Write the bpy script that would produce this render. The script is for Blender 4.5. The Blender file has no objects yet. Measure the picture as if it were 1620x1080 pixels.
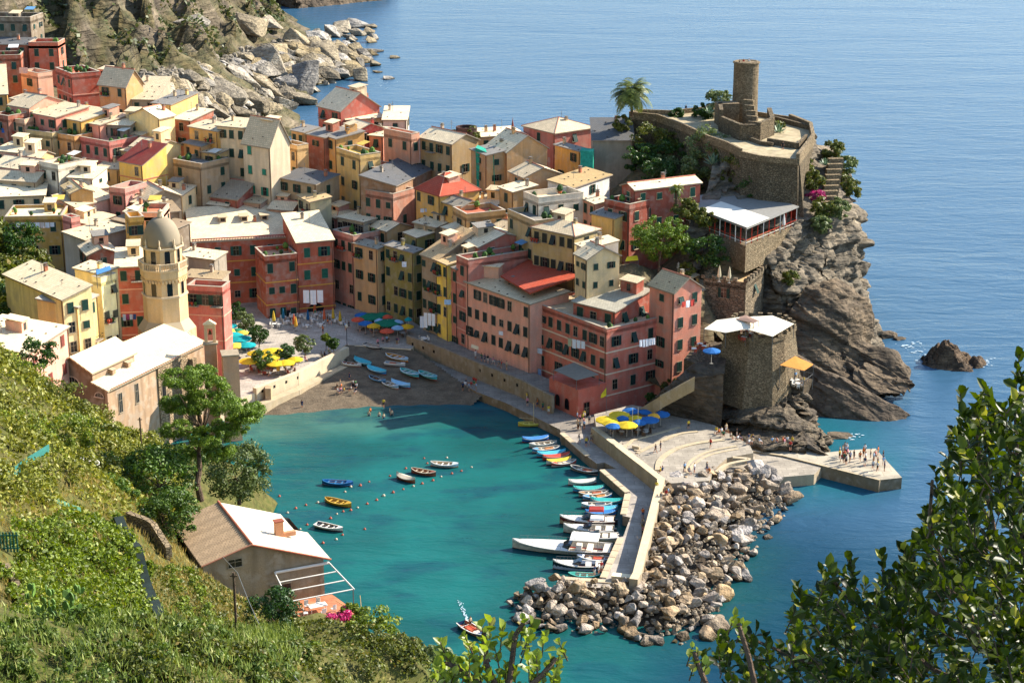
import bpy, math, random
import numpy as np
from mathutils import Vector, Matrix, noise as mnoise
R = math.radians
rnd = random.Random(7)
rng = np.random.default_rng(11)
SC = bpy.context.scene
COL = SC.collection

# ---------------------------------------------------------------- camera, world, sun, exposure
F = 2800.0; PITCH = R(17.5); CAMZ = 105.0
cam_d = bpy.data.cameras.new('camera'); cam = bpy.data.objects.new('camera', cam_d); COL.objects.link(cam)
cam_d.sensor_width = 36.0; cam_d.lens = 36.0 * F / 1620.0
cam_d.clip_start = 0.5; cam_d.clip_end = 20000
cam.location = (0, 0, CAMZ); cam.rotation_euler = (R(90) - PITCH, 0, 0)
SC.camera = cam
SUN_AZ = R(25); SUN_EL = R(34.5)
sdir = Vector((math.cos(SUN_AZ) * math.cos(SUN_EL), math.sin(SUN_AZ) * math.cos(SUN_EL), math.sin(SUN_EL)))
w = bpy.data.worlds.new('World'); SC.world = w; w.use_nodes = True
nt = w.node_tree; bg = nt.nodes['Background']
sky = nt.nodes.new('ShaderNodeTexSky'); sky.sky_type = 'NISHITA'; sky.sun_disc = False
sky.sun_elevation = SUN_EL; sky.sun_rotation = R(90) - SUN_AZ
sky.air_density = 1.0; sky.dust_density = 0.4; sky.ozone_density = 1.6
nt.links.new(sky.outputs[0], bg.inputs[0]); bg.inputs[1].default_value = 0.135
sl = bpy.data.lights.new('sun', 'SUN'); sl.energy = 4.9; sl.angle = R(0.5); sl.color = (1.0, 0.92, 0.80)
so = bpy.data.objects.new('sun', sl); COL.objects.link(so); so.location = (200, 100, 300)
so.rotation_euler = sdir.to_track_quat('Z', 'Y').to_euler()
SC.view_settings.view_transform = 'Standard'; SC.view_settings.look = 'None'
SC.view_settings.gamma = 1.0; SC.view_settings.exposure = 1.27
SC.render.engine = 'CYCLES'
try:
    SC.cycles.max_bounces = 6; SC.cycles.diffuse_bounces = 3; SC.cycles.transparent_max_bounces = 6
    SC.cycles.use_denoising = True
except Exception: pass

# ---------------------------------------------------------------- picture measurements -> metres in the place
cp, sp = math.cos(PITCH), math.sin(PITCH)
def ray(px, py):
    u = (px - 810.0) / F; v = (540.0 - py) / F
    return Vector((u, cp + v * sp, -sp + v * cp))
def atz(px, py, z):
    d = ray(px, py); t = (z - CAMZ) / d.z
    return Vector((d.x * t, d.y * t, z))
def atY(px, py, Y):
    d = ray(px, py); t = Y / d.y
    return Vector((d.x * t, Y, CAMZ + d.z * t))
def pxof(p):
    x, y, z = p[0], p[1], p[2] - CAMZ
    dep = y * cp - z * sp; up = y * sp + z * cp
    return 810 + F * x / dep, 540 - F * up / dep
def xat(px, Y, z):
    dep = Y * cp - (z - CAMZ) * sp
    return (px - 810) / F * dep

# ---------------------------------------------------------------- materials
MATS = {}
def col(c):
    if isinstance(c, str):
        c = c.lstrip('#'); c = [int(c[i:i + 2], 16) / 255 for i in (0, 2, 4)]
        c = [x / 12.92 if x <= .04045 else ((x + .055) / 1.055) ** 2.4 for x in c]
    return (c[0], c[1], c[2], 1.0)
def newmat(name):
    m = bpy.data.materials.new(name); m.use_nodes = True
    n = m.node_tree; b = n.nodes['Principled BSDF']
    return m, n, b
def mixrgb(n, fac, a, b, mode='MIX'):
    x = n.nodes.new('ShaderNodeMix'); x.data_type = 'RGBA'; x.blend_type = mode
    for s, v in ((0, fac), (6, a), (7, b)):
        if hasattr(v, 'links') or isinstance(v, bpy.types.NodeSocket): n.links.new(v, x.inputs[s])
        else: x.inputs[s].default_value = v
    return x.outputs[2]
def noise_fac(n, scale, lo=.35, hi=.65, detail=4, coord=None, vec=None, dist=0):
    t = n.nodes.new('ShaderNodeTexNoise'); t.inputs['Scale'].default_value = scale; t.inputs['Detail'].default_value = detail
    t.inputs['Distortion'].default_value = dist
    if vec is None:
        g = n.nodes.new('ShaderNodeNewGeometry'); vec = g.outputs['Position']
    n.links.new(vec, t.inputs['Vector'])
    r = n.nodes.new('ShaderNodeMapRange'); r.inputs[1].default_value = lo; r.inputs[2].default_value = hi
    n.links.new(t.outputs['Fac'], r.inputs[0])
    return r.outputs[0]
def scaled(n, sx, sy, sz):
    g = n.nodes.new('ShaderNodeNewGeometry'); m = n.nodes.new('ShaderNodeMapping')
    m.inputs['Scale'].default_value = (sx, sy, sz); n.links.new(g.outputs['Position'], m.inputs['Vector'])
    return m.outputs[0]
def bump(n, b, h, strength=.5, dist=.1):
    k = n.nodes.new('ShaderNodeBump'); k.inputs['Strength'].default_value = strength; k.inputs['Distance'].default_value = dist
    n.links.new(h, k.inputs['Height']); n.links.new(k.outputs[0], b.inputs['Normal'])
def mul(c, k): return (min(c[0] * k, 1), min(c[1] * k, 1), min(c[2] * k, 1), 1)
def plain(c, rough=.6, spec=.3, var=.12, metallic=0):
    key = ('plain', str(c), rough, var, metallic)
    if key in MATS: return MATS[key]
    m, n, b = newmat('paint'); c = col(c)
    f = noise_fac(n, 1.7)
    n.links.new(mixrgb(n, f, mul(c, 1 - var), mul(c, 1 + var)), b.inputs['Base Color'])
    b.inputs['Roughness'].default_value = rough; b.inputs['Specular IOR Level'].default_value = spec
    b.inputs['Metallic'].default_value = metallic
    MATS[key] = m; return m
def plaster(c, wear=.5):
    key = ('plaster', str(c), wear)
    if key in MATS: return MATS[key]
    m, n, b = newmat('plaster'); c = col(c); L_ = .3 * c[0] + .5 * c[1] + .2 * c[2]; c = tuple((x + (L_ - x) * .20) * k_ for x, k_ in zip(c[:3], (1.36, 1.24, 1.06))) + (1,)
    grey = (.27, .23, .18, 1)
    streak = noise_fac(n, 1.0, .38, .66, 6, vec=scaled(n, 1.1, 1.1, .16))
    blot = noise_fac(n, .4, .46, .66, 7)
    fine = noise_fac(n, 6.0, .2, .8, 3)
    a = mixrgb(n, fine, mul(c, .82), mul(c, 1.12))
    a = mixrgb(n, mathn(n, 'MULTIPLY', streak, wear * .85), a, mul(c, .58))
    pale = noise_fac(n, .8, .52, .66, 6)
    a = mixrgb(n, mathn(n, 'MULTIPLY', pale, wear * .5), a, mixc(c, (.62, .55, .45, 1), .55))
    a = mixrgb(n, mathn(n, 'MULTIPLY', blot, wear * .75), a, mixc(c, grey, .7))
    n.links.new(a, b.inputs['Base Color']); b.inputs['Roughness'].default_value = .9; b.inputs['Specular IOR Level'].default_value = .15
    bump(n, b, fine, .35, .05)
    MATS[key] = m; return m
def mathn(n, op, a, bv):
    k = n.nodes.new('ShaderNodeMath'); k.operation = op
    for i, v in ((0, a), (1, bv)):
        if isinstance(v, bpy.types.NodeSocket): n.links.new(v, k.inputs[i])
        else: k.inputs[i].default_value = v
    return k.outputs[0]
def mixc(a, b, t): return tuple(a[i] * (1 - t) + b[i] * t for i in range(3)) + (1,)
def slate(c, tile=.55, strength=.5, rough=.75):
    key = ('slate', str(c), tile)
    if key in MATS: return MATS[key]
    m, n, b = newmat('slate'); c = col(c); c = (c[0] * 1.2, c[1] * 1.14, c[2] * 1.04, 1)
    t = n.nodes.new('ShaderNodeTexBrick'); tc = n.nodes.new('ShaderNodeTexCoord'); mp = n.nodes.new('ShaderNodeMapping')
    n.links.new(tc.outputs['UV'], mp.inputs[0]); n.links.new(mp.outputs[0], t.inputs['Vector'])
    t.inputs['Scale'].default_value = 1.0; t.inputs['Brick Width'].default_value = tile; t.inputs['Row Height'].default_value = tile * .8
    t.inputs['Mortar Size'].default_value = .035; t.inputs['Mortar Smooth'].default_value = .3
    t.inputs['Color1'].default_value = mul(c, .86); t.inputs['Color2'].default_value = mul(c, 1.1); t.inputs['Mortar'].default_value = mul(c, .55)
    g = noise_fac(n, .45, .35, .75, 6); g2 = noise_fac(n, 3.2, .55, .75, 4)
    a = mixrgb(n, mathn(n, 'MULTIPLY', g, .45), t.outputs['Color'], mul(mixc(c, (.22, .17, .11, 1), .5), .9))
    a = mixrgb(n, mathn(n, 'MULTIPLY', g2, .4), a, mul(c, .5))
    n.links.new(a, b.inputs['Base Color']); b.inputs['Roughness'].default_value = rough; b.inputs['Specular IOR Level'].default_value = .25
    bump(n, b, t.outputs['Fac'], -strength, .06)
    MATS[key] = m; return m
def paving(c, tile=1.1):
    key = ('paving', str(c), tile)
    if key in MATS: return MATS[key]
    m, n, b = newmat('paving'); c = col(c)
    t = n.nodes.new('ShaderNodeTexBrick'); n.links.new(scaled(n, 1, 1, 1), t.inputs['Vector']); t.inputs['Scale'].default_value = 1
    t.inputs['Brick Width'].default_value = tile * 1.7; t.inputs['Row Height'].default_value = tile; t.inputs['Mortar Size'].default_value = .03
    t.inputs['Color1'].default_value = mul(c, .88); t.inputs['Color2'].default_value = mul(c, 1.12); t.inputs['Mortar'].default_value = mul(c, .55)
    a = mixrgb(n, mathn(n, 'MULTIPLY', noise_fac(n, .35, .42, .68, 7), .6), t.outputs['Color'], mul(c, .55))
    a = mixrgb(n, mathn(n, 'MULTIPLY', noise_fac(n, 1.6, .55, .7, 5), .5), a, mul(c, 1.35))
    n.links.new(a, b.inputs['Base Color']); b.inputs['Roughness'].default_value = .9; b.inputs['Specular IOR Level'].default_value = .15
    bump(n, b, t.outputs['Fac'], -.4, .04); MATS[key] = m; return m
def stone(c, scale=1.2, contrast=.5, name='stone'):
    key = ('stone', str(c), scale, contrast)
    if key in MATS: return MATS[key]
    m, n, b = newmat(name); c = col(c)
    v = n.nodes.new('ShaderNodeTexVoronoi'); v.inputs['Scale'].default_value = scale
    n.links.new(scaled(n, 1, 1, 1.7), v.inputs['Vector'])
    e = n.nodes.new('ShaderNodeTexVoronoi'); e.feature = 'DISTANCE_TO_EDGE'; e.inputs['Scale'].default_value = scale
    n.links.new(scaled(n, 1, 1, 1.7), e.inputs['Vector'])
    sep = n.nodes.new('ShaderNodeSeparateColor'); n.links.new(v.outputs['Color'], sep.inputs[0])
    a = mixrgb(n, sep.outputs[0], mul(c, 1 - contrast * .6), mul(c, 1 + contrast * .7))
    a = mixrgb(n, mathn(n, 'MULTIPLY', sep.outputs[1], .35), a, mixc(c, (.3, .19, .1, 1), .6))
    edge = n.nodes.new('ShaderNodeMapRange'); edge.inputs[1].default_value = 0; edge.inputs[2].default_value = .12
    n.links.new(e.outputs[0], edge.inputs[0])
    a = mixrgb(n, edge.outputs[0], mul(c, .35), a)
    g = noise_fac(n, .35, .45, .7, 5)
    a = mixrgb(n, mathn(n, 'MULTIPLY', g, .5), a, mul(c, .55))
    n.links.new(a, b.inputs['Base Color']); b.inputs['Roughness'].default_value = .95; b.inputs['Specular IOR Level'].default_value = .1
    bump(n, b, edge.outputs[0], .8, .12)
    MATS[key] = m; return m
def rockmat(c1, c2, c3, scale=.25, strata=(0, 0, 0), name='rock', seedvar=True, bs=1.0, lo=.3, hi=.7):
    key = ('rock', str(c1), str(c2), scale, strata)
    if key in MATS: return MATS[key]
    m, n, b = newmat(name)
    f1 = noise_fac(n, scale, lo, hi, 8, dist=.6)
    f2 = noise_fac(n, scale * 7, .35, .65, 5)
    f3 = noise_fac(n, 1.0, .45, .62, 6, vec=scaled(n, *(strata if strata != (0, 0, 0) else (.5, .5, 2.2))))
    a = mixrgb(n, f1, col(c1), col(c2)); a = mixrgb(n, mathn(n, 'MULTIPLY', f2, .5), a, col(c3))
    a = mixrgb(n, mathn(n, 'MULTIPLY', f3, .45), a, mul(col(c1), .45))
    if name == 'boulder_rock':   # dark wet, weedy band at the waterline
        g_ = n.nodes.new('ShaderNodeNewGeometry'); s_ = n.nodes.new('ShaderNodeSeparateXYZ'); n.links.new(g_.outputs['Position'], s_.inputs[0]); mr_ = n.nodes.new('ShaderNodeMapRange'); mr_.inputs[1].default_value = .9; mr_.inputs[2].default_value = .35
        n.links.new(mathn(n, 'ADD', s_.outputs[2], mathn(n, 'MULTIPLY', f2, .35)), mr_.inputs[0]); a = mixrgb(n, mr_.outputs[0], a, (.035, .030, .018, 1))
    if seedvar:
        oi = n.nodes.new('ShaderNodeObjectInfo')
        hv = n.nodes.new('ShaderNodeHueSaturation'); n.links.new(a, hv.inputs['Color'])
        mr = n.nodes.new('ShaderNodeMapRange'); n.links.new(oi.outputs['Random'], mr.inputs[0]); mr.inputs[3].default_value = .65; mr.inputs[4].default_value = 1.3
        n.links.new(mr.outputs[0], hv.inputs['Value'])
        wn = n.nodes.new('ShaderNodeTexWhiteNoise'); wn.noise_dimensions = '1D'; n.links.new(oi.outputs['Random'], wn.inputs['W'])
        mr2 = n.nodes.new('ShaderNodeMapRange'); n.links.new(wn.outputs['Value'], mr2.inputs[0]); mr2.inputs[3].default_value = .5; mr2.inputs[4].default_value = 1.5
        n.links.new(mr2.outputs[0], hv.inputs['Saturation']); a = hv.outputs[0]
    n.links.new(a, b.inputs['Base Color']); b.inputs['Roughness'].default_value = .92; b.inputs['Specular IOR Level'].default_value = .15
    hh = mathn(n, 'ADD', mathn(n, 'MULTIPLY', f1, .5), mathn(n, 'ADD', mathn(n, 'MULTIPLY', f2, .5), mathn(n, 'MULTIPLY', f3, -.7)))
    bump(n, b, hh, .9, .5 * bs)
    MATS[key] = m; return m
def leafmat(c1, c2, c3=None, trans=.3, rough=.5, spec=.3):
    key = ('leaf', str(c1), str(c2), str(c3), trans, rough)
    if key in MATS: return MATS[key]
    m, n, b = newmat('foliage')
    g = n.nodes.new('ShaderNodeNewGeometry')
    rm = n.nodes.new('ShaderNodeValToRGB'); n.links.new(g.outputs['Random Per Island'], rm.inputs[0])
    rm.color_ramp.elements[0].color = col(c1); rm.color_ramp.elements[1].color = col(c2)
    if c3:
        e = rm.color_ramp.elements.new(.93); e.color = col(c2); rm.color_ramp.elements[2].color = col(c3)
    f = noise_fac(n, .35, .3, .7, 3)
    a = mixrgb(n, mathn(n, 'MULTIPLY', f, .4), rm.outputs[0], mul(mixc(col(c1), col(c2), .5), .6))
    n.links.new(a, b.inputs['Base Color']); b.inputs['Roughness'].default_value = rough; b.inputs['Specular IOR Level'].default_value = spec
    tr = n.nodes.new('ShaderNodeBsdfTranslucent')
    br = n.nodes.new('ShaderNodeHueSaturation'); br.inputs['Value'].default_value = 1.5; br.inputs['Saturation'].default_value = 1.1
    n.links.new(a, br.inputs['Color']); n.links.new(br.outputs[0], tr.inputs[0])
    mx = n.nodes.new('ShaderNodeMixShader'); mx.inputs[0].default_value = trans
    n.links.new(b.outputs[0], mx.inputs[1]); n.links.new(tr.outputs[0], mx.inputs[2])
    out = [q for q in n.nodes if q.type == 'OUTPUT_MATERIAL'][0]
    n.links.new(mx.outputs[0], out.inputs[0])
    MATS[key] = m; return m

# ---------------------------------------------------------------- object helpers
def tag(o, label=None, cat=None, group=None, kind=None):
    if label and len(label.split()) > 16: print('LONG', label)
    if label: o['label'] = label
    if cat: o['category'] = cat
    if group: o['group'] = group
    if kind: o['kind'] = kind
    return o
def empty(name, loc=(0, 0, 0), rz=0.0):
    o = bpy.data.objects.new(name, None); o.location = loc; o.rotation_euler = (0, 0, rz); o.empty_display_size = .5
    COL.objects.link(o); return o
def linkobj(name, data, parent=None, loc=None, rz=None, scale=None, rot=None):
    o = bpy.data.objects.new(name, data); COL.objects.link(o)
    if parent is not None: o.parent = parent
    if loc is not None: o.location = loc
    if rz is not None: o.rotation_euler = (0, 0, rz)
    if rot is not None: o.rotation_euler = rot
    if scale is not None: o.scale = scale if hasattr(scale, '__len__') else (scale,) * 3
    return o
def copy_tree(o, parent=None):
    c = o.copy(); COL.objects.link(c)
    if parent is not None: c.parent = parent
    for ch in list(o.children): copy_tree(ch, c)
    return c
def npmesh(name, V, Fc, mats=(), smooth=False, midx=None):
    V = np.asarray(V, dtype=np.float32); Fc = np.asarray(Fc, dtype=np.int32); k = Fc.shape[1]
    me = bpy.data.meshes.new(name); me.vertices.add(len(V)); me.vertices.foreach_set('co', V.ravel())
    me.loops.add(Fc.size); me.loops.foreach_set('vertex_index', Fc.ravel())
    me.polygons.add(len(Fc)); me.polygons.foreach_set('loop_start', np.arange(0, Fc.size, k, dtype=np.int32))
    try: me.polygons.foreach_set('loop_total', np.full(len(Fc), k, dtype=np.int32))
    except Exception: pass
    for m in mats: me.materials.append(m)
    if midx is not None: me.polygons.foreach_set('material_index', np.asarray(midx, dtype=np.int32))
    if smooth: me.polygons.foreach_set('use_smooth', np.ones(len(Fc), dtype=bool))
    me.update(calc_edges=True); return me
class MB:
    """collects faces and builds ONE mesh"""
    def __init__(s): s.v = []; s.f = []; s.m = []; s.mats = []; s.uv = {}
    def mi(s, m):
        if m not in s.mats: s.mats.append(m)
        return s.mats.index(m)
    def face(s, pts, m, uv=None):
        i = len(s.v); s.v += [tuple(p) for p in pts]; s.f.append(tuple(range(i, i + len(pts)))); s.m.append(s.mi(m))
        if uv: s.uv[len(s.f) - 1] = uv
    def prism(s, bot, top, m, cap=True, mtop=None):
        n = len(bot)
        for i in range(n):
            j = (i + 1) % n; s.face([bot[i], bot[j], top[j], top[i]], m)
        if cap: s.face(list(top), mtop or m); s.face(list(reversed(bot)), m)
    def box(s, c, d, m, rz=0.0, ex=None):
        cx, cy, cz = c; dx, dy, dz = d[0] / 2, d[1] / 2, d[2] / 2; ca, sa = math.cos(rz), math.sin(rz)
        P = lambda x, y, z: (cx + x * ca - y * sa, cy + x * sa + y * ca, cz + z)
        q = [(-dx, -dy), (dx, -dy), (dx, dy), (-dx, dy)]
        s.prism([P(x, y, -dz) for x, y in q], [P(x, y, dz) for x, y in q], m)
    def bar(s, a, b, r, m, n=6, r2=None, cap=True):
        a = Vector(a); b = Vector(b); d = (b - a)
        if d.length < 1e-6: return
        d.normalize(); u = d.orthogonal().normalized(); v = d.cross(u); r2 = r if r2 is None else r2
        A = [a + (u * math.cos(t) + v * math.sin(t)) * r for t in [2 * math.pi * i / n for i in range(n)]]
        B = [b + (u * math.cos(t) + v * math.sin(t)) * r2 for t in [2 * math.pi * i / n for i in range(n)]]
        s.prism(A, B, m, cap)
    def lathe(s, prof, m, n=12, c=(0, 0, 0)):
        rings = [[(c[0] + r * math.cos(2 * math.pi * i / n), c[1] + r * math.sin(2 * math.pi * i / n), c[2] + z) for i in range(n)] for r, z in prof]
        for a, b in zip(rings, rings[1:]):
            for i in range(n):
                j = (i + 1) % n; s.face([a[i], a[j], b[j], b[i]], m)
        if prof[0][0] > 1e-4: s.face(list(reversed(rings[0])), m)
        if prof[-1][0] > 1e-4: s.face(rings[-1], m)
    def data(s, name):
        me = bpy.data.meshes.new(name); me.from_pydata(s.v, [], s.f)
        for m in s.mats: me.materials.append(m)
        me.polygons.foreach_set('material_index', s.m)
        if s.uv:
            ul = me.uv_layers.new(name='UVMap')
            for fi, uv in s.uv.items():
                st = me.polygons[fi].loop_start
                for k, q in enumerate(uv): ul.data[st + k].uv = q
        me.update(); return me
    def build(s, name, parent=None, origin=None, weld=False, smooth=False):
        if origin is not None:
            ox, oy, oz = origin; s.v = [(x - ox, y - oy, z - oz) for x, y, z in s.v]
        me = s.data(name)
        if weld:
            import bmesh
            bm = bmesh.new(); bm.from_mesh(me); bmesh.ops.remove_doubles(bm, verts=bm.verts, dist=1e-4); bm.to_mesh(me); bm.free()
        if smooth: me.polygons.foreach_set('use_smooth', np.ones(len(me.polygons), dtype=bool))
        o = linkobj(name, me, parent)
        if origin is not None and parent is None: o.location = origin
        return o
class RBF:
    def __init__(s, pts, kind='lin', lam=0.0):
        P = np.array(pts, float); s.X = P[:, :2]; z = P[:, 2]; n = len(P)
        D = np.linalg.norm(s.X[:, None] - s.X[None], axis=2)
        A = np.zeros((n + 3, n + 3)); A[:n, :n] = D + np.eye(n) * lam; A[:n, n] = 1; A[:n, n + 1:] = s.X / 100; A[n, :n] = 1; A[n + 1:, :n] = s.X.T / 100
        s.c = np.linalg.solve(A, np.concatenate([z, [0, 0, 0]])); s.n = n
    def __call__(s, Q):
        Q = np.atleast_2d(np.asarray(Q, float)); D = np.linalg.norm(Q[:, None] - s.X[None], axis=2)
        return D @ s.c[:s.n] + s.c[s.n] + (Q / 100) @ s.c[s.n + 1:]
def fbm(P, scale, octs=4, seed=0.0):
    out = np.empty(len(P))
    for i, p in enumerate(P):
        out[i] = mnoise.fractal((p[0] * scale + seed, p[1] * scale - seed, p[2] * scale + 3 * seed), 1.0, 2.0, octs)
    return out

# ---------------------------------------------------------------- leaves
def leafcloud(C, N, S, aspect=.55, seed=1):
    """rhombus leaves at centres C with normals N, sizes S"""
    r = np.random.default_rng(seed); n = len(C)
    T = r.normal(size=(n, 3)); T -= (T * N).sum(1)[:, None] * N; T /= np.linalg.norm(T, axis=1)[:, None] + 1e-9
    B = np.cross(N, T); S = np.asarray(S).reshape(-1, 1)
    V = np.stack([C + T * S, C + B * S * aspect, C - T * S, C - B * S * aspect], 1).reshape(-1, 3)
    return V, np.arange(4 * n).reshape(-1, 4)
def unit(a): return a / (np.linalg.norm(a, axis=1)[:, None] + 1e-9)
def crown_pts(center, rad, nclump, nleaf, clump_r, seed=1, shell=.55, flat=0.0, zmin=-1):
    r = np.random.default_rng(seed)
    d = unit(r.normal(size=(nclump * 3, 3))); d = d[d[:, 2] > zmin][:nclump]
    rr = (shell + (1 - shell) * r.random(len(d)) ** .6)[:, None]
    cc = d * rr * np.array(rad) + np.array(center)
    cr = clump_r * (0.6 + .8 * r.random(len(cc)))
    L = []; N = []
    for c, q in zip(cc, cr):
        dd = unit(r.normal(size=(nleaf, 3))); dd[:, 2] = np.where(dd[:, 2] < -.5, -dd[:, 2], dd[:, 2])
        L.append(c + dd * (q * (.55 + .5 * r.random(nleaf)))[:, None] * np.array([1, 1, .75 - flat * .3])); N.append(unit(dd + .55 * r.normal(size=dd.shape)))
    return np.concatenate(L), np.concatenate(N), cc
# ---------------------------------------------------------------- house builder
GREEN = '#183a30'; DGREEN = '#16302c'; TEAL = '#1f7a62'; BROWN = '#4a2a1c'; DARK = '#15181a'
SLATE = '#c4b497'; SLG = '#7e7c78'; CREAM = '#dccbab'; TILE = '#a8432a'; REDR = '#7f2f26'; DSL = '#55585c'
M_FRAME = plain('#96876f', .7); M_PANE = plain('#10151a', .15, .5, .05); M_WHITE = plain('#d8d2c6', .6, .3, .05)
M_DARK = plain('#14120f', .8, .2, .1); M_METAL = plain('#5a5a58', .5, .4, .1)
WM = {}
def pane_mesh(wd, ht, arch=False, frame=None):
    key = ('pane', wd, ht, arch, frame)
    if key in WM: return WM[key]
    b = MB(); fr = plain(frame, .7) if frame else M_FRAME
    t = .07
    if arch:
        n = 8; r = wd / 2; zc = ht / 2 - r
        def arc(rr): return [(-rr, -ht / 2)] + [(-rr * math.cos(math.pi * i / n), zc + rr * math.sin(math.pi * i / n)) for i in range(n + 1)] + [(rr, -ht / 2)]
        I = arc(r); O = arc(r + t)
        b.face([(x, -.02, z) for x, z in reversed(I)][::-1], M_PANE)
        for i in range(len(I) - 1):
            b.face([(I[i][0], -.07, I[i][1]), (I[i + 1][0], -.07, I[i + 1][1]), (O[i + 1][0], -.07, O[i + 1][1]), (O[i][0], -.07, O[i][1])], fr)
            b.face([(O[i][0], -.07, O[i][1]), (O[i + 1][0], -.07, O[i + 1][1]), (O[i + 1][0], 0, O[i + 1][1]), (O[i][0], 0, O[i][1])], fr)
    else:
        b.box((0, -.015, 0), (wd, .03, ht), M_PANE)
        for sx in (-1, 1): b.box((sx * (wd / 2 + t / 2), -.035, 0), (t, .07, ht + t * 2), fr)
        b.box((0, -.034, ht / 2 + t / 2), (wd, .068, t), fr)
        b.box((0, -.08, -ht / 2 - .05), (wd + .3, .16, .1), fr)
        b.box((0, -.03, 0), (.04, .05, ht), M_FRAME); b.box((0, -.029, ht * .12), (wd, .045, .04), M_FRAME)
    WM[key] = b.data('window'); return WM[key]
def shutter_mesh(wd, ht, c):
    key = ('sh', wd, ht, c)
    if key in WM: return WM[key]
    b = MB(); m = plain(c, .6, .3, .2)
    b.box((0, 0, 0), (wd, .03, ht), m)
    for k in range(int(ht / .16)):
        b.box((0, -.02, -ht / 2 + .12 + k * .16), (wd - .12, .02, .05), m)
    for sx in (-1, 1): b.box((sx * (wd / 2 - .03), -.02, 0), (.06, .03, ht), m)
    WM[key] = b.data('shutter'); return WM[key]
def add_window(parent, x, y, z, rz, wd=.95, ht=1.6, style='closed', c=GREEN, arch=False, frame=None, far=False):
    w_ = linkobj('window', pane_mesh(wd, ht, arch, frame), parent, (x, y, z), rz)
    if style == 'glass': return w_
    sm = shutter_mesh(round(wd / 2, 3), ht, c)
    if style == 'closed':
        for s in (-1, 1): linkobj('shutter', sm, w_, (s * wd * .25, -.11, 0))
    elif style == 'open':
        for s in (-1, 1): linkobj('shutter', sm, w_, (s * wd * .77, -.1, 0))
    elif style == 'tilt':
        for s in (-1, 1): linkobj('shutter', sm, w_, (s * wd * .25, -.38, -.05), rot=(R(-24), 0, 0))
    return w_
def roof_slab(b, P, m, th=.22, edge=None):
    """P: 4 or 3 corners of upper surface (ccw from above); uv in metres"""
    P = [Vector(p) for p in P]; u = (P[1] - P[0]).normalized(); n = u.cross(P[-1] - P[0]).normalized()
    if n.z < 0: n = -n
    v = n.cross(u)
    uv = [((p - P[0]).dot(u), (p - P[0]).dot(v)) for p in P]
    b.face(P, m, uv)
    Q = [p - Vector((0, 0, th)) for p in P]; e = edge or m
    b.face(list(reversed(Q)), e, list(reversed(uv)))
    for i in range(len(P)):
        j = (i + 1) % len(P); b.face([Q[i], Q[j], P[j], P[i]], e, [uv[i], uv[j], uv[j], uv[i]])
HINFO = {}
HB = []   # house bases for the ground
def chimney_mb(hh=1.1, c='#a5654a'):
    b = MB(); m = plaster(c, .3); b.box((0, 0, hh / 2 - .5), (.55, .55, hh + 1), m); b.box((0, 0, hh + .03), (.75, .75, .1), slate(SLG))
    b.box((0, 0, hh + .2), (.4, .4, .25), m); b.box((0, 0, hh + .37), (.7, .7, .08), slate(SLG)); return b
CH = {}
ROOFN = [0]
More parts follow.
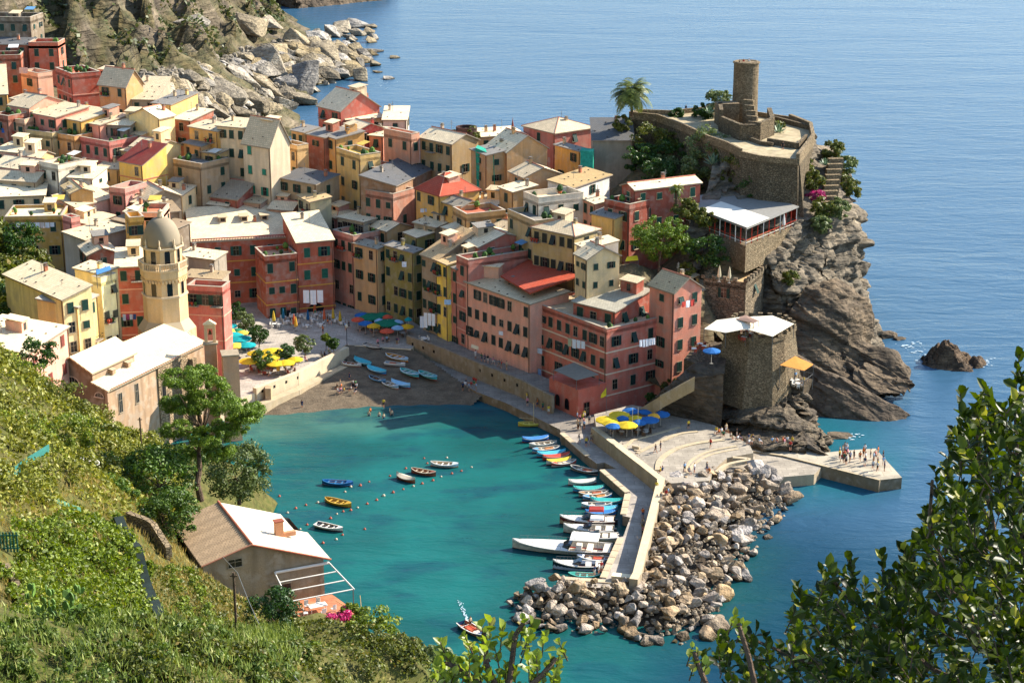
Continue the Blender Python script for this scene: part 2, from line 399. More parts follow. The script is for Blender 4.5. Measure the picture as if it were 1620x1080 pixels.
def house(label, wall, A, B, Y, side, h, roof='s', cf=None, cs=None, rc=SLATE, sh=GREEN, fl=3.3, rise=None, styles=None, band=None,
          rows=None, rs=None, wz=1.6, ww=1.05, wh=1.75, cat='house', name='town_house', group=None, chim=1, wear=.6, ov=.35, parapet=.9,
          crenel=False, wfun=None, door=False, found=3.0, dome=False, frame=None, mw=None, spots=True, pipe=True):
    A3 = atY(A[0], A[1], Y); B3 = atz(B[0], B[1], A3.z)
    d = Vector((B3.x - A3.x, B3.y - A3.y, 0)); W = d.length; d.normalize(); n = Vector((-d.y, d.x, 0))
    if isinstance(side, tuple):
        cr = A3 if A3.y < B3.y else B3
        best = (1e9, 8)
        for k in range(20, 260):
            D_ = k * .1; q = cr + n * D_; e = abs(pxof(q)[0] - side[1])
            if e < best[0]: best = (e, D_)
        D = best[1]
    else: D = side
    ang = math.atan2(d.y, d.x)
    mid = (A3 + B3) / 2 + n * D / 2; z0 = A3.z - h
    rt = empty(name, (mid.x, mid.y, z0), ang); tag(rt, label, cat, group); HINFO[rt.name] = (W, D, h)
    HB.append((mid.x, mid.y, z0))
    x0, x1, y0, y1 = -W / 2, W / 2, -D / 2, D / 2
    wm = mw or plaster(wall, wear); rm = slate(rc)
    b = MB(); zb = -found
    rise = rise if rise is not None else {'s': .13 * D, 'sf': .15 * D, 'gp': .19 * D, 'gx': .2 * W, 'h': .18 * min(W, D), 'f': 0, 'p': .1}[roof]
    zf = zk = zl = zr = h
    if roof == 's': zk = h + rise
    if roof == 'sf': zf = h; zk = h - rise
    c00 = (x0, y0); c10 = (x1, y0); c11 = (x1, y1); c01 = (x0, y1)
    def wallf(p, q, zp, zq, peak=None):
        pts = [(p[0], p[1], zb), (q[0], q[1], zb), (q[0], q[1], zq)]
        if peak: pts.append(peak)
        pts.append((p[0], p[1], zp)); b.face(pts, wm)
    pkx = (0, y0, h + rise) if roof == 'gx' else None; pkx2 = (0, y1, h + rise) if roof == 'gx' else None
    pkp = (x1, 0, h + rise) if roof == 'gp' else None; pkp2 = (x0, 0, h + rise) if roof == 'gp' else None
    wallf(c00, c10, zf, zf, pkx); wallf(c10, c11, zf, zk, pkp); wallf(c11, c01, zk, zk, pkx2); wallf(c01, c00, zk, zf, pkp2)
    if roof == 'f':
        pm = wm; t = .28
        for (cx, cy, lx, ly) in ((0, y0 + t / 2, W, t), (0, y1 - t / 2, W, t), (x0 + t / 2, 0, t, D - 2 * t), (x1 - t / 2, 0, t, D - 2 * t)):
            b.box((cx, cy, h + parapet / 2 - .3), (lx, ly, parapet + .6), pm)
        if crenel:
            k = .9
            for (ax_, ay_, bx_, by_) in ((x0, y0, x1, y0), (x1, y0, x1, y1), (x1, y1, x0, y1), (x0, y1, x0, y0)):
                Ln = math.hypot(bx_ - ax_, by_ - ay_); m_ = int(Ln / 1.7)
                for i in range(m_ + 1):
                    t_ = i / max(m_, 1); b.box((ax_ + (bx_ - ax_) * t_, ay_ + (by_ - ay_) * t_, h + parapet + .35), (k * .8, k * .6 if ay_ == by_ else k * .8, .7), pm)
    if band:
        bmat = plain(band, .8, .2, .08)
        for k in range(1, int(h / fl) + 1):
            zz = h - k * fl + .12
            if zz < .8: break
            b.box((0, y0 - .05, zz), (W + .2, .1, .22), bmat)
            b.box((x1 + .05, 0, zz), (.1, D, .22), bmat); b.box((x0 - .05, 0, zz), (.1, D, .22), bmat)
    if pipe:
        b.bar((x1 - .25, y0 - .1, 0), (x1 - .25, y0 - .1, h - .3), .07, plain('#5b4638', .6), 5)
    b.build('wall', rt)
    # roof
    rb = MB(); o = ov; em = plain('#8d7f6d', .8) if rc != TILE else plain('#8d4a36', .8)
    if roof == 's':
        g = rise / D
        roof_slab(rb, [(x0 - o, y0 - o, h - o * g + .15), (x1 + o, y0 - o, h - o * g + .15), (x1 + o, y1 + o * .5, h + rise + .15 + o * .5 * g), (x0 - o, y1 + o * .5, h + rise + .15 + o * .5 * g)], rm, edge=em)
    elif roof == 'sf':
        g = rise / D
        roof_slab(rb, [(x0 - o, y0 - o * .5, h + .15 + .5 * o * g), (x1 + o, y0 - o * .5, h + .15 + .5 * o * g), (x1 + o, y1 + o, h - rise - o * g + .15), (x0 - o, y1 + o, h - rise - o * g + .15)], rm, edge=em)
    elif roof == 'gp':
        g = rise / (D / 2); zr_ = h + rise + .16; ze = h - o * g + .16
        roof_slab(rb, [(x0 - o, y0 - o, ze), (x1 + o, y0 - o, ze), (x1 + o, 0, zr_), (x0 - o, 0, zr_)], rm, edge=em)
        roof_slab(rb, [(x1 + o, y1 + o, ze), (x0 - o, y1 + o, ze), (x0 - o, .002, zr_), (x1 + o, .002, zr_)], rm, edge=em)
        rb.bar((x0 - o, 0, zr_ + .02), (x1 + o, 0, zr_ + .02), .14, plain('#b0715a', .8), 6)
    elif roof == 'gx':
        g = rise / (W / 2); zr_ = h + rise + .16; ze = h - o * g + .16
        roof_slab(rb, [(x0 - o, y1 + o, ze), (x0 - o, y0 - o, ze), (0, y0 - o, zr_), (0, y1 + o, zr_)], rm, edge=em)
        roof_slab(rb, [(x1 + o, y0 - o, ze), (x1 + o, y1 + o, ze), (.002, y1 + o, zr_), (.002, y0 - o, zr_)], rm, edge=em)
        rb.bar((0, y0 - o, zr_ + .02), (0, y1 + o, zr_ + .02), .14, plain('#b0715a', .8), 6)
    elif roof == 'h':
        i_ = min(W, D) / 2; g = rise / i_; ze = h - o * g + .16; zr_ = h + rise + .16
        if W >= D: r0, r1 = (x0 + i_, 0, zr_), (x1 - i_, 0, zr_)
        else: r0, r1 = (0, y0 + i_, zr_), (0, y1 - i_, zr_)
        E = [(x0 - o, y0 - o, ze), (x1 + o, y0 - o, ze), (x1 + o, y1 + o, ze), (x0 - o, y1 + o, ze)]
        if W >= D: fs = [[E[0], E[1], r1, r0], [E[2], E[3], r0, r1], [E[1], E[2], r1], [E[3], E[0], r0]]
        else: fs = [[E[1], E[2], r1, r0], [E[3], E[0], r0, r1], [E[0], E[1], r0], [E[2], E[3], r1]]
        for q in fs: roof_slab(rb, q, rm, edge=em)
        for q, r_ in ((E[0], r0), (E[1], r1 if W >= D else r0), (E[2], r1), (E[3], r0 if W >= D else r1)):
            rb.bar((q[0], q[1], q[2]), r_, .1, plain('#b0715a', .8), 5)
    elif roof == 'f':
        rb.face([(x0 + .28, y0 + .28, h + .05), (x1 - .28, y0 + .28, h + .05), (x1 - .28, y1 - .28, h + .05), (x0 + .28, y1 - .28, h + .05)], rm,
                [(0, 0), (W, 0), (W, D), (0, D)])
        capm = plain('#a89a86', .8)
        if not crenel:
            zt = h + parapet + .035
            for (cx, cy, lx, ly) in ((0, y0 + .14, W + .12, .4), (0, y1 - .14, W + .12, .4), (x0 + .14, 0, .4, D - .52), (x1 - .14, 0, .4, D - .52)):
                rb.box((cx, cy, zt), (lx, ly, .08), capm)
    elif roof == 'p':
        roof_slab(rb, [(x0 - o, y0 - o, h + .2), (x1 + o, y0 - o, h + .2), (x1 + o, y1 + o, h + .2 + rise), (x0 - o, y1 + o, h + .2 + rise)], rm, edge=em)
    # slate snow-stones
    if spots and roof in ('s', 'gp', 'p', 'gx') and rc != TILE and rc != REDR:
        dm = plain('#4a443c', .9)
        def zt(x, y):
            if roof == 's': return h + .17 + (y - y0) * rise / D
            if roof == 'gp': return h + .18 + rise * (1 - abs(y) / (D / 2))
            if roof == 'gx': return h + .18 + rise * (1 - abs(x) / (W / 2))
            return h + .22 + rise * (y - y0) / D
        nx = max(2, int(W / 1.9)); ny = max(2, int(D / 2.6))
        for i in range(nx):
            for j in range(ny):
                if rnd.random() < .55:
                    x = x0 + (i + .5 + rnd.uniform(-.25, .25)) * W / nx; y = y0 + (j + .3 + rnd.uniform(-.2, .2)) * D / ny
                    rb.box((x, y, zt(x, y) + .05), (.22, .3, .12), dm, rnd.uniform(0, 1))
    rf = rb.build('roof', rt)
    if chim and roof != 'f':
        for k in range(chim):
            x = rnd.uniform(x0 * .7, x1 * .7); y = rnd.uniform(y0 * .2, y1 * .75)
            zz = h + {'s': rise * (y - y0) / D, 'sf': -rise * (y - y0) / D, 'gp': rise * (1 - abs(y) / (D / 2)), 'gx': rise * (1 - abs(x) / (W / 2)), 'h': rise * .5, 'p': .2, 'f': 0}[roof]
            cc = rnd.choice(['#a5654a', '#b09a7c', '#9c9186', wall])
            if cc not in CH: CH[cc] = chimney_mb(1.0, cc).data('chimney')
            linkobj('chimney', CH[cc], rf, (x, y, zz + .1))
        if rnd.random() < .55:
            if 'ant' not in CH:
                q = MB(); q.bar((0, 0, -.5), (0, 0, 2.6), .035, M_METAL, 4)
                for k in range(5): q.bar((-.45 + .03 * k, 0, 1.6 + k * .2), (.45 - .03 * k, 0, 1.6 + k * .2), .02, M_METAL, 3)
                CH['ant'] = q.data('antenna')
            linkobj('antenna', CH['ant'], rf, (rnd.uniform(x0 * .8, x1 * .8), rnd.uniform(0, y1 * .8), h + rise * .5), rnd.random() * 3)
    # little rooms, dishes and pots that make every roof different
    def ztop(x, y): return h + {'s': rise * (y - y0) / D, 'sf': -rise * (y - y0) / D, 'gp': rise * (1 - abs(y) / (D / 2)), 'gx': rise * (1 - abs(x) / (W / 2)), 'h': rise * .4, 'p': .2, 'f': .05}[roof]
    if name == 'town_house' and W > 4 and D > 5 and not crenel and rnd.random() < .42:
        rw, rd, rh = rnd.uniform(2, min(3.6, W * .5)), rnd.uniform(1.8, 3), rnd.uniform(1.3, 2.2); x = rnd.uniform(x0 + rw / 2, x1 - rw / 2) * .8; y = rnd.uniform(0, y1 - rd / 2) * .8; zt_ = ztop(x, y)
        q = MB(); q.box((x, y, zt_ + rh / 2 - .6), (rw, rd, rh + 1.2), plaster(rnd.choice((wall, CRM, '#b8ab96', LPK)), .6)); q.box((x, y - rd / 2 - .02, zt_ + rh * .45), (.8, .06, rh * .6), M_PANE)
        q.build('roof_room', rf); q = MB(); roof_slab(q, [(x - rw / 2 - .25, y - rd / 2 - .3, zt_ + rh + .05), (x + rw / 2 + .25, y - rd / 2 - .3, zt_ + rh + .05), (x + rw / 2 + .25, y + rd / 2 + .2, zt_ + rh + .5), (x - rw / 2 - .25, y + rd / 2 + .2, zt_ + rh + .5)], slate(rnd.choice((SLATE, CREAM, SLG, CREAM, SLATE))), .14); q.build('roof_room_cover', rf)
    if roof == 'f' and not crenel and min(W, D) > 4:
        for k_ in range(rnd.choice((3, 6, 9))):
            x = rnd.choice((x0 + .7, x1 - .7, rnd.uniform(x0 + .8, x1 - .8))); y = rnd.uniform(y0 + .7, y1 - .7); s_ = rnd.uniform(.7, 1.7); q = MB(); q.lathe([(.2 * s_, 0), (.26 * s_, .3 * s_)], plain('#a8623e', .8), 6, (x, y, h + .06)); q.lathe([(.2 * s_, .3 * s_), (.42 * s_, .6 * s_), (.3 * s_, 1.0 * s_), (.02, 1.2 * s_)], plain(rnd.choice(('#3c5a26', '#54702e', '#2c4420')), .9, var=.4), 7, (x, y, h + .06)); q.build('flower_pot', rt)
        if rnd.random() < .5:
            q = MB(); x = rnd.uniform(x0 + 1.4, x1 - 1.4) if W > 3 else 0; c_ = rnd.choice(('#cfc8b8', '#c8a848', '#5a86a8', '#cfcfca')); q.face([(x - 1.2, y1 - 2.4, h + 2.1), (x + 1.2, y1 - 2.4, h + 2.1), (x + 1.2, y1 - .3, h + 2.6), (x - 1.2, y1 - .3, h + 2.6)], plain(c_, .8)); q.bar((x - 1.1, y1 - 2.3, h), (x - 1.1, y1 - 2.3, h + 2.1), .04, M_METAL, 4); q.bar((x + 1.1, y1 - 2.3, h), (x + 1.1, y1 - 2.3, h + 2.1), .04, M_METAL, 4); q.build('sun_sail', rt)
    # windows
    styles = styles or ['closed', 'closed', 'closed', 'closed', 'open', 'open', 'glass', 'tilt']
    rows = rows if rows is not None else max(1, int((h - .3) / fl)); rs = rs if rs is not None else rows
    cf = cf if cf is not None else max(1, int(W / 2.9)); cs = cs if cs is not None else max(1, int(D / 3.6))
    def put(nc, nr, Ln, fx):
        for j in range(nr):
            z = h - wz - j * fl
            if z < .4: break
            for i in range(nc):
                if nr > 1 and rnd.random() < .06: continue
                t = (i + .5) / nc * Ln - Ln / 2 + rnd.uniform(-.12, .12)
                hh = wh * (1 if rnd.random() < .85 else .7)
                X, Yy, rz = fx(t)
                add_window(rt, X, Yy, z, rz, ww, round(hh, 2), rnd.choice(styles), sh, frame=frame)
    if cf and cf > 1 and h > 9 and name == 'town_house' and rnd.random() < .6:
        for q_ in range(rnd.choice((1, 1, 2))):
            i = rnd.randrange(cf); j = rnd.randrange(max(1, min(rows - 1, 3))); bx = (i + .5) / cf * W - W / 2; bz = h - wz - j * fl - wh / 2 - .15; bw = min(2.4, W / cf * .95)
            q = MB(); q.box((bx, y0 - .5, bz), (bw, 1.0, .14), plain('#8f8474', .8))
            for zz_ in (.5, 1.0): q.bar((bx - bw / 2, y0 - .96, bz + zz_), (bx + bw / 2, y0 - .96, bz + zz_), .03, M_DARK, 4); q.bar((bx - bw / 2, y0 - .96, bz + zz_), (bx - bw / 2, y0, bz + zz_), .03, M_DARK, 4); q.bar((bx + bw / 2, y0 - .96, bz + zz_), (bx + bw / 2, y0, bz + zz_), .03, M_DARK, 4)
            for k_ in range(7): q.bar((bx - bw / 2 + bw * k_ / 6, y0 - .96, bz), (bx - bw / 2 + bw * k_ / 6, y0 - .96, bz + 1.0), .018, M_DARK, 3)
            if rnd.random() < .6:
                for k_ in range(3): q.lathe([(.14, 0), (.18, .3), (.3, .45), (.22, .7), (.02, .8)], rnd.choice((plain('#3c5a26', .9), plain('#a8442e', .8))), 6, (bx - bw * .35 + k_ * bw * .33, y0 - .75, bz + .08))
            q.build('balcony', rt)
    if cf: put(cf, rows, W, lambda t: (t, y0 - .01, 0))
    if cs:
        put(cs, rs, D, lambda t: (x1 + .01, t, R(90)))
        put(cs, rs, D, lambda t: (x0 - .01, t, R(-90)))
    return rt, W, D, (A3, B3, d, n)
PINK = '#c9806a'; SALM = '#c4785c'; RED = '#ac5a42'; DRED = '#93523e'; CRIM = '#9c3038'; YEL = '#cfa850'; BYEL = '#d8b534'; OCH = '#bd9058'; CRM = '#d2b88a'
WHI = '#c9c2b4'; GRY = '#8f8878'; OLI = '#938a48'; TAN = '#b0936a'; LPK = '#cf9a82'; PYEL = '#dcc688'
g_left = 'houses stepping up the slope behind the church'; g_row = 'houses in the long row on the ridge'; g_mid = 'houses packed between the ridge and the piazza'; g_front = 'houses facing the harbour'; g_right = 'houses below the castle'
H = house
# far upper left
H('grey stone house with a flat terrace, topmost in the upper left corner below the cliff', '#6f6455', (-25, 33), (48, 34), 446, 9, 9, 'f', rc=SLG, group=g_left, wear=.8, parapet=1.0)
H('dark red house with shaded verandah, under the stone terrace house in the upper left corner', DRED, (-20, 70), (44, 71), 438, 6, 6.5, 's', rc=DSL, group=g_left)
H('small coral red house with a white railed roof terrace against the cliff', RED, (45, 73), (92, 73), 436, 7, 7, 'f', rc=LPK, group=g_left, cf=2)
H('dark red plain house at the left edge below the coral terrace house', DRED, (-12, 94), (33, 93), 428, 7, 8, 'f', rc=SLG, group=g_left, cf=2)
H('narrow pale pink house with one sunlit side wall beside the big brick red terrace house', LPK, (33, 117), (60, 122), 420, ('x', 83), 8, 'f', rc=CREAM, group=g_left, cf=1, cs=0)
H('brick red house with a tiled sun terrace, highest in the row below the cliff', '#a84e3c', (88, 113), (113.5, 123), 415, ('x', 158), 15, 'f', rc='#b9735a', group=g_left, cs=0, cf=3, band=LPK, fl=4.2)
H('slim grey stone house squeezed right of the brick red terrace house', GRY, (116, 141), (131, 141), 414, 8, 9, 's', rc=SLG, group=g_left, cf=1)
H('grey green narrow house with a glazed top storey left of the square ochre house', '#a39c78', (132, 132), (156, 134), 411, 10, 12, 's', rc=SLATE, group=g_left, cf=2, fl=4.6, chim=2)
H('square ochre house with four black windows under a big grey roof', OCH, (156, 132), (199, 137), 405, ('x', 226), 11, 'gp', rc=SLATE, group=g_left, cf=2, cs=0, fl=4.7, rise=3.4)
H('low grey walled house with a broad speckled slate roof right of the square ochre house', GRY, (205, 157), (246, 158), 402, 11, 8, 's', rc=SLATE, group=g_left, rise=3.4)
H('yellow house with a long sunlit flank and chimney block near the boulders', '#d6ad5a', (241, 163), (270, 166), 396, ('x', 313), 9, 's', rc=SLG, group=g_left, cf=1, cs=0, chim=2)
H('creamy yellow house with an open roof terrace and twin slit windows', '#dcc07c', (204, 182), (252, 188), 386, ('x', 276), 9, 'gx', rc=CREAM, group=g_left, cf=1, cs=0, rise=1.8)
H('low red walled house under a pale roof by the boulders', DRED, (273, 188), (301, 191), 388, ('x', 338), 9, 's', rc=CREAM, group=g_left, cf=1)
H('ochre house with a rambling roof left of the tall cream corner house', '#c9983f', (299, 200), (344, 208), 380, ('x', 372), 13, 's', rc=SLATE, group=g_row, cf=2)
H('tall cream corner house with two green balcony doors at the top', '#cdb795', (343, 199), (388, 203), 375, ('x', 412), 17, 's', rc=SLATE, group=g_row, cf=3, rows=5, fl=4.0, sh=GREEN)
H('tall grey cream house with turquoise shutters and a white sunlit gable side', '#c2b298', (384, 224), (427, 231), 370, ('x', 458), 17, 'gp', rc=SLATE, group=g_row, cf=2, cs=0, sh=TEAL, fl=4.2, rise=5)
# coloured row upper left
H('ochre house at the left edge with a bright yellow gable side', '#c8973c', (-12, 150), (11, 149), 402, ('x', 55), 9, 'gp', rc=SLATE, group=g_row, cf=1, cs=0)
H('flat roofed pale house between the yellow gable and the pink gable houses', LPK, (17, 156), (42, 160), 398, ('x', 62), 8, 's', rc=SLATE, group=g_row, cf=1)
H('pink house with balcony and a long peach coloured gable side in sun', '#cf8672', (14, 166), (46, 171), 393, ('x', 104), 9, 'gp', rc=SLATE, group=g_row, cf=1, cs=0)
H('rose pink upper storey with two balcony doors, left end of the balcony row', '#c8715f', (46, 178), (88, 186), 390, 9, 8, 's', rc=SLATE, group=g_row, cf=3, fl=4)
H('mustard yellow upper storey in the middle of the balcony row', '#bf9636', (88, 185), (128, 192), 388, 9, 8, 's', rc=SLATE, group=g_row, cf=2, fl=4)
H('salmon upper storey at the right end of the balcony row beside a grey gable', '#cf8a72', (128, 193), (158, 198), 386, 8, 8, 's', rc=SLATE, group=g_row, cf=1, fl=4)
H('grey rendered gable house with one small window at the end of the balcony row', '#77756f', (160, 197), (205, 199), 384, 8, 7, 's', rc=CREAM, group=g_row, cf=1)
H('greenish grey tall lower house with an awning, below the rose pink storey', '#a89a6c', (39, 211), (83, 217), 386, 6, 17, 'f', rc=SLG, group=g_row, cf=3, fl=3.7)
H('dark red narrow house with blue cloth at the left edge of the balcony row', DRED, (-12, 186), (13, 190), 388, 8, 15, 'f', rc=SLG, group=g_row, cf=1)
H('flesh pink slim house with paired windows at the left end of the row', '#c39a7c', (13, 194), (39, 196), 387, 7, 16, 'f', rc=LPK, group=g_row, cf=2, fl=4.5)
H('golden ochre lower house with a railed balcony, middle of the row', '#c08b48', (83, 216), (118, 222), 384, 6, 18, 'f', rc=SLG, group=g_row, cf=2, fl=4.0)
H('rose pink lower house with four floors of narrow green shutters, right of the golden one', '#b8605a', (118, 221), (173, 231), 382, 8, 19, 'f', rc=LPK, group=g_row, cf=4, fl=3.7, band=LPK)
H('bright yellow house with a dark red roof, lowest in front of the rose pink row', '#d8b23e', (188, 254), (225, 261), 368, ('x', 264), 12, 's', rc=REDR, group=g_mid, cf=2, cs=0, rise=3.2, band=SALM)
H('cream house with a wide pale roof directly behind the dark red roofed yellow house', '#d6c183', (207, 231), (250, 237), 376, ('x', 286), 9, 'gp', rc=CREAM, group=g_mid, cs=0)
H('house with a speckled tan roof left of the dark red roofed yellow house', '#c29a55', (152, 266), (187, 268), 372, 7, 8, 's', rc=SLATE, group=g_mid)
H('wide sandy roofed house running from the pink row to the yellow houses', TAN, (172, 235), (206, 240), 379, 9, 8, 's', rc=CREAM, group=g_mid)
# left roofs
H('grey gabled house with a bleached roof at the left edge', GRY, (-10, 262), (48, 270), 368, 8, 5, 'gp', rc=CREAM, group=g_mid)
H('low house with a long tan roof at the left edge, second below the pink row', '#a89272', (-12, 284), (56, 288), 360, 7, 5, 'gp', rc=SLATE, group=g_mid)
H('pale roofed house at the left edge directly behind the plant terrace', CRM, (-12, 312), (70, 309), 352, 9, 6, 's', rc=CREAM, group=g_mid)
H('small white walled house cluster with a chimney stack behind the plant terrace', WHI, (62, 262), (92, 268), 362, 7, 6, 'f', rc=CREAM, group=g_mid, cf=2)
H('house with a sandy two pitched roof and brown gable above the slate strip roof', '#b58d4c', (98, 294), (112, 306), 352, ('x', 147), 6, 'gp', rc='#c4ab7d', group=g_mid, cf=1, cs=0)
H('pale blue white house with a bleached roof behind the sandy gable', WHI, (108, 281), (146, 283), 358, 7, 5, 's', rc=CREAM, group=g_mid)
H('pink house under a long slanting slate strip roof, left of the bell tower', '#cf9a88', (119, 328), (179, 312), 343, 6, 9, 's', rc=SLATE, group=g_mid, cf=0, cs=0, rise=1.6)
H('olive yellow house with plants on its flat roof and laundry below, left edge', '#b08c34', (8, 348), (98, 346), 334, 10, 12, 'f', rc=CREAM, group=g_mid, cf=3, fl=4.6, parapet=.6)
H('narrow bright pink side house right of the olive yellow plant terrace', '#cf8078', (99, 348), (113, 352), 335, ('x', 118), 11, 'f', rc=CREAM, group=g_mid, cf=0, cs=0)
H('small house with a slate roof stepping down between pink wall and grey lane', GRY, (142, 356), (180, 341), 337, 7, 6, 's', rc=SLATE, group=g_mid, cf=1)
H('grey walled house under a long slate roof, nearest left of the dome', '#a59c92', (135, 380), (205, 361), 326, 6, 7, 's', rc=SLATE, group=g_mid, cf=0, cs=0)
H('dark red gabled house behind the yellow houses left of the church', DRED, (139, 404), (186, 399), 318, 8, 9, 'gx', rc=CREAM, group=g_left, cf=1)
H('tall brick red house with green shutters standing just left of the bell tower', '#ac5240', (183, 423), (228, 421), 300, 9, 21, 's', rc=CREAM, group=g_left, cf=2, fl=4.2, band=LPK)
H('pink turret house with one window amid pale roofs left of the bell tower', '#bb7a74', (173, 303), (198, 306), 350, 7, 8, 'f', rc=LPK, group=g_mid, cf=1)
H('house with a small cream lean-to roof above the dome', CRM, (197, 335), (232, 338), 343, 8, 6, 's', rc=CREAM, group=g_mid)
H('narrow yellow house with a tall doorway left of the dome', '#d1a437', (205, 352), (228, 350), 323, 5, 9, 'f', rc=CREAM, group=g_mid, cf=2, fl=5)
H('faded pink terrace house just behind the dome', LPK, (216, 344), (256, 344), 330, 8, 9, 'f', rc=SALM, group=g_mid, cf=1)
H('grey stone house with a worn slate roof up the slope from the dome', '#7c7263', (208, 303), (231, 316), 355, ('x', 286), 9, 'gp', rc=SLATE, group=g_mid, cs=0, cf=0, rise=1.6)
H('stone house with a patched brown roof right above the dome', '#7b6a58', (246, 338), (284, 334), 342, 8, 6, 's', rc='#8c7a62', group=g_mid, cf=0, cs=0)
H('stone house with a shaded brown roof touching the long red palazzo', '#6e6152', (262, 368), (300, 352), 334, 12, 8, 's', rc='#857561', group=g_mid, cf=0, cs=0)
H('low house with a wide sunlit roof above the worn slate roof', CRM, (228, 289), (290, 285), 376, 9, 5, 's', rc=CREAM, group=g_mid, cf=2)
H('low house with a bleached roof and red ridge right of the wide sunlit roof', CRM, (286, 296), (356, 297), 376, 9, 5, 's', rc=CREAM, group=g_mid, cf=3)
H('house with a grey slate roof and red gable behind the long red palazzo', '#8c4338', (314, 308), (375, 316), 368, ('x', 432), 6, 'gp', rc='#9b8f7d', group=g_mid, cf=2, cs=0)
H('low pale roofed house behind the skylights of the long red palazzo', TAN, (375, 306), (432, 312), 370, 8, 5, 's', rc=CREAM, group=g_mid)
H('stone walled terrace house with washing under the tall cream house', '#9a8468', (274, 258), (318, 266), 370, 8, 9, 'f', rc=SLG, group=g_mid, cf=2)
# upper middle
H('red house with a clipped white roof, highest house beside the sea rocks', '#b4584a', (503, 167), (539, 176), 405, ('x', 600), 14, 'gp', rc=CREAM, group=g_row, cf=2, cs=0, rise=3.6)
H('pale walled house with bleached roofs at the seaward end of the ridge', '#b7afa4', (606, 190), (643, 190), 396, 10, 9, 's', rc=CREAM, group=g_row, cf=1)
H('low house with two bleached roofs behind the crimson house', CRM, (548, 190), (606, 186), 398, 9, 6, 's', rc=CREAM, group=g_row)
H('crimson house with white framed windows above the yellow roof terrace', '#a03a38', (543, 200), (565, 207), 388, ('x', 607), 9, 'gp', rc=CREAM, group=g_row, cf=1, cs=2, sh=DARK, styles=['open'], frame='#d9d2c6')
H('narrow orange yellow house with stacked balconies left of the yellow roof terrace', '#cf9a45', (513, 214), (532, 220), 381, 7, 20, 's', rc=SLG, group=g_row, cf=1, fl=4.5)
H('terracotta brown tower house with one small window left of the stacked balconies', '#a35f49', (485, 212), (514, 218), 383, 7, 17, 's', rc=SLG, group=g_row, cf=1, fl=7)
H('sandy yellow house with a small walled terrace right of the white gable side', '#c3a066', (446, 231), (470, 237), 379, ('x', 488), 13, 'f', rc=SLG, group=g_row, cf=2)
H('little rooftop house with a bluish slate roof behind the sandy yellow terrace', '#b9975e', (461, 206), (481, 210), 386, ('x', 505), 8, 's', rc=SLG, group=g_row, cf=2)
H('dark low house with shuttered front below the sandy yellow terrace house', '#9c8666', (440, 281), (500, 292), 368, 7, 8, 's', rc=DSL, group=g_mid, cf=3)
H('butter yellow house with a wide roof terrace and red laundry', '#cdaa5e', (532, 240), (570, 252), 372, ('x', 602), 18, 'f', rc='#b9a055', group=g_row, cf=2, fl=4.3, cs=1)
H('pink tower house with four parapet pillars beside the ochre palazzo', '#c98b6e', (607, 212), (651, 221), 376, ('x', 664), 18, 'f', rc=CREAM, group=g_row, cf=2, fl=4.6, parapet=1.2)
H('ochre palazzo with three rows of small green windows on the ridge', '#a38a5e', (664, 217), (715, 228), 372, ('x', 757), 15, 'gp', rc=CREAM, group=g_row, cf=4, fl=4.0, cs=1, rise=1.6)
H('pink stepped house between the yellow roof terrace and the dark slate roof', '#c0806a', (573, 268), (592, 272), 367, ('x', 624), 9, 'f', rc=LPK, group=g_mid, cf=1, cs=0)
H('brown walled house under a long dark slate roof below the pink tower house', '#8d6c50', (626, 294), (686, 266), 353, 8, 8, 's', rc=DSL, group=g_mid, cf=0, cs=0, rise=1.5)
H('brick pink arched house rubble at the left foot of the dark slate roof', '#a8705c', (574, 306), (622, 314), 356, 7, 9, 'f', rc=SLG, group=g_mid, cf=3)
H('low house with a flat sandy roof and chimney on the ridge above the scaffold net', TAN, (756, 218), (830, 213), 380, 9, 6, 'p', rc=CREAM, group=g_row, chim=2)
H('tan house with a clipped sunlit roof right of the green scaffold net', '#bd9460', (770, 230), (802, 241), 366, ('x', 866), 17, 'gp', rc=CREAM, group=g_row, cf=1, cs=0, fl=4.5, rise=3)
H('salmon house with a big hipped slate roof below the castle path', '#b0645a', (828, 199), (878, 211), 386, ('x', 940), 10, 'h', rc=SLATE, group=g_right, cf=1, cs=1)
H('mustard house with four green shutters under the hipped salmon house', '#c79a38', (878, 229), (918, 240), 374, ('x', 930), 11, 's', rc=SLG, group=g_right, cf=2, fl=4.4)
H('grey rendered house with three dark sloping roof panels below the castle path', '#8a857a', (938, 222), (1002, 222), 368, 9, 14, 's', rc=DSL, group=g_right, cf=0, cs=0, rise=3)
H('yellow house with a hipped red tile roof and balcony laundry', '#c9a040', (658, 297), (696, 309), 352, ('x', 758), 14, 'h', rc=TILE, group=g_mid, cf=4, cs=1, fl=4.2, rise=3.2)
H('yellow annex with a grey roof right of the red tiled yellow house', '#c6a04a', (697, 318), (730, 328), 346, ('x', 762), 12, 'gp', rc='#8f887a', group=g_mid, cf=2, cs=0)
H('ochre house with a red tiled terrace and a white chimney box', '#b4925c', (716, 334), (738, 346), 340, ('x', 800), 13, 'f', rc='#b4614a', group=g_mid, cf=1, cs=3, fl=4.2)
H('ochre narrow house behind the scaffold, between netting and tan house', '#a98a5c', (745, 236), (770, 246), 364, 9, 17, 's', rc=SLG, group=g_row, cf=1)
H('tan walled gable house in front of the mustard house', '#b08d60', (806, 271), (829, 281), 354, ('x', 888), 12, 'gp', rc=SLATE, group=g_right, cf=1, cs=0)
H('ochre house with dark verandah between tan gable and white terrace house', '#b38f56', (790, 296), (812, 304), 346, ('x', 850), 13, 's', rc=CREAM, group=g_right, cf=1)
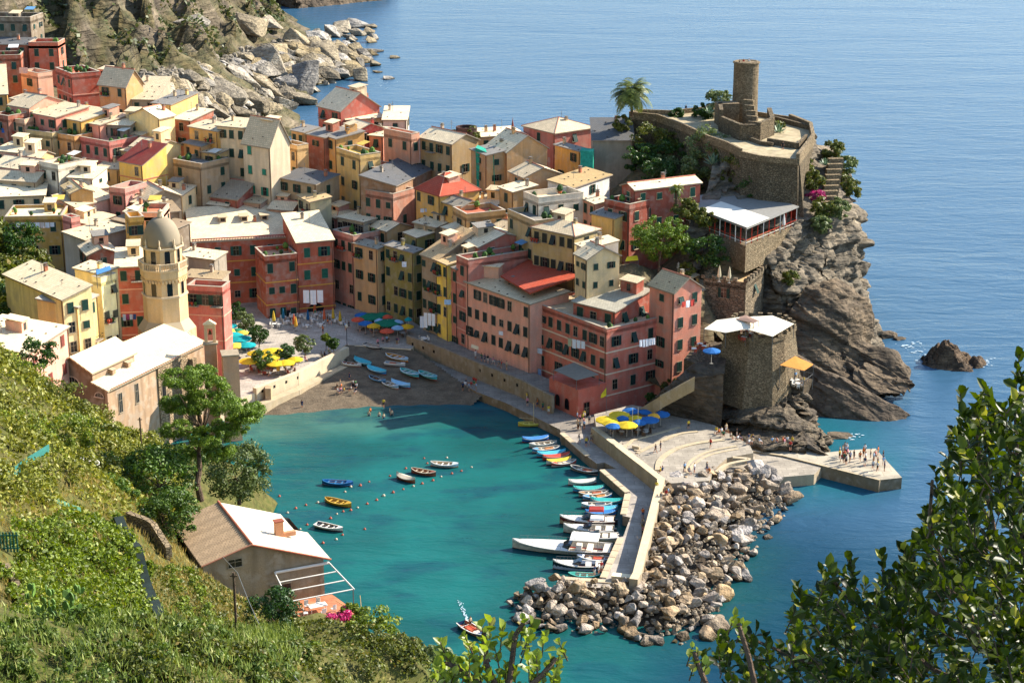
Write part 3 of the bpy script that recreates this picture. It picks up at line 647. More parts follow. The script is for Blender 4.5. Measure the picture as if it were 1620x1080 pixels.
H('white terrace house with parapet and two black windows', '#cfcabe', (828, 312), (852, 322), 333, ('x', 923), 13, 'f', rc=CREAM, group=g_right, cf=2, cs=3, fl=4.6, parapet=1.1)
H('long white house with a straw coloured roof behind the white terrace house', '#cdd0d0', (907, 297), (966, 277), 342, 6, 11, 's', rc='#a08a60', group=g_right, cf=1, cs=0)
H('buff house with green shutters at the foot of the white terrace house', '#b59c6c', (803, 338), (846, 357), 330, 7, 13, 'f', rc=SLG, group=g_right, cf=3, fl=4.2)
H('pale pink house with a cream roof left of the brick red villa', '#c98f80', (922, 314), (942, 323), 333, ('x', 966), 10, 's', rc=CREAM, group=g_right, cf=2, cs=1)
H('plain yellow house with a bluish roof left of the brick red villa', '#d0a94f', (936, 338), (972, 346), 325, 8, 8, 's', rc=SLG, group=g_right, cf=0, cs=0)
H('brick red villa annex with a dark roof terrace', '#984a3a', (956, 322), (996, 331), 326, 8, 15, 'f', rc=DSL, group=g_right, cf=2, fl=5.5, frame='#c9b78f')
H('brick red villa with cream framed green windows and a sunlit roof below the castle', '#984a3a', (984, 293), (1005, 301), 328, ('x', 1108), 15, 'gx', rc=CREAM, group=g_right, cf=1, cs=4, fl=5, rise=.8, frame='#d8c79b', sh='#20503f', styles=['closed'])
# piazza side
PAL = H('long brick red palazzo with a balustraded eave and skylights facing the piazza', '#ac5236', (303, 383), (468, 374), 347, 16, 18.5, 's', rc=CREAM, group=g_front, cf=6, cs=0, fl=4.55, rise=3.3, band='#cf9a48', sh='#1d4a3c', wear=.55, ww=1.1, wh=1.9, wz=2.3, cat='palazzo', name='palazzo', rows=4, spots=False)
H('brick red palazzo centre block carrying a wide open terrace with plants', '#ac5236', (419, 413), (470, 408), 338, 8, 14.5, 'f', rc='#b08f74', group=g_front, cf=3, cs=0, fl=4.6, band='#cf9a48', wear=.9, ww=1.1, wh=1.9, cat='palazzo', name='palazzo', rows=3, styles=['closed'])
H('brick red palazzo right wing with a white laundry sheet over its arch', '#ac5438', (470, 384), (527, 379), 342, 12, 18, 's', rc=CREAM, group=g_front, cf=2, cs=0, fl=4.6, band='#cf9a48', sh='#1f5a48', ww=1.2, wh=1.9, wz=2.2, cat='palazzo', name='palazzo', rows=3, rise=3.2, spots=False)
H('pink house with a glazed rooftop loggia in the corner of the piazza', '#bd8070', (526, 370), (559, 380), 350, 9, 18, 'f', rc=SLG, group=g_front, cf=3, fl=4.4, cs=0)
H('penthouse with a dark glazed verandah under a flat cream roof', '#9c9484', (534, 344), (575, 352), 355, ('x', 623), 8, 'p', rc=CREAM, group=g_mid, cf=5, cs=2, ww=1.4, wh=2.0, styles=['glass'])
H('low house with a cream hipped roof and red posts behind the penthouse', '#b2746a', (504, 337), (533, 345), 362, ('x', 571), 7, 'h', rc=SLATE, group=g_mid, cf=2)
H('grey green cottage with a sandy speckled roof between palazzo and ridge', '#a9a484', (471, 309), (491, 320), 362, ('x', 524), 11, 's', rc='#c0a67c', group=g_mid, cf=2, cs=0)
H('long white shed roof house in front of the sandy yellow terrace', WHI, (446, 312), (508, 300), 370, 6, 7, 's', rc=CREAM, group=g_mid, cf=0, cs=0)
H('cream corner house with a bare slate roof between pink and olive houses', '#c39c6c', (558, 384), (597, 394), 345, ('x', 613), 17, 's', rc='#8c8a7e', group=g_front, cf=2, fl=4.6, cs=1, wear=.5)
H('small ochre attic house with a cream roof above the cream corner house', '#c19c66', (587, 358), (612, 366), 352, ('x', 652), 8, 'gp', rc=CREAM, group=g_mid, cf=2, cs=1)
H('olive green house with seven storeys of shutters facing the beach', '#8a8340', (608, 387), (654, 400), 340, ('x', 668), 18, 's', rc=SLG, group=g_front, cf=4, fl=3.6, cs=1)
H('olive rooftop room with a cream roof on the olive green house', '#8f8a4c', (640, 368), (660, 376), 344, ('x', 698), 9, 's', rc=CREAM, group=g_front, cf=2)
H('weathered grey ochre house with long white laundry at its foot', '#96836a', (667, 402), (692, 411), 328, 9, 19, 's', rc='#c2a67c', group=g_front, cf=3, fl=4.0, rise=4)
H('lemon yellow slim house between weathered grey and pink houses', '#f0c410', (690, 411), (708, 419), 324, 9, 19, 's', rc='#c2a67c', group=g_front, cf=2, fl=3.9, cs=0, ww=.8)
H('pink slim house with stacked balconies left of the long salmon block', '#bb6f62', (707, 419), (723, 426), 322, 8, 18, 's', rc=SLG, group=g_front, cf=2, fl=4.2, cs=0)
H('rose corner house with a pale cornice and terrace beside the gabled attic', '#b96a5c', (722, 411), (741, 419), 319, ('x', 842), 20, 'f', rc=SLG, group=g_front, cf=1, fl=4.4, cs=0, band=LPK)
H('rose gabled attic house with two white framed windows', '#b8665a', (757, 391), (841, 379), 323, 7, 8, 'gx', rc=CREAM, group=g_front, cf=2, cs=0, rise=1.9, rows=1, frame='#d8d2c4', wz=1.3)
SAL = H('long salmon block with white slatted windows above the harbour wall', '#d49480', (737, 446), (839, 481), 316, 9, 14.5, 's', rc='#bfae8e', group=g_front, cf=8, fl=3.75, wz=1.7, cs=0, sh='#1a2c2a', rise=.7, wear=.45, found=2)
DRD = H('long brick salmon block with white string courses above the harbour wall', '#bd6452', (839, 480), (960, 525), 306, ('x', 1043), 13.6, 'f', rc='#b8a98c', group=g_front, cf=9, fl=3.9, wz=2.0, cs=3, band='#d8c4a8', sh='#1c3430', parapet=.5, found=2)
H('red penthouse with a loggia under a pale grey sheet roof on the brick salmon block', '#a5503f', (907, 477), (973, 493), 299, ('x', 1029), 5, 's', rc='#a5a294', group=g_front, cf=3, cs=2, rise=1.8, ww=1.3, wh=1.8, spots=False)
TWR = H('tall pink end house with a gable side bright in the sun', '#d0806a', (1028, 450), (1067, 463), 297, ('x', 1110), 17.5, 'gp', rc='#b3a281', group=g_front, cf=1, fl=4.0, cs=2, rise=2.1)
H('narrow yellow house half hidden behind the tall pink end house', '#c7a046', (1108, 460), (1130, 452), 308, 6, 13, 's', rc=SLATE, group=g_front, cf=1, cs=0)
H('buff cottage with a cream roof sitting above the red tiled roof', '#c9b082', (910, 401), (929, 410), 303, ('x', 980), 7, 'gp', rc=CREAM, group=g_right, cf=2, cs=2, ww=.8, wh=1.1, rise=1.7)
H('yellow grey two storey house with dark shutters and a hipped slate roof', '#ae9a62', (843, 359), (909, 373), 319, ('x', 948), 11, 'h', rc=SLATE, group=g_right, cf=5, cs=1, fl=4.6, sh='#232b26')
H('little white house with a grey lean-to roof above the buff cottage', '#c6c2ba', (912, 386), (928, 394), 309, ('x', 978), 7, 's', rc=CREAM, group=g_right, cf=0, cs=1)
STN = H('crenellated stone house with one green window beneath the cliff', '#7d705c', (1113, 446), (1180, 454), 309, ('x', 1209), 15, 'f', rc='#b79b72', group=g_right, cf=1, cs=1, crenel=True, mw=stone('#7d705c', 1.3), parapet=.8, fl=6, pipe=False)
# church side
H('big pale yellow house with a broad bleached roof left of the church', '#e2cd8e', (7, 434), (99, 474), 288, ('x', 145), 16, 's', rc=CREAM, group=g_left, cf=0, cs=2, rise=1.4)
H('mustard shaded front house with green shutters and a corner terrace left of the church', '#cfb266', (122, 486), (153, 467), 274, 7, 16, 's', rc='#a9a49a', group=g_left, cf=2, fl=4.6, rise=1.0, cs=0)
H('tall cream house with a blue awning on its crowded roof terrace', '#e6d59a', (160, 448), (184, 440), 283, ('x', 150), 20, 'f', rc=CREAM, group=g_left, cf=2, fl=4.4, cs=0, sh='#4a4a38')
H('cream house with a wide pale roof behind the blue awning terrace', PYEL, (118, 424), (160, 434), 292, ('x', 186), 12, 's', rc=CREAM, group=g_left, cf=0, cs=0)
H('pink low house with a bleached roof and brown shutters, nearest left of the church', '#cf9684', (42, 559), (107, 517), 252, 11, 13, 's', rc=CREAM, group=g_left, cf=3, cs=0, fl=4.6, sh='#7a3a30', rise=1.2, styles=['closed'])
H('rounded raspberry pink house with terrace right behind the bell gable', '#b86058', (296, 459), (352, 462), 303, 4, 14, 'f', rc='#b59c74', group=g_left, cf=3, fl=4.6, cs=0, band=LPK, rows=1, styles=['open'], ww=1.2, wh=1.9)
H('grey gable house with a sunlit slate roof directly right of the dome', '#8f877c', (284, 404), (339, 411), 320, 4, 10, 's', rc=CREAM, group=g_left, cf=0, cs=0)
H('low house with a ramshackle brown roof behind the raspberry pink terrace', '#9b8d7c', (292, 438), (350, 442), 312, 3.5, 6, 's', rc='#a39070', group=g_left, cf=0, cs=0)
gm2 = g_mid
for lb_, w_, A_, B_, Y_, sd_, h_, rf_, rc_ in (
    ('low sunlit house between the worn slate roof and the palazzo ridge', CRM, (252, 306), (288, 309), 362, 6, 5, 's', CREAM),
    ('cream roofed house above the left palazzo skylight', TAN, (322, 322), (360, 326), 366, 6, 5, 'gp', CREAM),
    ('brown roofed house above the right palazzo skylight', '#a8897a', (372, 318), (412, 322), 366, 6, 5, 's', '#b8a686'),
    ('small pink house touching the back of the palazzo right wing', LPK, (425, 330), (462, 333), 363, 6, 5, 'gp', CREAM),
    ('tiny tan house wedged between plant terrace and pale roofs', TAN, (72, 322), (98, 324), 346, 5, 5, 's', SLATE),
    ('tiny white house behind the slanting slate strip roof', WHI, (150, 300), (172, 297), 356, 5, 5, 's', CREAM),
    ('narrow ochre house right of the pink turret', OCH, (200, 318), (226, 322), 350, 5, 6, 'gp', CREAM),
    ('brown stone house left of the red tiled yellow house', '#8f7760', (612, 324), (652, 316), 364, 6, 7, 's', SLG),
    ('pinkish house with a cream roof behind the penthouse', '#bb8570', (570, 326), (606, 332), 366, 7, 6, 's', CREAM),
    ('grey house below the balcony laundry of the yellow house', GRY, (655, 352), (690, 360), 346, 6, 6, 's', CREAM),
    ('small white house above the gabled rose attic', WHI, (700, 360), (728, 368), 336, 5, 6, 's', CREAM),
    ('low tan house between rose attic and white terrace house', TAN, (762, 358), (800, 364), 336, 6, 6, 'gp', SLATE),
    ('cream cottage directly behind the ochre terrace house', CRM, (744, 322), (784, 326), 352, 6, 6, 's', CREAM),
    ('small salmon house right of the crimson house on the ridge', SALM, (584, 214), (606, 216), 384, 6, 8, 's', CREAM),
    ('grey roofed small house left of the tall cream corner house', OCH, (290, 226), (318, 232), 378, 6, 8, 's', SLG),
    ('sandy house under the ochre rambling roof on the ridge', '#c9a86c', (318, 240), (344, 244), 374, 5, 9, 's', SLATE),
    ('small rosy house at the left edge below the ridge row', LPK, (-10, 238), (28, 242), 378, 6, 6, 's', CREAM),
    ('ochre house with a cream lid roof left of the white cluster', '#c2a062', (30, 250), (62, 252), 372, 6, 6, 'gp', CREAM),
    ('slate roofed hut right of the white chimney cluster', GRY, (96, 268), (128, 270), 368, 6, 5, 's', SLATE),
    ('tan hut behind the bell tower dome among brown roofs', TAN, (232, 324), (256, 322), 352, 4, 5, 's', SLATE)):
    H(lb_, w_, A_, B_, Y_, sd_, h_, rf_, rc=rc_, group=gm2, cs=1)
def arches(lbl, items):
    rt = [o for o in COL.objects if o.get('label', '').startswith(lbl)][0]; W, D, h = HINFO[rt.name]
    for fx_, zc, w_, hh in items: add_window(rt, (fx_ - .5) * W, -D / 2 - .02, zc, 0, w_, hh, 'glass', arch=True, frame='#8f4638')
arches('brick red palazzo centre', [(.68, 2.0, 3.0, 4.0), (.14, 1.7, 1.4, 3.0)]); arches('brick red palazzo right', [(.45, 3.0, 3.6, 4.4)])
def lm(o): return Matrix.Translation(o.location) @ Matrix.Rotation(o.rotation_euler.z, 4, 'Z')
def merge(main, *others):
    """blocks of one building become parts of ONE thing"""
    for o in others:
        M = lm(main).inverted() @ lm(o)
        for ch in list(o.children):
            N = M @ ch.matrix_basis; ch.parent = main; ch.matrix_basis = N
        bpy.data.objects.remove(o)
def find(lbl):
    return [o for o in COL.objects if o.get('label', '').startswith(lbl)][0]
merge(PAL[0], find('brick red palazzo centre'), find('brick red palazzo right'))
PAL[0]['label'] = 'huge brick red palazzo with balustraded eave, skylights and open terrace facing the piazza'
merge(DRD[0], find('red penthouse'))
DRD[0]['label'] = 'long brick salmon block with string courses and a roof penthouse above the harbour wall'
merge(find('greenish grey tall'), find('rose pink upper')); merge(find('golden ochre lower'), find('mustard yellow upper'))
find('greenish grey')['label'] = 'grey green house with a rose pink upper storey and balcony in the ridge row'
find('golden ochre')['label'] = 'golden ochre house with a mustard top storey and railed balcony in the ridge row'
merge(find('olive green house'), find('olive rooftop')); merge(find('rose corner house'), find('rose gabled attic'))
find('rose corner')['label'] = 'rose corner house with gabled attic and two white framed windows by the red tile roof'
merge(find('brick red villa with'), find('brick red villa annex')); merge(find('cream corner house'), find('small ochre attic'))
merge(find('pink house with a glazed'), find('penthouse with')); merge(find('tall cream house with a blue'), find('cream house with a wide pale roof behind'))
# ---------------------------------------------------------------- sea
def sea():
    m, n, b = newmat('sea_water')
    g = n.nodes.new('ShaderNodeNewGeometry'); sx = n.nodes.new('ShaderNodeSeparateXYZ'); n.links.new(g.outputs['Position'], sx.inputs[0])
    hc = atz(690, 800, 0)
    def blobf(c, rx, ry, ang, lo, hi):
        mp = n.nodes.new('ShaderNodeMapping'); mp.vector_type = 'TEXTURE'
        mp.inputs['Location'].default_value = (c[0], c[1], 0); mp.inputs['Rotation'].default_value = (0, 0, ang); mp.inputs['Scale'].default_value = (rx, ry, 1e6)
        nz = n.nodes.new('ShaderNodeTexNoise'); nz.inputs['Scale'].default_value = .05; nz.inputs['Detail'].default_value = 4; n.links.new(g.outputs['Position'], nz.inputs[0])
        ad = n.nodes.new('ShaderNodeVectorMath'); ad.operation = 'SCALE'; ad.inputs['Scale'].default_value = 18; n.links.new(nz.outputs['Color'], ad.inputs[0])
        a2 = n.nodes.new('ShaderNodeVectorMath'); a2.operation = 'ADD'; n.links.new(g.outputs['Position'], a2.inputs[0]); n.links.new(ad.outputs[0], a2.inputs[1])
        n.links.new(a2.outputs[0], mp.inputs[0])
        ln = n.nodes.new('ShaderNodeVectorMath'); ln.operation = 'LENGTH'; n.links.new(mp.outputs[0], ln.inputs[0])
        r = n.nodes.new('ShaderNodeMapRange'); r.interpolation_type = 'SMOOTHSTEP'; r.inputs[1].default_value = lo; r.inputs[2].default_value = hi; r.inputs[3].default_value = 1; r.inputs[4].default_value = 0
        n.links.new(ln.outputs['Value'], r.inputs[0]); return r.outputs[0]
    deep = (.030, .082, .140, 1); turq = (.008, .108, .098, 1); shal = (.06, .15, .11, 1); green = (.008, .06, .055, 1)
    bay = blobf((hc.x - 3, hc.y - 4), 54, 66, 0, .76, 1.12)
    near = blobf((atz(1190, 850, 0).x - 8, atz(1190, 850, 0).y), 24, 34, .1, .45, 1.1); low_ = blobf((atz(1150, 1000, 0).x, atz(1150, 1000, 0).y - 10), 75, 72, 0, .5, 1.1)
    farg = blobf((atz(1340, 680, 0).x, atz(1340, 680, 0).y), 20, 30, .0, .4, 1.1)
    cove = blobf((atz(500, 30, 0).x - 20, atz(500, 30, 0).y - 60), 50, 90, .0, .3, 1.1)
    beach = blobf((atz(560, 640, 0).x, atz(560, 640, 0).y), 26, 13, 0, .3, 1.15)
    c = mixrgb(n, bay, mixrgb(n, low_, deep, (.004, .034, .062, 1)), turq)
    c = mixrgb(n, mathn(n, 'MULTIPLY', near, .75), c, green); c = mixrgb(n, mathn(n, 'MULTIPLY', farg, .6), c, (.0, .10, .11, 1)); c = mixrgb(n, cove, c, (.0, .08, .10, 1))
    c = mixrgb(n, mathn(n, 'MULTIPLY', beach, .75), c, shal)
    c = mixrgb(n, mathn(n, 'MULTIPLY', noise_fac(n, .045, .4, .62, 5), mathn(n, 'MULTIPLY', bay, .6)), c, (.006, .046, .046, 1))
    weed = noise_fac(n, .11, .51, .64, 6, vec=scaled(n, .8, 1.5, 1)); weed2 = noise_fac(n, .5, .5, .75, 4)
    inb = mathn(n, 'MAXIMUM', bay, near)
    c = mixrgb(n, mathn(n, 'MULTIPLY', mathn(n, 'MULTIPLY', weed, mathn(n, 'ADD', mathn(n, 'MULTIPLY', weed2, .3), .5)), inb), c, (.006, .04, .065, 1))
    c = mixrgb(n, mathn(n, 'MULTIPLY', noise_fac(n, 1.2, .6, .8, 3, vec=scaled(n, .8, 1.3, 1)), mathn(n, 'MULTIPLY', near, .5)), c, (.06, .06, .025, 1))
    n.links.new(c, b.inputs['Base Color']); b.inputs['Roughness'].default_value = .27; b.inputs['IOR'].default_value = 1.25; b.inputs['Specular IOR Level'].default_value = .2
    # ripples: fine chop + long swell
    h1 = noise_fac(n, 1.0, .0, 1, 5, vec=scaled(n, .55, 1.1, 1), dist=.5)
    h2 = noise_fac(n, 1.0, .0, 1, 4, vec=scaled(n, .10, .26, 1), dist=.8)
    h3 = noise_fac(n, 1.0, .0, 1, 3, vec=scaled(n, .012, .03, 1), dist=.5)
    h = mathn(n, 'ADD', mathn(n, 'MULTIPLY', h1, .16), mathn(n, 'ADD', mathn(n, 'MULTIPLY', h2, .6), mathn(n, 'MULTIPLY', h3, 1.6)))
    bump(n, b, h, .55, 1.0)
    mb = MB(); mb.face([(-9000, -500, 0), (9000, -500, 0), (9000, 16000, 0), (-9000, 16000, 0)], m)
    o = mb.build('sea'); tag(o, 'turquoise harbour water turning deep blue out to the open sea', kind='structure'); return o
sea()

PAV = plain('#8f8a82', .85, .15, .14); CONC = plaster('#a79c88', .5); CONL = plaster('#c9bca2', .35); ASPH = plaster('#8a8478', .6)
def poly_prism(name, pts, zt, zb, mtop, mside, label=None, kind='structure', cat=None):
    """pts: list of (px,py) seen on the plane z=zt"""
    P = [atz(x, y, zt) for x, y in pts]
    ar = sum(P[i].x * P[(i + 1) % len(P)].y - P[(i + 1) % len(P)].x * P[i].y for i in range(len(P)))
    if ar < 0: P.reverse()
    b = MB(); b.prism([(p.x, p.y, zb) for p in P], [(p.x, p.y, p.z) for p in P], mside, True, mtop)
    o = b.build(name); tag(o, label, cat, kind=kind); return P
def wall_line(name, pts, zt, zb, th, m, label, cat='wall', kind=None, top=None, closed=False, holes=0):
    """free-standing wall whose top centre line follows pts (px,py) on z=zt"""
    P = [atz(*p, zt) if len(p) == 2 else atz(p[0], p[1], p[2]) for p in pts]
    b = MB()
    for i in range(len(P) - 1):
        a, c = P[i], P[i + 1]; d = Vector((c.x - a.x, c.y - a.y, 0)).normalized(); nn = Vector((-d.y, d.x, 0)) * th / 2
        e = d * th * .25
        A = [a - nn - e, c - nn + e, c + nn + e, a + nn - e]
        off = .004 * (i % 2)
        b.prism([(p.x, p.y, p.z - 2.3 if zb is None else zb) for p in A], [(p.x, p.y, p.z + off) for p in A], m, True, top or m)
    o = b.build(name); tag(o, label, cat, kind=kind); return o, P

# piazza, lanes, quay
piazza = poly_prism('piazza', [(345, 640), (340, 500), (395, 470), (470, 470), (560, 470), (640, 510), (668, 533), (650, 552), (548, 545), (408, 620)], 3.2, -3, paving('#a89e90', .8), CONL, 'paved harbour square of worn stone')
slope = MB()
sp_ = [atz(548, 546, 3.15), atz(655, 553, 3.0), atz(762, 625, 1.2), atz(741, 645, -.3), atz(640, 652, -.4), atz(520, 660, -.4), atz(400, 664, -.4), atz(415, 632, 1.3), atz(548, 578, 1.9)]
BEACHM = rockmat('#655948', '#7a6c58', '#453c32', .5, name='sand', seedvar=False, bs=.15)
ctr = atz(600, 600, 1.6)
NB = 14
beach_rb = RBF([(p.x, p.y, p.z) for p in sp_] + [(ctr.x, ctr.y, 1.5), (atz(560, 628, .6).x, atz(560, 628, .6).y, .55), (atz(480, 640, .5).x, atz(480, 640, .5).y, .45)])
x0, x1 = min(p.x for p in sp_), max(p.x for p in sp_); y0, y1 = min(p.y for p in sp_) - 3, max(p.y for p in sp_)
def inpoly(x, y, P):
    c = False; j = len(P) - 1
    for i in range(len(P)):
        if (P[i][1] > y) != (P[j][1] > y) and x < (P[j][0] - P[i][0]) * (y - P[i][1]) / (P[j][1] - P[i][1]) + P[i][0]: c = not c
        j = i
    return c
def grid_terrain(name, xs, ys, zf, m, keep=None, disp=None, label=None, kind='structure', smooth=True, build=True):
    X, Y = np.meshgrid(xs, ys); Q = np.stack([X.ravel(), Y.ravel()], 1); Z = zf(Q)
    V = np.column_stack([Q, Z])
    if disp is not None: V = disp(V)
    nx, ny = len(xs), len(ys); i = np.arange(nx * ny).reshape(ny, nx)
    Fq = np.stack([i[:-1, :-1], i[:-1, 1:], i[1:, 1:], i[1:, :-1]], -1).reshape(-1, 4)
    if keep is not None:
        k = keep(V[Fq].mean(1)); Fq = Fq[k]
    me = npmesh(name, V, Fq, [m], smooth); o = linkobj(name, me); tag(o, label, kind=kind)
    return o, V.reshape(ny, nx, 3)
bpoly = [(p.x, p.y) for p in sp_]
grid_terrain('beach', np.linspace(x0, x1, 90), np.linspace(y0, y1, 70), lambda Q: beach_rb(Q) + .05 * np.sin(Q[:, 0] * 1.3) * np.sin(Q[:, 1] * .9), BEACHM,
             keep=lambda Cc: np.array([inpoly(c[0], c[1], bpoly) for c in Cc]), label='small brown shingle beach sloping into the harbour')
# white sea wall of the piazza with square drain holes
sw, swp = wall_line('sea_wall', [(404, 613), (470, 588), (548, 549)], 4.1, -.6, .9, plaster('#b5aa92', .4), 'whitewashed sea wall with square holes between piazza and beach')
hb = MB()
for k in range(7):
    t = (k + .5) / 7; p = swp[0].lerp(swp[1], t * 2) if t < .5 else swp[1].lerp(swp[2], t * 2 - 1)
    hb.box((p.x + .2, p.y - .44, 3.2), (.6, .1, .5), M_DARK, math.atan2(swp[2].y - swp[0].y, swp[2].x - swp[0].x))
ho = hb.build('drain_hole'); ho.parent = sw; ho['kind'] = 'stuff'
w2, _ = wall_line('buttress', [(407, 640), (470, 615), (548, 577)], 1.9, -.6, 1.6, plaster('#a2967c', .5), 'sloping concrete foot of the white sea wall'); w2.parent = sw
for k_ in ('label', 'category'):
    if k_ in w2: del w2[k_]
b = MB(); p = atz(425, 618, 3.3); b.box((p.x, p.y, 1.8), (1.0, 1.6, 4.4), plaster('#a08a6c', .5)); o = b.build('pier_block'); o.parent = sw
# upper lane along the houses
poly_prism('upper_lane', [(640, 500), (668, 518), (737, 546), (838, 586), (884, 606), (876, 628), (824, 604), (760, 578), (700, 553), (645, 533)], 4.0, -3, paving('#8c8376', .8), CONC, 'paved lane running along the foot of the harbour houses')
up, upp = wall_line('parapet_wall', [(645, 531), (700, 550), (760, 575), (824, 600), (874, 626)], 4.7, .6, .5, plaster('#83765f', .7), 'ochre parapet wall with square openings along the harbour lane')
hb = MB()
for k in range(13):
    t = (k + .5) / 13 * (len(upp) - 1); i = int(t); p = upp[i].lerp(upp[i + 1], t - i); dd = upp[i + 1] - upp[i]
    hb.box((p.x - .05, p.y - .24, 3.5), (.55, .12, .55), M_DARK, math.atan2(dd.y, dd.x))
ho = hb.build('drain_hole'); ho.parent = up; ho['kind'] = 'stuff'
poly_prism('quay', [(652, 548), (760, 594), (868, 640), (905, 636), (960, 636), (975, 690), (946, 700), (888, 690), (886, 679), (800, 637), (755, 620), (700, 590), (672, 575), (655, 560)], 1.5, -3, paving('#877e72', 1.2), plaster('#75664e', .7), 'low stone quay between the parapet wall and the water')
# mole
MOLE = paving('#a1978a', 1.6); MOLEE = plaster('#ab9e86', .5)
mole_pts = [(886, 684), (930, 722), (944, 733), (956, 731), (975, 741), (949, 742), (992, 779), (985, 815), (997, 818), (986, 848), (979, 849), (952, 915), (884, 911), (880, 924), (972, 931), (975, 915), (1008, 917), (1045, 760), (1020, 735), (946, 688)]
poly_prism('mole', mole_pts, 1.56, -3, MOLE, plaster('#7a6f60', .6), 'concrete mole walkway ending beside the breakwater')
ed = MB()
for a, c in (((889, 685), (930, 721)), ((952, 743), (993, 779)), ((993, 781), (986, 814)), ((982, 851), (954, 914)), ((886, 914), (972, 921))):
    A = atz(*a, 1.6); C = atz(*c, 1.6); d = (C - A); L = d.length; ang = math.atan2(d.y, d.x); k = int(L / 2.2)
    for i in range(k):
        q = A + d * ((i + .5) / k); ed.box((q.x, q.y, 1.62), (L / k * .94, .9, .16), MOLEE, ang)
o = ed.build('kerb'); tag(o, 'pale stone kerb blocks edging the mole', kind='structure')
mw_, mwp = wall_line('mole_wall', [(941, 676), (1018, 735), (1046, 757), (1030, 820), (1008, 905), (1003, 914)], 3.9, -1, 1.15, plaster('#8f846e', .6), 'tall pale sea wall along the outer edge of the mole', top=plaster('#b3a78c', .3))
mw2, _ = wall_line('mole_wall', [(972, 908), (1000, 911)], 2.4, -1, 1.2, plaster('#c9bca0', .3), 'end piece', top=plaster('#dccfb2', .25)); mw2.parent = mw_
for k_ in ('label', 'category'): del mw2[k_]
# steps beside the wall
st = MB()
for k in range(6):
    p = atz(1012 + k * 3.2, 725 + k * 3.4, 1.6); st.box((p.x - .6, p.y, 1.6 + (6 - k) * .18 + .0), (1.3, .45, (6 - k) * .36), MOLEE, -.6)
tag(st.build('steps'), 'short flight of stone steps against the tall mole wall', 'steps')
# terraced square
AMPH = paving('#9c9282', 1.0); AML = plaster('#a2977f', .5)
poly_prism('terrace_square', [(945, 686), (940, 655), (1000, 640), (1045, 648), (1090, 662), (1130, 672), (1186, 703), (1192, 716), (1150, 724), (1128, 744), (1122, 760), (1062, 764), (1040, 755), (1018, 737)], 3.2, -3, AMPH, plaster('#8f8470', .5), 'terraced stone square like a small amphitheatre above the breakwater')
am = MB()
def arc_strip(P, wd, h):
    Q = [atz(x, y, 3.2) for x, y in P]
    for i in range(len(Q) - 1):
        a, c = Q[i], Q[i + 1]; d = (c - a); ang = math.atan2(d.y, d.x); m = (a + c) / 2
        am.box((m.x, m.y, 3.2 + h / 2 - .2 + .003 * (i % 2)), (d.length + .12, wd, h + .4), AML, ang)
def smooth(P, n=6):
    out = []
    for i in range(len(P) - 1):
        p0 = P[max(i - 1, 0)]; p1 = P[i]; p2 = P[i + 1]; p3 = P[min(i + 2, len(P) - 1)]
        for k in range(n):
            t = k / n
            out.append(tuple(.5 * ((2 * p1[j]) + (-p0[j] + p2[j]) * t + (2 * p0[j] - 5 * p1[j] + 4 * p2[j] - p3[j]) * t * t + (-p0[j] + 3 * p1[j] - 3 * p2[j] + p3[j]) * t ** 3) for j in range(2)))
    out.append(tuple(P[-1])); return out
arc_strip(smooth([(1008, 717), (1030, 706), (1070, 688), (1103, 683)]), .6, .14)
arc_strip(smooth([(1040, 744), (1044, 728), (1066, 712), (1100, 702), (1145, 696)]), .8, .16)
arc_strip(smooth([(1084, 746), (1092, 730), (1120, 715), (1165, 706)]), .5, .14)
arc_strip(smooth([(1088, 748), (1099, 733), (1124, 719), (1168, 710)]), .5, .08)
arc_strip(smooth([(1134, 747), (1150, 735), (1185, 727), (1160, 724)]), .7, .14)
arc_strip([(985, 710), (1000, 697), (1075, 676)], .5, .15)
tag(am.build('kerb'), 'curved pale steps sweeping across the terraced square', kind='structure')
poly_prism('terrace_square', [(1118, 738), (1150, 722), (1192, 710), (1250, 722), (1300, 738), (1288, 750), (1200, 757), (1120, 764)], 1.8, -3, AMPH, plaster('#8f8470', .5), 'lower landing of the terraced square beside the sea pier')
poly_prism('pier', [(1180, 706), (1195, 700), (1250, 704), (1300, 716), (1340, 712), (1385, 709), (1427, 755), (1391, 759), (1292, 734), (1250, 722), (1190, 712)], 1.9, -3, paving('#a89e8a', 1.8), plaster('#5f5644', .8), 'broad concrete pier reaching into the open sea')
wall_line('retaining_wall', [(1188, 712), (1240, 720), (1292, 733), (1391, 758)], 2.05, -2, .5, plaster('#6f6450', .7), 'edge wall of the broad sea pier', top=AML)

# ---------------------------------------------------------------- town slope
ctrl = list(HB)
def C(px, py, Y): p = atY(px, py, Y); ctrl.append((p.x, p.y, p.z))
for px, z_, Y in ((-100, 20, 300), (300, 2, 330), (450, 2, 345), (620, 2, 330), (740, 3, 312), (840, 3, 300), (960, 3, 290), (1080, 3, 292),
                  (-200, 40, 450), (100, 22, 470), (240, 16, 450), (350, 8, 430), (480, 4, 428), (620, 4, 420), (760, 4, 408), (900, 6, 408), (1000, 20, 392)):
    ctrl.append((xat(px, Y, z_), Y, z_))
ctrl += [(-330, 300, 55), (-330, 480, 75), (-230, 300, 35), (-250, 480, 60)]
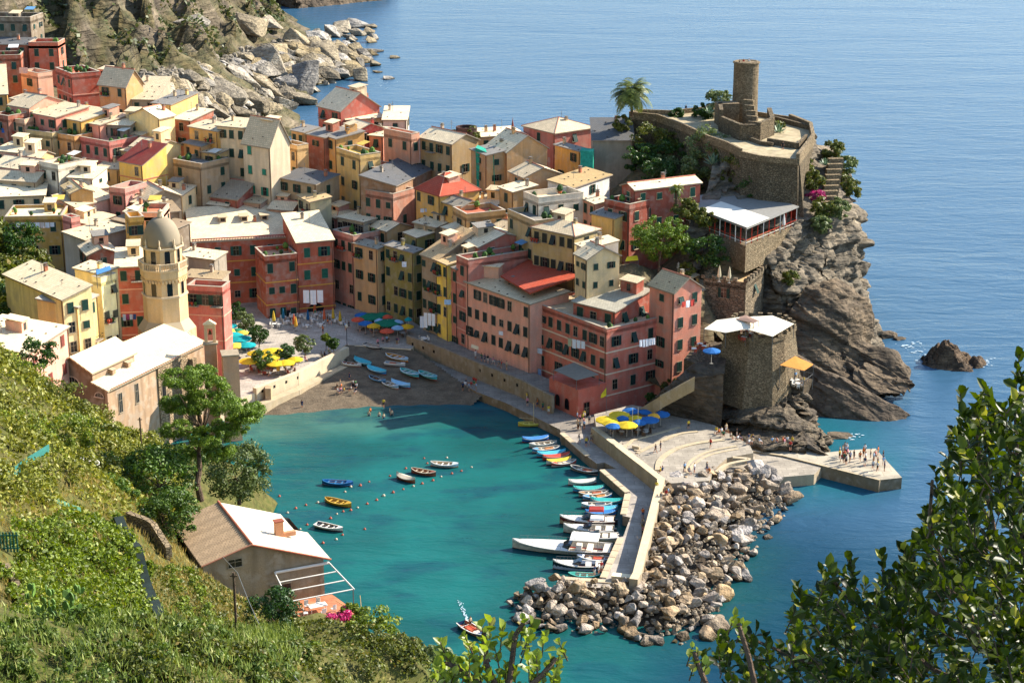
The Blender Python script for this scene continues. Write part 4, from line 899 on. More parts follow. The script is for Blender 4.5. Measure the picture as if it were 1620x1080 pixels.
# green slope under the castle
for px, py, Y in ((1000, 200, 388), (1010, 260, 362), (1060, 300, 352), (1110, 255, 362), (1150, 300, 345), (1180, 320, 338), (1090, 230, 372), (1040, 430, 315), (1090, 400, 322), (1130, 430, 312), (1160, 415, 314), (1010, 415, 312), (1100, 440, 306)):
    C(px, py, Y)
town = RBF(ctrl, lam=.5)
GRD = rockmat('#5d5240', '#75664c', '#3d4226', .08, name='earth', seedvar=False, bs=.4)
tb = [(-330, 296), (xat(130, 320, 10), 305), (xat(290, 340, 3), 340), (xat(300, 358, 3), 360), (xat(520, 358, 3), 360), (xat(560, 353, 3), 354), (xat(612, 350, 3), 352), (xat(668, 340, 3), 340), (xat(735, 322, 3), 323), (xat(850, 306, 3), 308), (xat(960, 295, 3), 297), (xat(1060, 292, 5), 292), (xat(1150, 300, 5), 303), (xat(1200, 320, 5), 320), (xat(1240, 350, 20), 350), (xat(1200, 395, 20), 398), (xat(1000, 415, 5), 415), (xat(400, 440, 5), 440), (xat(200, 470, 20), 480), (-330, 490)]
grid_terrain('town_slope', np.arange(-332, 75, 2.0), np.arange(290, 492, 2.0), lambda Q: town(Q) - .4, GRD,
             keep=lambda Cc: np.array([inpoly(c[0], c[1], tb) for c in Cc]), label='earthy slope beneath the town houses')
# ---------------------------------------------------------------- castle rock (lofted outline, displaced strata)
ROCKM = rockmat('#5c554a', '#92846f', '#403c32', .09, strata=(.25, .25, 1.6), name='cliff_rock', seedvar=False, bs=1.3)
def blocks(P, zz, seed, sx=.12, sz=.42):
    out = np.empty(len(P))
    for i, (p, z) in enumerate(zip(P, zz)):
        dd, pp = mnoise.voronoi((p[0] * sx + seed, p[1] * sx, z * sz)); q = pp[0]
        out[i] = mnoise.cell(q * 7.3) * 1.3 - .65 - max(0, .12 - (dd[1] - dd[0])) * 3
        if z > -99:
            dd, pp = mnoise.voronoi((p[0] * sx * 3, p[1] * sx * 3 + seed, z * sz * 2.6)); out[i] += (mnoise.cell(pp[0] * 5.1) - .5) * .32
    return out
def loft(name, levels, m, nring=130, nz=60, amp=1.6, seed=3.0, label=None, cat=None, kind=None, cap=True, strata=.7, freq=.13, tilt=(.0, .0)):
    """levels: list of (z, [(px, Y), ...]) open outlines from left round to the back"""
    rings = []
    for z, pts in levels:
        P = np.array([(xat(px, Y, z), Y) for px, Y in pts]); L = np.concatenate([[0], np.cumsum(np.linalg.norm(np.diff(P, axis=0), axis=1))])
        t = np.linspace(0, L[-1], nring); rings.append((z, np.column_stack([np.interp(t, L, P[:, 0]), np.interp(t, L, P[:, 1])])))
    zs = np.linspace(levels[0][0], levels[-1][0], nz); V = np.zeros((nz, nring, 3)); lz = [r[0] for r in rings]
    for k, z in enumerate(zs):
        for q in range(nring):
            V[k, q] = (np.interp(z, lz, [r[1][q, 0] for r in rings]), np.interp(z, lz, [r[1][q, 1] for r in rings]), z)
    du = np.gradient(V, axis=1); nn = np.stack([du[..., 1], -du[..., 0], 0 * du[..., 0]], -1); nn /= np.linalg.norm(nn, axis=-1)[..., None] + 1e-9
    Pf = V.reshape(-1, 3); f = fbm(Pf, freq, 5, seed)
    zz = Pf[:, 2] + tilt[0] * Pf[:, 0] + tilt[1] * Pf[:, 1]
    blk = blocks(Pf, zz, seed)
    low = fbm(Pf, freq * .45, 3, seed + 4)
    cr = np.array([abs(mnoise.noise((p[0] * .22 + 9, p[1] * .22, p[2] * .05))) for p in Pf])
    d = (low * amp * 1.6 + f * amp * .35 + blk * strata * 1.2 - np.clip(.07 - cr, 0, 1) * 16).reshape(nz, nring)
    V = V + nn * d[..., None]
    i = np.arange(nz * nring).reshape(nz, nring)
    Fq = np.stack([i[:-1, :-1], i[:-1, 1:], i[1:, 1:], i[1:, :-1]], -1).reshape(-1, 4)
    VV = V.reshape(-1, 3)
    if cap:   # close the top towards its centre
        top = V[-1]; c = top.mean(0); n0 = len(VV); extra = []
        for s in (.66, .33, .02): extra.append(c + (top - c) * s + np.column_stack([0 * top[:, 0], 0 * top[:, 0], fbm(c + (top - c) * s, .2, 3) * .6]))
        VV = np.concatenate([VV] + extra); last = i[-1]
        for k in range(3):
            nw = np.arange(n0 + k * nring, n0 + (k + 1) * nring)
            Fq = np.concatenate([Fq, np.stack([last[:-1], last[1:], nw[1:], nw[:-1]], -1), [[last[-1], last[0], nw[0], nw[-1]]]]); last = nw
    me = npmesh(name, VV, Fq, [m]); o = linkobj(name, me); tag(o, label, cat, kind=kind); return o
loft('castle_rock', [
    (-2, [(1080, 312), (1180, 310), (1262, 306), (1300, 304), (1350, 303), (1385, 309), (1398, 322), (1392, 345), (1320, 385), (1180, 400)]),
    (5, [(1080, 313), (1180, 311), (1262, 307), (1300, 306), (1348, 306), (1378, 314), (1385, 326), (1378, 346), (1310, 385), (1170, 398)]),
    (10, [(1080, 314), (1185, 313), (1262, 309), (1305, 312), (1350, 314), (1384, 323), (1388, 334), (1372, 350), (1305, 384), (1160, 398)]),
    (16, [(1080, 316), (1190, 315), (1230, 312), (1290, 315), (1345, 319), (1378, 328), (1384, 338), (1360, 354), (1300, 384), (1150, 398)]),
    (22, [(1080, 318), (1170, 316), (1200, 314), (1270, 318), (1330, 323), (1366, 331), (1368, 341), (1345, 357), (1290, 384), (1140, 396)]),
    (25.5, [(1085, 320), (1172, 318), (1205, 317), (1265, 322), (1325, 327), (1350, 334), (1352, 343), (1335, 358), (1285, 382), (1130, 394)]),
    (30, [(1120, 336), (1180, 336), (1220, 336), (1272, 338), (1322, 341), (1340, 346), (1340, 352), (1322, 364), (1275, 382), (1120, 392)]),
    (35, [(1130, 345), (1180, 344), (1220, 342), (1262, 342), (1296, 350), (1305, 357), (1300, 364), (1285, 372), (1260, 382), (1110, 390)])],
    ROCKM, nring=230, nz=110, amp=2.3, seed=4.0, label='layered brown cliff rock carrying the castle above the sea', kind='structure', tilt=(-.45, .25), strata=1.1, freq=.10)
# tilted slabs running down into the sea on the right
SLABM = rockmat('#544a3e', '#85725a', '#3c382e', .15, strata=(.2, .6, 2.4), name='cliff_rock', seedvar=False, bs=.8)
def slab(label, left, crest, right, m=None, seed=1.0, amp=.5, n=110, k=44, tilt=.5):
    """rock wedge ruled between three measured edges: foot, crest, far side"""
    def res(L):
        P = np.array([tuple(q) for q in L]); d = np.concatenate([[0], np.cumsum(np.linalg.norm(np.diff(P, axis=0), axis=1))]); t = np.linspace(0, d[-1], n)
        return np.stack([np.interp(t, d, P[:, j]) for j in range(3)], 1)
    A, B, Cc = res(left), res(crest), res(right); V = []
    for t in np.linspace(0, 1, k): V.append(A + (B - A) * t + np.array([0, 0, 1]) * 0)
    for t in np.linspace(0, 1, k)[1:]: V.append(B + (Cc - B) * t + np.array([0, 0, .6]) * math.sin(math.pi * t))
    V = np.array(V); kk, nn_ = V.shape[:2]; Pf = V.reshape(-1, 3)
    du = np.gradient(V, axis=0); dv = np.gradient(V, axis=1); N = np.cross(dv, du); N /= np.linalg.norm(N, axis=2)[..., None] + 1e-9
    zz = Pf[:, 2] + tilt * Pf[:, 0]; d = (fbm(Pf, .12, 4, seed) * amp * 1.6 + blocks(Pf, zz, seed, .09, .55) * amp * .8).reshape(kk, nn_)
    V = V - N * d[..., None] * np.sign(N[kk // 4, nn_ // 2, 1] + 1e-9) * 1.0
    i = np.arange(kk * nn_).reshape(kk, nn_); Fq = np.stack([i[:-1, :-1], i[:-1, 1:], i[1:, 1:], i[1:, :-1]], -1).reshape(-1, 4)
    o = linkobj('rock_slab', npmesh('rock_slab', V.reshape(-1, 3), Fq, [m or SLABM])); tag(o, label, 'rock'); return o
SLABD = rockmat('#51483e', '#6c5c4a', '#38352c', .12, strata=(.5, .5, 1.4), name='cliff_rock', seedvar=False, bs=.6)
slab('long straight rock slab slanting from the old bastion down into the sea',
     [atY(1225, 606, 297), atY(1262, 645, 292), atY(1300, 657, 289), atY(1360, 664, 287.5), atY(1405, 668, 287), atY(1433, 663, 288.5)],
     [atY(1240, 556, 300), atY(1265, 564, 298.5), atY(1300, 583, 295.5), atY(1360, 613, 292), atY(1410, 641, 290), atY(1436, 657, 289.5)],
     [atY(1256, 560, 303), atY(1278, 572, 301.5), atY(1312, 592, 298.5), atY(1370, 622, 294.5), atY(1418, 646, 291.5), atY(1440, 660, 290)], SLABD, 2, .35)
slab('massive tilted rock slab with a pale flat crest under the castle cliff',
     [atY(1235, 520, 309), atY(1250, 560, 306), atY(1290, 602, 303), atY(1330, 622, 301), atY(1375, 628, 299), atY(1410, 622, 298.5), atY(1438, 612, 299)],
     [atY(1275, 452, 315), atY(1302, 462, 312), atY(1340, 495, 310.5), atY(1350, 540, 309), atY(1395, 568, 306), atY(1425, 590, 303), atY(1442, 604, 300.5)],
     [atY(1330, 440, 322), atY(1376, 470, 320), atY(1384, 510, 318), atY(1388, 540, 315), atY(1422, 556, 311), atY(1446, 580, 306), atY(1450, 600, 302)], SLABM, 5, .7)
slab('low flat rock tongue at the outer foot of the castle cliff',
     [atY(1350, 600, 301), atY(1390, 625, 297), atY(1430, 622, 296.5)], [atY(1350, 585, 303), atY(1390, 603, 300.5), atY(1438, 606, 299)], [atY(1370, 575, 307), atY(1410, 590, 304), atY(1446, 598, 301)], SLABM, 8, .35)
# front rock under the bastion
loft('foreshore_rock', [
    (-1.5, [(1040, 292), (1110, 283), (1180, 270), (1260, 262), (1320, 263), (1350, 267), (1318, 279), (1262, 294), (1235, 306), (1080, 306)]),
    (2.5, [(1040, 293), (1100, 286), (1180, 272), (1260, 264), (1300, 266), (1325, 269), (1296, 281), (1256, 294), (1230, 305), (1080, 305)]),
    (6, [(1050, 296), (1120, 290), (1190, 281), (1240, 277), (1268, 278), (1285, 280), (1272, 287), (1250, 295), (1225, 303), (1085, 304)]),
    (10, [(1075, 299), (1140, 291), (1190, 287), (1235, 285), (1255, 285), (1262, 288), (1255, 291), (1242, 297), (1215, 302), (1095, 303)])],
    rockmat('#554c42', '#84755f', '#3b382e', .2, strata=(.3, .9, 2.6), name='cliff_rock', seedvar=False, bs=.9), nring=170, nz=46, amp=1.5, seed=9.0,
    label='slanting grey strata rock between the terraced square and the bastion', kind='structure', tilt=(.35, .5), strata=1.3, freq=.16)
# ---------------------------------------------------------------- old bastion with awnings
def ringpts(px, Y, z, r, n=10): return None
STB = stone('#7d6f58', 2.1, .6); STC = stone('#5f5546', 1.9, .5); STL = stone('#8a7a60', 1.8, .5)
def bastion():
    zt, zb = 16.5, 5.0
    T = [atz(1146, 527, zt), atz(1186, 540, zt), atz(1222, 541, zt), atz(1240, 536, zt), atz(1258, 522, zt), atz(1240, 508, zt), atz(1165, 505, zt)]
    T = [Vector((p.x, p.y, zt)) for p in T]
    c = sum(T, Vector()) / len(T); b = MB()
    B = [Vector((c.x + (p.x - c.x) * 1.34, c.y + (p.y - c.y) * 1.3, zb)) for p in T]
    b.prism(B, T, STB)
    rt = empty('bastion', (c.x, c.y, zb)); tag(rt, 'battered stone bastion with a white awning on top beside the sea', 'bastion')
    b.v = [(x - c.x, y - c.y, z - zb) for x, y, z in b.v]; b.build('wall', rt)
    mm = MB()
    for i in range(len(T)):
        a, e = T[i], T[(i + 1) % len(T)]; L = (e - a).length; k = max(1, int(L / 1.5)); ang = math.atan2(e.y - a.y, e.x - a.x)
        p = (a + e) / 2; mm.box((p.x - c.x, p.y - c.y, zt - zb + .35 + .01 * (i % 3)), (L + .2, .5, .7), STB, ang)
        for j in range(k):
            p = a.lerp(e, (j + .5) / k); mm.box((p.x - c.x, p.y - c.y, zt - zb + 1.0), (.8, .62, .7), STB, ang)
    mm.build('battlement', rt)
    return c, zt
bc, bzt = bastion()
def awning(label, corners, thick=.06, colr='#d9cfb8', legs=True, peak=0.0, cat='awning', zl=None, mat=None):
    """corners: (px,py,z) list"""
    P = [atz(a, b_, z) for a, b_, z in corners]; c = sum(P, Vector()) / len(P); m = mat or plain(colr, .8, .1, .06)
    b = MB(); zb = zl if zl is not None else min(p.z for p in P) - 2.6
    rt = empty('awning', (c.x, c.y, zb)); tag(rt, label, cat)
    L = [Vector((p.x - c.x, p.y - c.y, p.z - zb)) for p in P]; top = Vector((0, 0, c.z - zb + peak))
    for i in range(len(L)):
        j = (i + 1) % len(L); b.face([L[i], L[j], top], m); b.face([L[j] - Vector((0, 0, thick)), L[i] - Vector((0, 0, thick)), top - Vector((0, 0, thick))], m)
        b.face([L[i] - Vector((0, 0, thick)), L[j] - Vector((0, 0, thick)), L[j], L[i]], m)
    b.build('canopy', rt)
    if legs:
        for p in L:
            q = MB(); q.bar((p.x, p.y, 0), (p.x, p.y, p.z), .05, M_METAL, 5); q.build('post', rt)
    return rt
awning('large white sail awning over the tables on the old bastion', [(1114, 520, 18.6), (1148, 526, 18.4), (1180, 520, 18.8), (1222, 532, 18.4), (1256, 512, 18.4), (1222, 499, 19.2), (1165, 502, 19.4), (1134, 506, 18.9)], peak=.5)
awning('tan corner of canvas behind the white bastion awnings', [(1160, 504, 19.2), (1192, 511, 19.8), (1200, 507, 20), (1180, 498, 19.4)], peak=.2, colr='#8f7566')
awning('ochre canvas awning over the balcony tables on the bastion flank', [(1234, 577, 12.6), (1272, 586, 12.2), (1287, 576, 12.6), (1258, 563, 13.2)], peak=.1, colr='#c98a45', zl=8.2)
def lookout():
    P = [atz(1242, 607, 8.2), atz(1272, 611, 8.2), atz(1286, 600, 8.2), atz(1258, 592, 8.2)]; b = MB()
    c = sum(P, Vector()) / 4; b.prism([(c.x + (p.x - c.x) * .5, c.y + (p.y - c.y) * .5 + 1, 3) for p in P], [(p.x, p.y, 8.2) for p in P], STC)
    o = b.build('balcony'); tag(o, 'small railed balcony perched on rock under the ochre awning', 'balcony')
    r = MB()
    for i in range(3):
        a, e = P[i], P[i + 1]
        r.bar((a.x, a.y, 9.2), (e.x, e.y, 9.2), .04, M_METAL, 4)
        for k in range(5):
            q = a.lerp(e, k / 4); r.bar((q.x, q.y, 8.2), (q.x, q.y, 9.2), .03, M_METAL, 4)
    ro = r.build('railing'); ro.parent = o
lookout()
# retaining fence between tower house and rocks
wall_line('garden_wall', [(1004, 652, 4.6), (1045, 626, 8.8), (1098, 596, 12.3)], 0, None, .5, plaster('#8f7f5e', .6), 'ochre garden wall climbing from the terraced square to the bastion')
slab('dark rocky bank rising behind the ochre garden wall', [atz(1010, 654, 3), atz(1050, 656, 3), atz(1090, 664, 3), atz(1140, 676, 3)], [atz(1030, 636, 6.4), atz(1062, 616, 9), atz(1100, 596, 11.6), atz(1146, 590, 12)],
     [atz(1040, 624, 7), atz(1066, 600, 10), atz(1100, 572, 12), atz(1150, 560, 12.5)], SLABD, 12, .35, tilt=.2)
b = MB(); P = [atz(*p) for p in ((1082, 568, 12.2), (1112, 578, 12.2), (1142, 568, 12.2), (1152, 540, 12.2), (1100, 545, 12.2))]
b.prism([(p.x, p.y, 6) for p in P], P, STC); tag(b.build('stone_terrace'), 'small stone terrace between the tall pink house and the bastion', 'terrace')

# ---------------------------------------------------------------- castle: walls, terrace, round tower
STW = stone('#6b604d', 1.9, .55); STT = stone('#85755c', 2.6, .7)
CZ = 37.0
def castle():
    # terrace polygon at z=CZ
    TP = [(997, 184), (1040, 188), (1085, 205), (1120, 222), (1150, 232), (1172, 243), (1202, 250), (1262, 256), (1286, 224), (1282, 205), (1250, 192), (1196, 184), (1150, 172), (1118, 176), (1060, 182), (1010, 180)]
    P = [atz(x, y, CZ) for x, y in TP]
    c = sum(P, Vector()) / len(P)
    b = MB(); n = len(P)
    zb = [24, 24, 25, 26, 26, 26, 25.5, 25.5, 28, 30, 30, 30, 30, 30, 30, 24]
    Bt = [Vector((p.x + (p.x - c.x) * .05, p.y + (-.6 if p.y < c.y else .4), z)) for p, z in zip(P, zb)]
    L = lambda p: (p[0] - c.x, p[1] - c.y, p[2] - 24)
    rt = empty('castle', (c.x, c.y, 24)); tag(rt, 'ruined stone castle with one round watchtower on the headland', 'castle')
    for i in range(n):
        j = (i + 1) % n; b.face([L(q) for q in (Bt[i], Bt[j], P[j], P[i])], STW)
    b.build('rampart', rt)
    f = MB(); f.face([L(p) for p in P], rockmat('#a8977a', '#bba988', '#7d7a55', .15, name='gravel', seedvar=False, bs=.1)); f.build('terrace_floor', rt)
    pw = MB()
    for i in range(n):
        a, e = P[i], P[(i + 1) % n]; hh = .5 if i in (5, 6) else 1.0
        if i in (7, 8, 9): hh = 1.5
        m_ = (a + e) / 2; d = e - a; pw.box((m_.x - c.x, m_.y - c.y, CZ - 24 + hh / 2 - .3 + .01 * (i % 2)), (d.length + .3, .7 if i in (7, 8, 9) else .5, hh + .6), STL, math.atan2(d.y, d.x))
    pw.build('parapet', rt)
    # inner walls around the tower foot
    def iw(pts, h, th, z=CZ):
        q = MB(); Q = [atz(x, y, z) for x, y in pts]
        for i in range(len(Q) - 1):
            a, e = Q[i], Q[i + 1]; m_ = (a + e) / 2; d = e - a
            q.box((m_.x - c.x, m_.y - c.y, CZ - 24 + h / 2 + .01 * (i % 2)), (d.length + th * .5, th, h), STW, math.atan2(d.y, d.x))
        q.build('wall', rt)
    iw([(1140, 208), (1138, 196), (1160, 196)], 4.5, .8)
    iw([(1140, 208), (1172, 222), (1200, 222)], 3.2, .8)
    iw([(1200, 222), (1221, 214), (1216, 198)], 3.6, .9)
    iw([(1116, 186), (1140, 178), (1170, 176)], 2.4, .6)
    iw([(1220, 190), (1282, 206)], 1.0, .6)
    iw([(1215, 228), (1262, 236), (1275, 222)], 1.2, .5)
    iw([(1172, 218), (1205, 230), (1222, 232)], .8, .5)
    s = MB()
    for k in range(7):
        p = atz(1196 - k * 2.2, 214 - k * 2.2, CZ); s.box((p.x - c.x, p.y - c.y, CZ - 24 + .3 + k * .42), (2.2, .9, .6 + k * .84), STL, -.5)
    s.build('staircase', rt)
    # tower
    tb = atY(1177, 200, 371); R0 = 2.62
    top = atY(1177, 97, 371).z
    t = MB(); N = 28; zz = [CZ - 1, CZ + 3, top - 5, top]; rr = [R0 * 1.1, R0 * 1.03, R0, R0]
    t.lathe([(rr[k], zz[k] - 24) for k in range(4)] + [(R0 - .5, top - 24), (R0 - .5, top - 25.2), (0.01, top - 25.2)], STT, N, (tb.x - c.x, 371 - c.y, 0))
    t.build('tower', rt)
    a = MB(); a.lathe([(R0 + .22, top - 24 - .35), (R0 + .22, top - 24 - .12), (R0 + .02, top - 24 - .1)], STL, N, (tb.x - c.x, 371 - c.y, 0)); a.build('cornice', rt)
    q = MB(); p = atY(1150, 205, 366); q.box((p.x - c.x, 367 - c.y, CZ - 24 + 2), (4.6, 3.2, 5), STT, .1); q.build('tower_base', rt)
    return c, tb, top
cc_, tb_, ttop = castle()
# lower bastion wall below the castle terrace (right of the restaurant)
wl = MB(); P = [atz(1175, 248, 36.5), atz(1202, 252, 36.5), atz(1265, 258, 36.5)]
Q = [Vector((P[0].x - .5, P[0].y - 1.5, 25)), Vector((P[1].x, P[1].y - 1.8, 25)), Vector((P[2].x + 1.2, P[2].y - 1.8, 25))]
bk = Vector((0, 6, 0))
wl.prism([Q[0], Q[1], Q[2], Q[2] + bk, Q[0] + bk], [P[0], P[1], P[2], P[2] + bk, P[0] + bk], STW)
tag(wl.build('retaining_wall'), 'high stone retaining wall between castle terrace and restaurant roof', 'wall')
# restaurant under the castle
def restaurant():
    z = 28.6; P = [atz(1068, 318, z), atz(1181, 361, z), atz(1262, 329, z + .0), atz(1170, 300, z)]
    c = sum(P, Vector()) / 4; fl = 25.3
    rt = empty('restaurant', (c.x, c.y, fl - 1)); tag(rt, 'open sided cliff restaurant with red chairs under a flat white roof', 'restaurant')
    L = lambda p, z_: Vector((p.x - c.x, p.y - c.y, z_ - fl + 1))
    b = MB(); b.prism([L(p, fl - 5) for p in P], [L(p, fl) for p in P], STL); b.build('deck', rt)
    ins = [c + (p - c) * 1.02 for p in P]
    r = MB(); mk = c.lerp(P[0], .25)
    roof_slab(r, [L(ins[0], z), L(ins[1], z), L(ins[2], z + .3), L(ins[3], z + .5)], plain('#85827a', .6, .3, .1), .18); r.build('roof', rt)
    r = MB(); A = ins[0].lerp(ins[1], .38); B = ins[1]; Cc = ins[1].lerp(ins[2], .42); D = A + (Cc - B) * .9
    roof_slab(r, [L(A, z + .25), L(B, z + .25), L(Cc, z + .4), L(D, z + .45)], plain('#d4cfc0', .5, .3, .03), .12); r.build('sail_roof', rt)
    red = plain('#b03a24', .6)
    for a, e, k in ((P[0], P[1], 14), (P[1], P[2], 9)):
        for i in range(k + 1):
            p = a.lerp(e, i / k); q = MB(); p = c + (p - c) * .985; q.bar(L(p, fl), L(p, z), .09, red if i % 3 else M_WHITE, 5); q.build('post', rt)
        q = MB(); q.bar(L(c + (a - c) * .99, fl + 1.0), L(c + (e - c) * .99, fl + 1.0), .05, red, 4); q.bar(L(c + (a - c) * .99, fl + .5), L(c + (e - c) * .99, fl + .5), .04, M_WHITE, 4); q.build('railing', rt)
    q = MB(); q.face([L(c + (P[3] - c) * .98, fl), L(c + (P[2] - c) * .98, fl), L(c + (P[2] - c) * .98, z), L(c + (P[3] - c) * .98, z)], plain('#8a2f1f', .8)); q.build('back_wall', rt)
    return P, c, fl
RP, RC, RFL = restaurant()
# ---------------------------------------------------------------- church
def church():
    K = atY(169, 618, 262); ev = K.z; u = Vector((.412, .911, 0)).normalized(); v = Vector((-u.y, u.x, 0))
    z0 = 4.0; ang = math.atan2(u.y, u.x)      # local x along the nave, y to the left
    rt = empty('church', (K.x, K.y, z0), ang); tag(rt, 'stone harbour church with a long bleached slate roof, lunette gable and domed bell tower', 'church')
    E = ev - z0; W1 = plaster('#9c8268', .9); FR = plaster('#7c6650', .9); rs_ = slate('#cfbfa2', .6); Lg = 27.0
    b = MB()
    # front wall outline with raised nave
    ne, nr = E + 2.7, E + 4.7
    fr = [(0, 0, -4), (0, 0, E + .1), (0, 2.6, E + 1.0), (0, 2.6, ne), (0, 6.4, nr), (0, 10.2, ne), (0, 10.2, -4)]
    b.face([fr[i] for i in (0, 1, 2, 3, 4, 5, 6)], FR)
    b.face([(0, 0, -4), (Lg, 0, -4), (Lg, 0, E), (0, 0, E)], W1)
    b.face([(0, 2.6, E), (11, 2.6, E), (11, 2.6, ne), (0, 2.6, ne)], W1)
    b.face([(11, 2.6, E), (11, 10.2, E), (11, 10.2, ne), (11, 6.4, nr), (11, 2.6, ne)], W1)
    b.face([(Lg, 0, -4), (Lg, 10.2, -4), (Lg, 10.2, E + 1), (Lg, 6.4, E + 3.2), (Lg, 0, E)], W1)
    b.face([(Lg, 10.2, -4), (0, 10.2, -4), (0, 10.2, ne), (Lg, 10.2, E + 1)], W1)
    b.build('wall', rt)
    mw = MB(); sm = stone('#9a866a', 1.6, .5); mw.box((17.5, -.1, E / 2 - 1.3), (8.5, .3, E + 2), sm); mw.box((22.5, -.5, E / 2 - 2), (1.2, 1.2, E + 1.5), sm); mw.build('stone_patch', rt)
    q = MB(); qm = plain('#a8886c', .8)
    for x, y in ((0, 0),): q.box((x - .03, y - .03, E / 2 - 2), (.5, .5, E + 4), qm)
    q.build('corner_pilaster', rt)
    r = MB()
    roof_slab(r, [(-.4, -.5, E + .15), (Lg + .3, -.5, E + .15), (Lg + .3, 2.7, E + 1.25), (-.4, 2.7, E + 1.25)], rs_, .25)
    r.build('aisle_roof', rt)
    r = MB()
    roof_slab(r, [(-.5, 2.2, ne + .0), (11.4, 2.2, ne + .0), (11.4, 6.4, nr + .2), (-.5, 6.4, nr + .2)], rs_, .25)
    roof_slab(r, [(11.4, 10.6, ne + .0), (-.5, 10.6, ne + .0), (-.5, 6.402, nr + .2), (11.4, 6.402, nr + .2)], rs_, .25); r.build('nave_roof', rt)
    r = MB()
    roof_slab(r, [(11, 2.7, E + 1.25), (Lg + .3, 2.7, E + 1.25), (Lg + .3, 6.4, E + 3.3), (11, 6.4, E + 3.3)], rs_, .25)
    roof_slab(r, [(Lg + .3, 10.6, E + 1.2), (11, 10.6, E + 1.2), (11, 6.402, E + 3.3), (Lg + .3, 6.402, E + 3.3)], rs_, .25); r.build('choir_roof', rt)
    g = MB(); 
    for k in range(44): g.box((.5 + k * .6, -.62, E + .28), (.16, .22, .12), plain('#a5553e', .8))
    g.build('tile_edge', rt)
    for x, z, w_, h_ in ((3.2, E - 3.0, .9, 3.2), (7.6, E - 2.8, .8, 3.2)):
        add_window(rt, x, -.02, z, 0, w_, h_, 'glass')
    add_window(rt, 14.5, -.27, E - 4.2, 0, 1.1, 3.0, 'glass', arch=True); add_window(rt, 19.2, -.27, E - 3.4, 0, 1.0, 2.4, 'glass', arch=True)
    # lunettes in the front
    def lun(y, z, r_):
        q = MB(); n = 12
        P = [(-.02, y - r_ * math.cos(math.pi * i / n), z + r_ * .85 * math.sin(math.pi * i / n)) for i in range(n + 1)]
        q.face([(-.05, p[1], p[2]) for p in P][::-1], M_PANE)
        for i in range(n):
            a, e = P[i], P[i + 1]; s = 1.2
            o1 = (-.1, y + (a[1] - y) * s, z + (a[2] - z) * s); o2 = (-.1, y + (e[1] - y) * s, z + (e[2] - z) * s)
            q.face([(-.1, a[1], a[2]), (-.1, e[1], e[2]), o2, o1], plain('#c0ab94', .8))
        q.box((-.1, y, z - .1), (.2, r_ * 2.5, .18), plain('#c0ab94', .8))
        for k in (-.4, 0, .4): q.box((-.08, y + k * r_, z + r_ * .4), (.06, .08, r_ * .75), M_FRAME)
        q.build('window', rt)
    lun(6.6, E + .2, 1.35); lun(1.5, E - 1.2, .8)
    for x in (4.5, 8.6):   # small dormer boxes along the clerestory
        q = MB(); q.box((x, 2.3, E + 1.5), (.8, 1.0, .7), W1); q.face([(x - .55, 1.65, E + 1.9), (x + .55, 1.65, E + 1.9), (x + .55, 2.9, E + 2.15), (x - .55, 2.9, E + 2.15)], rs_); q.build('roof_vent', rt)
    return rt, K, u, v, E
CHR, CK, CU, CV, CE = church()
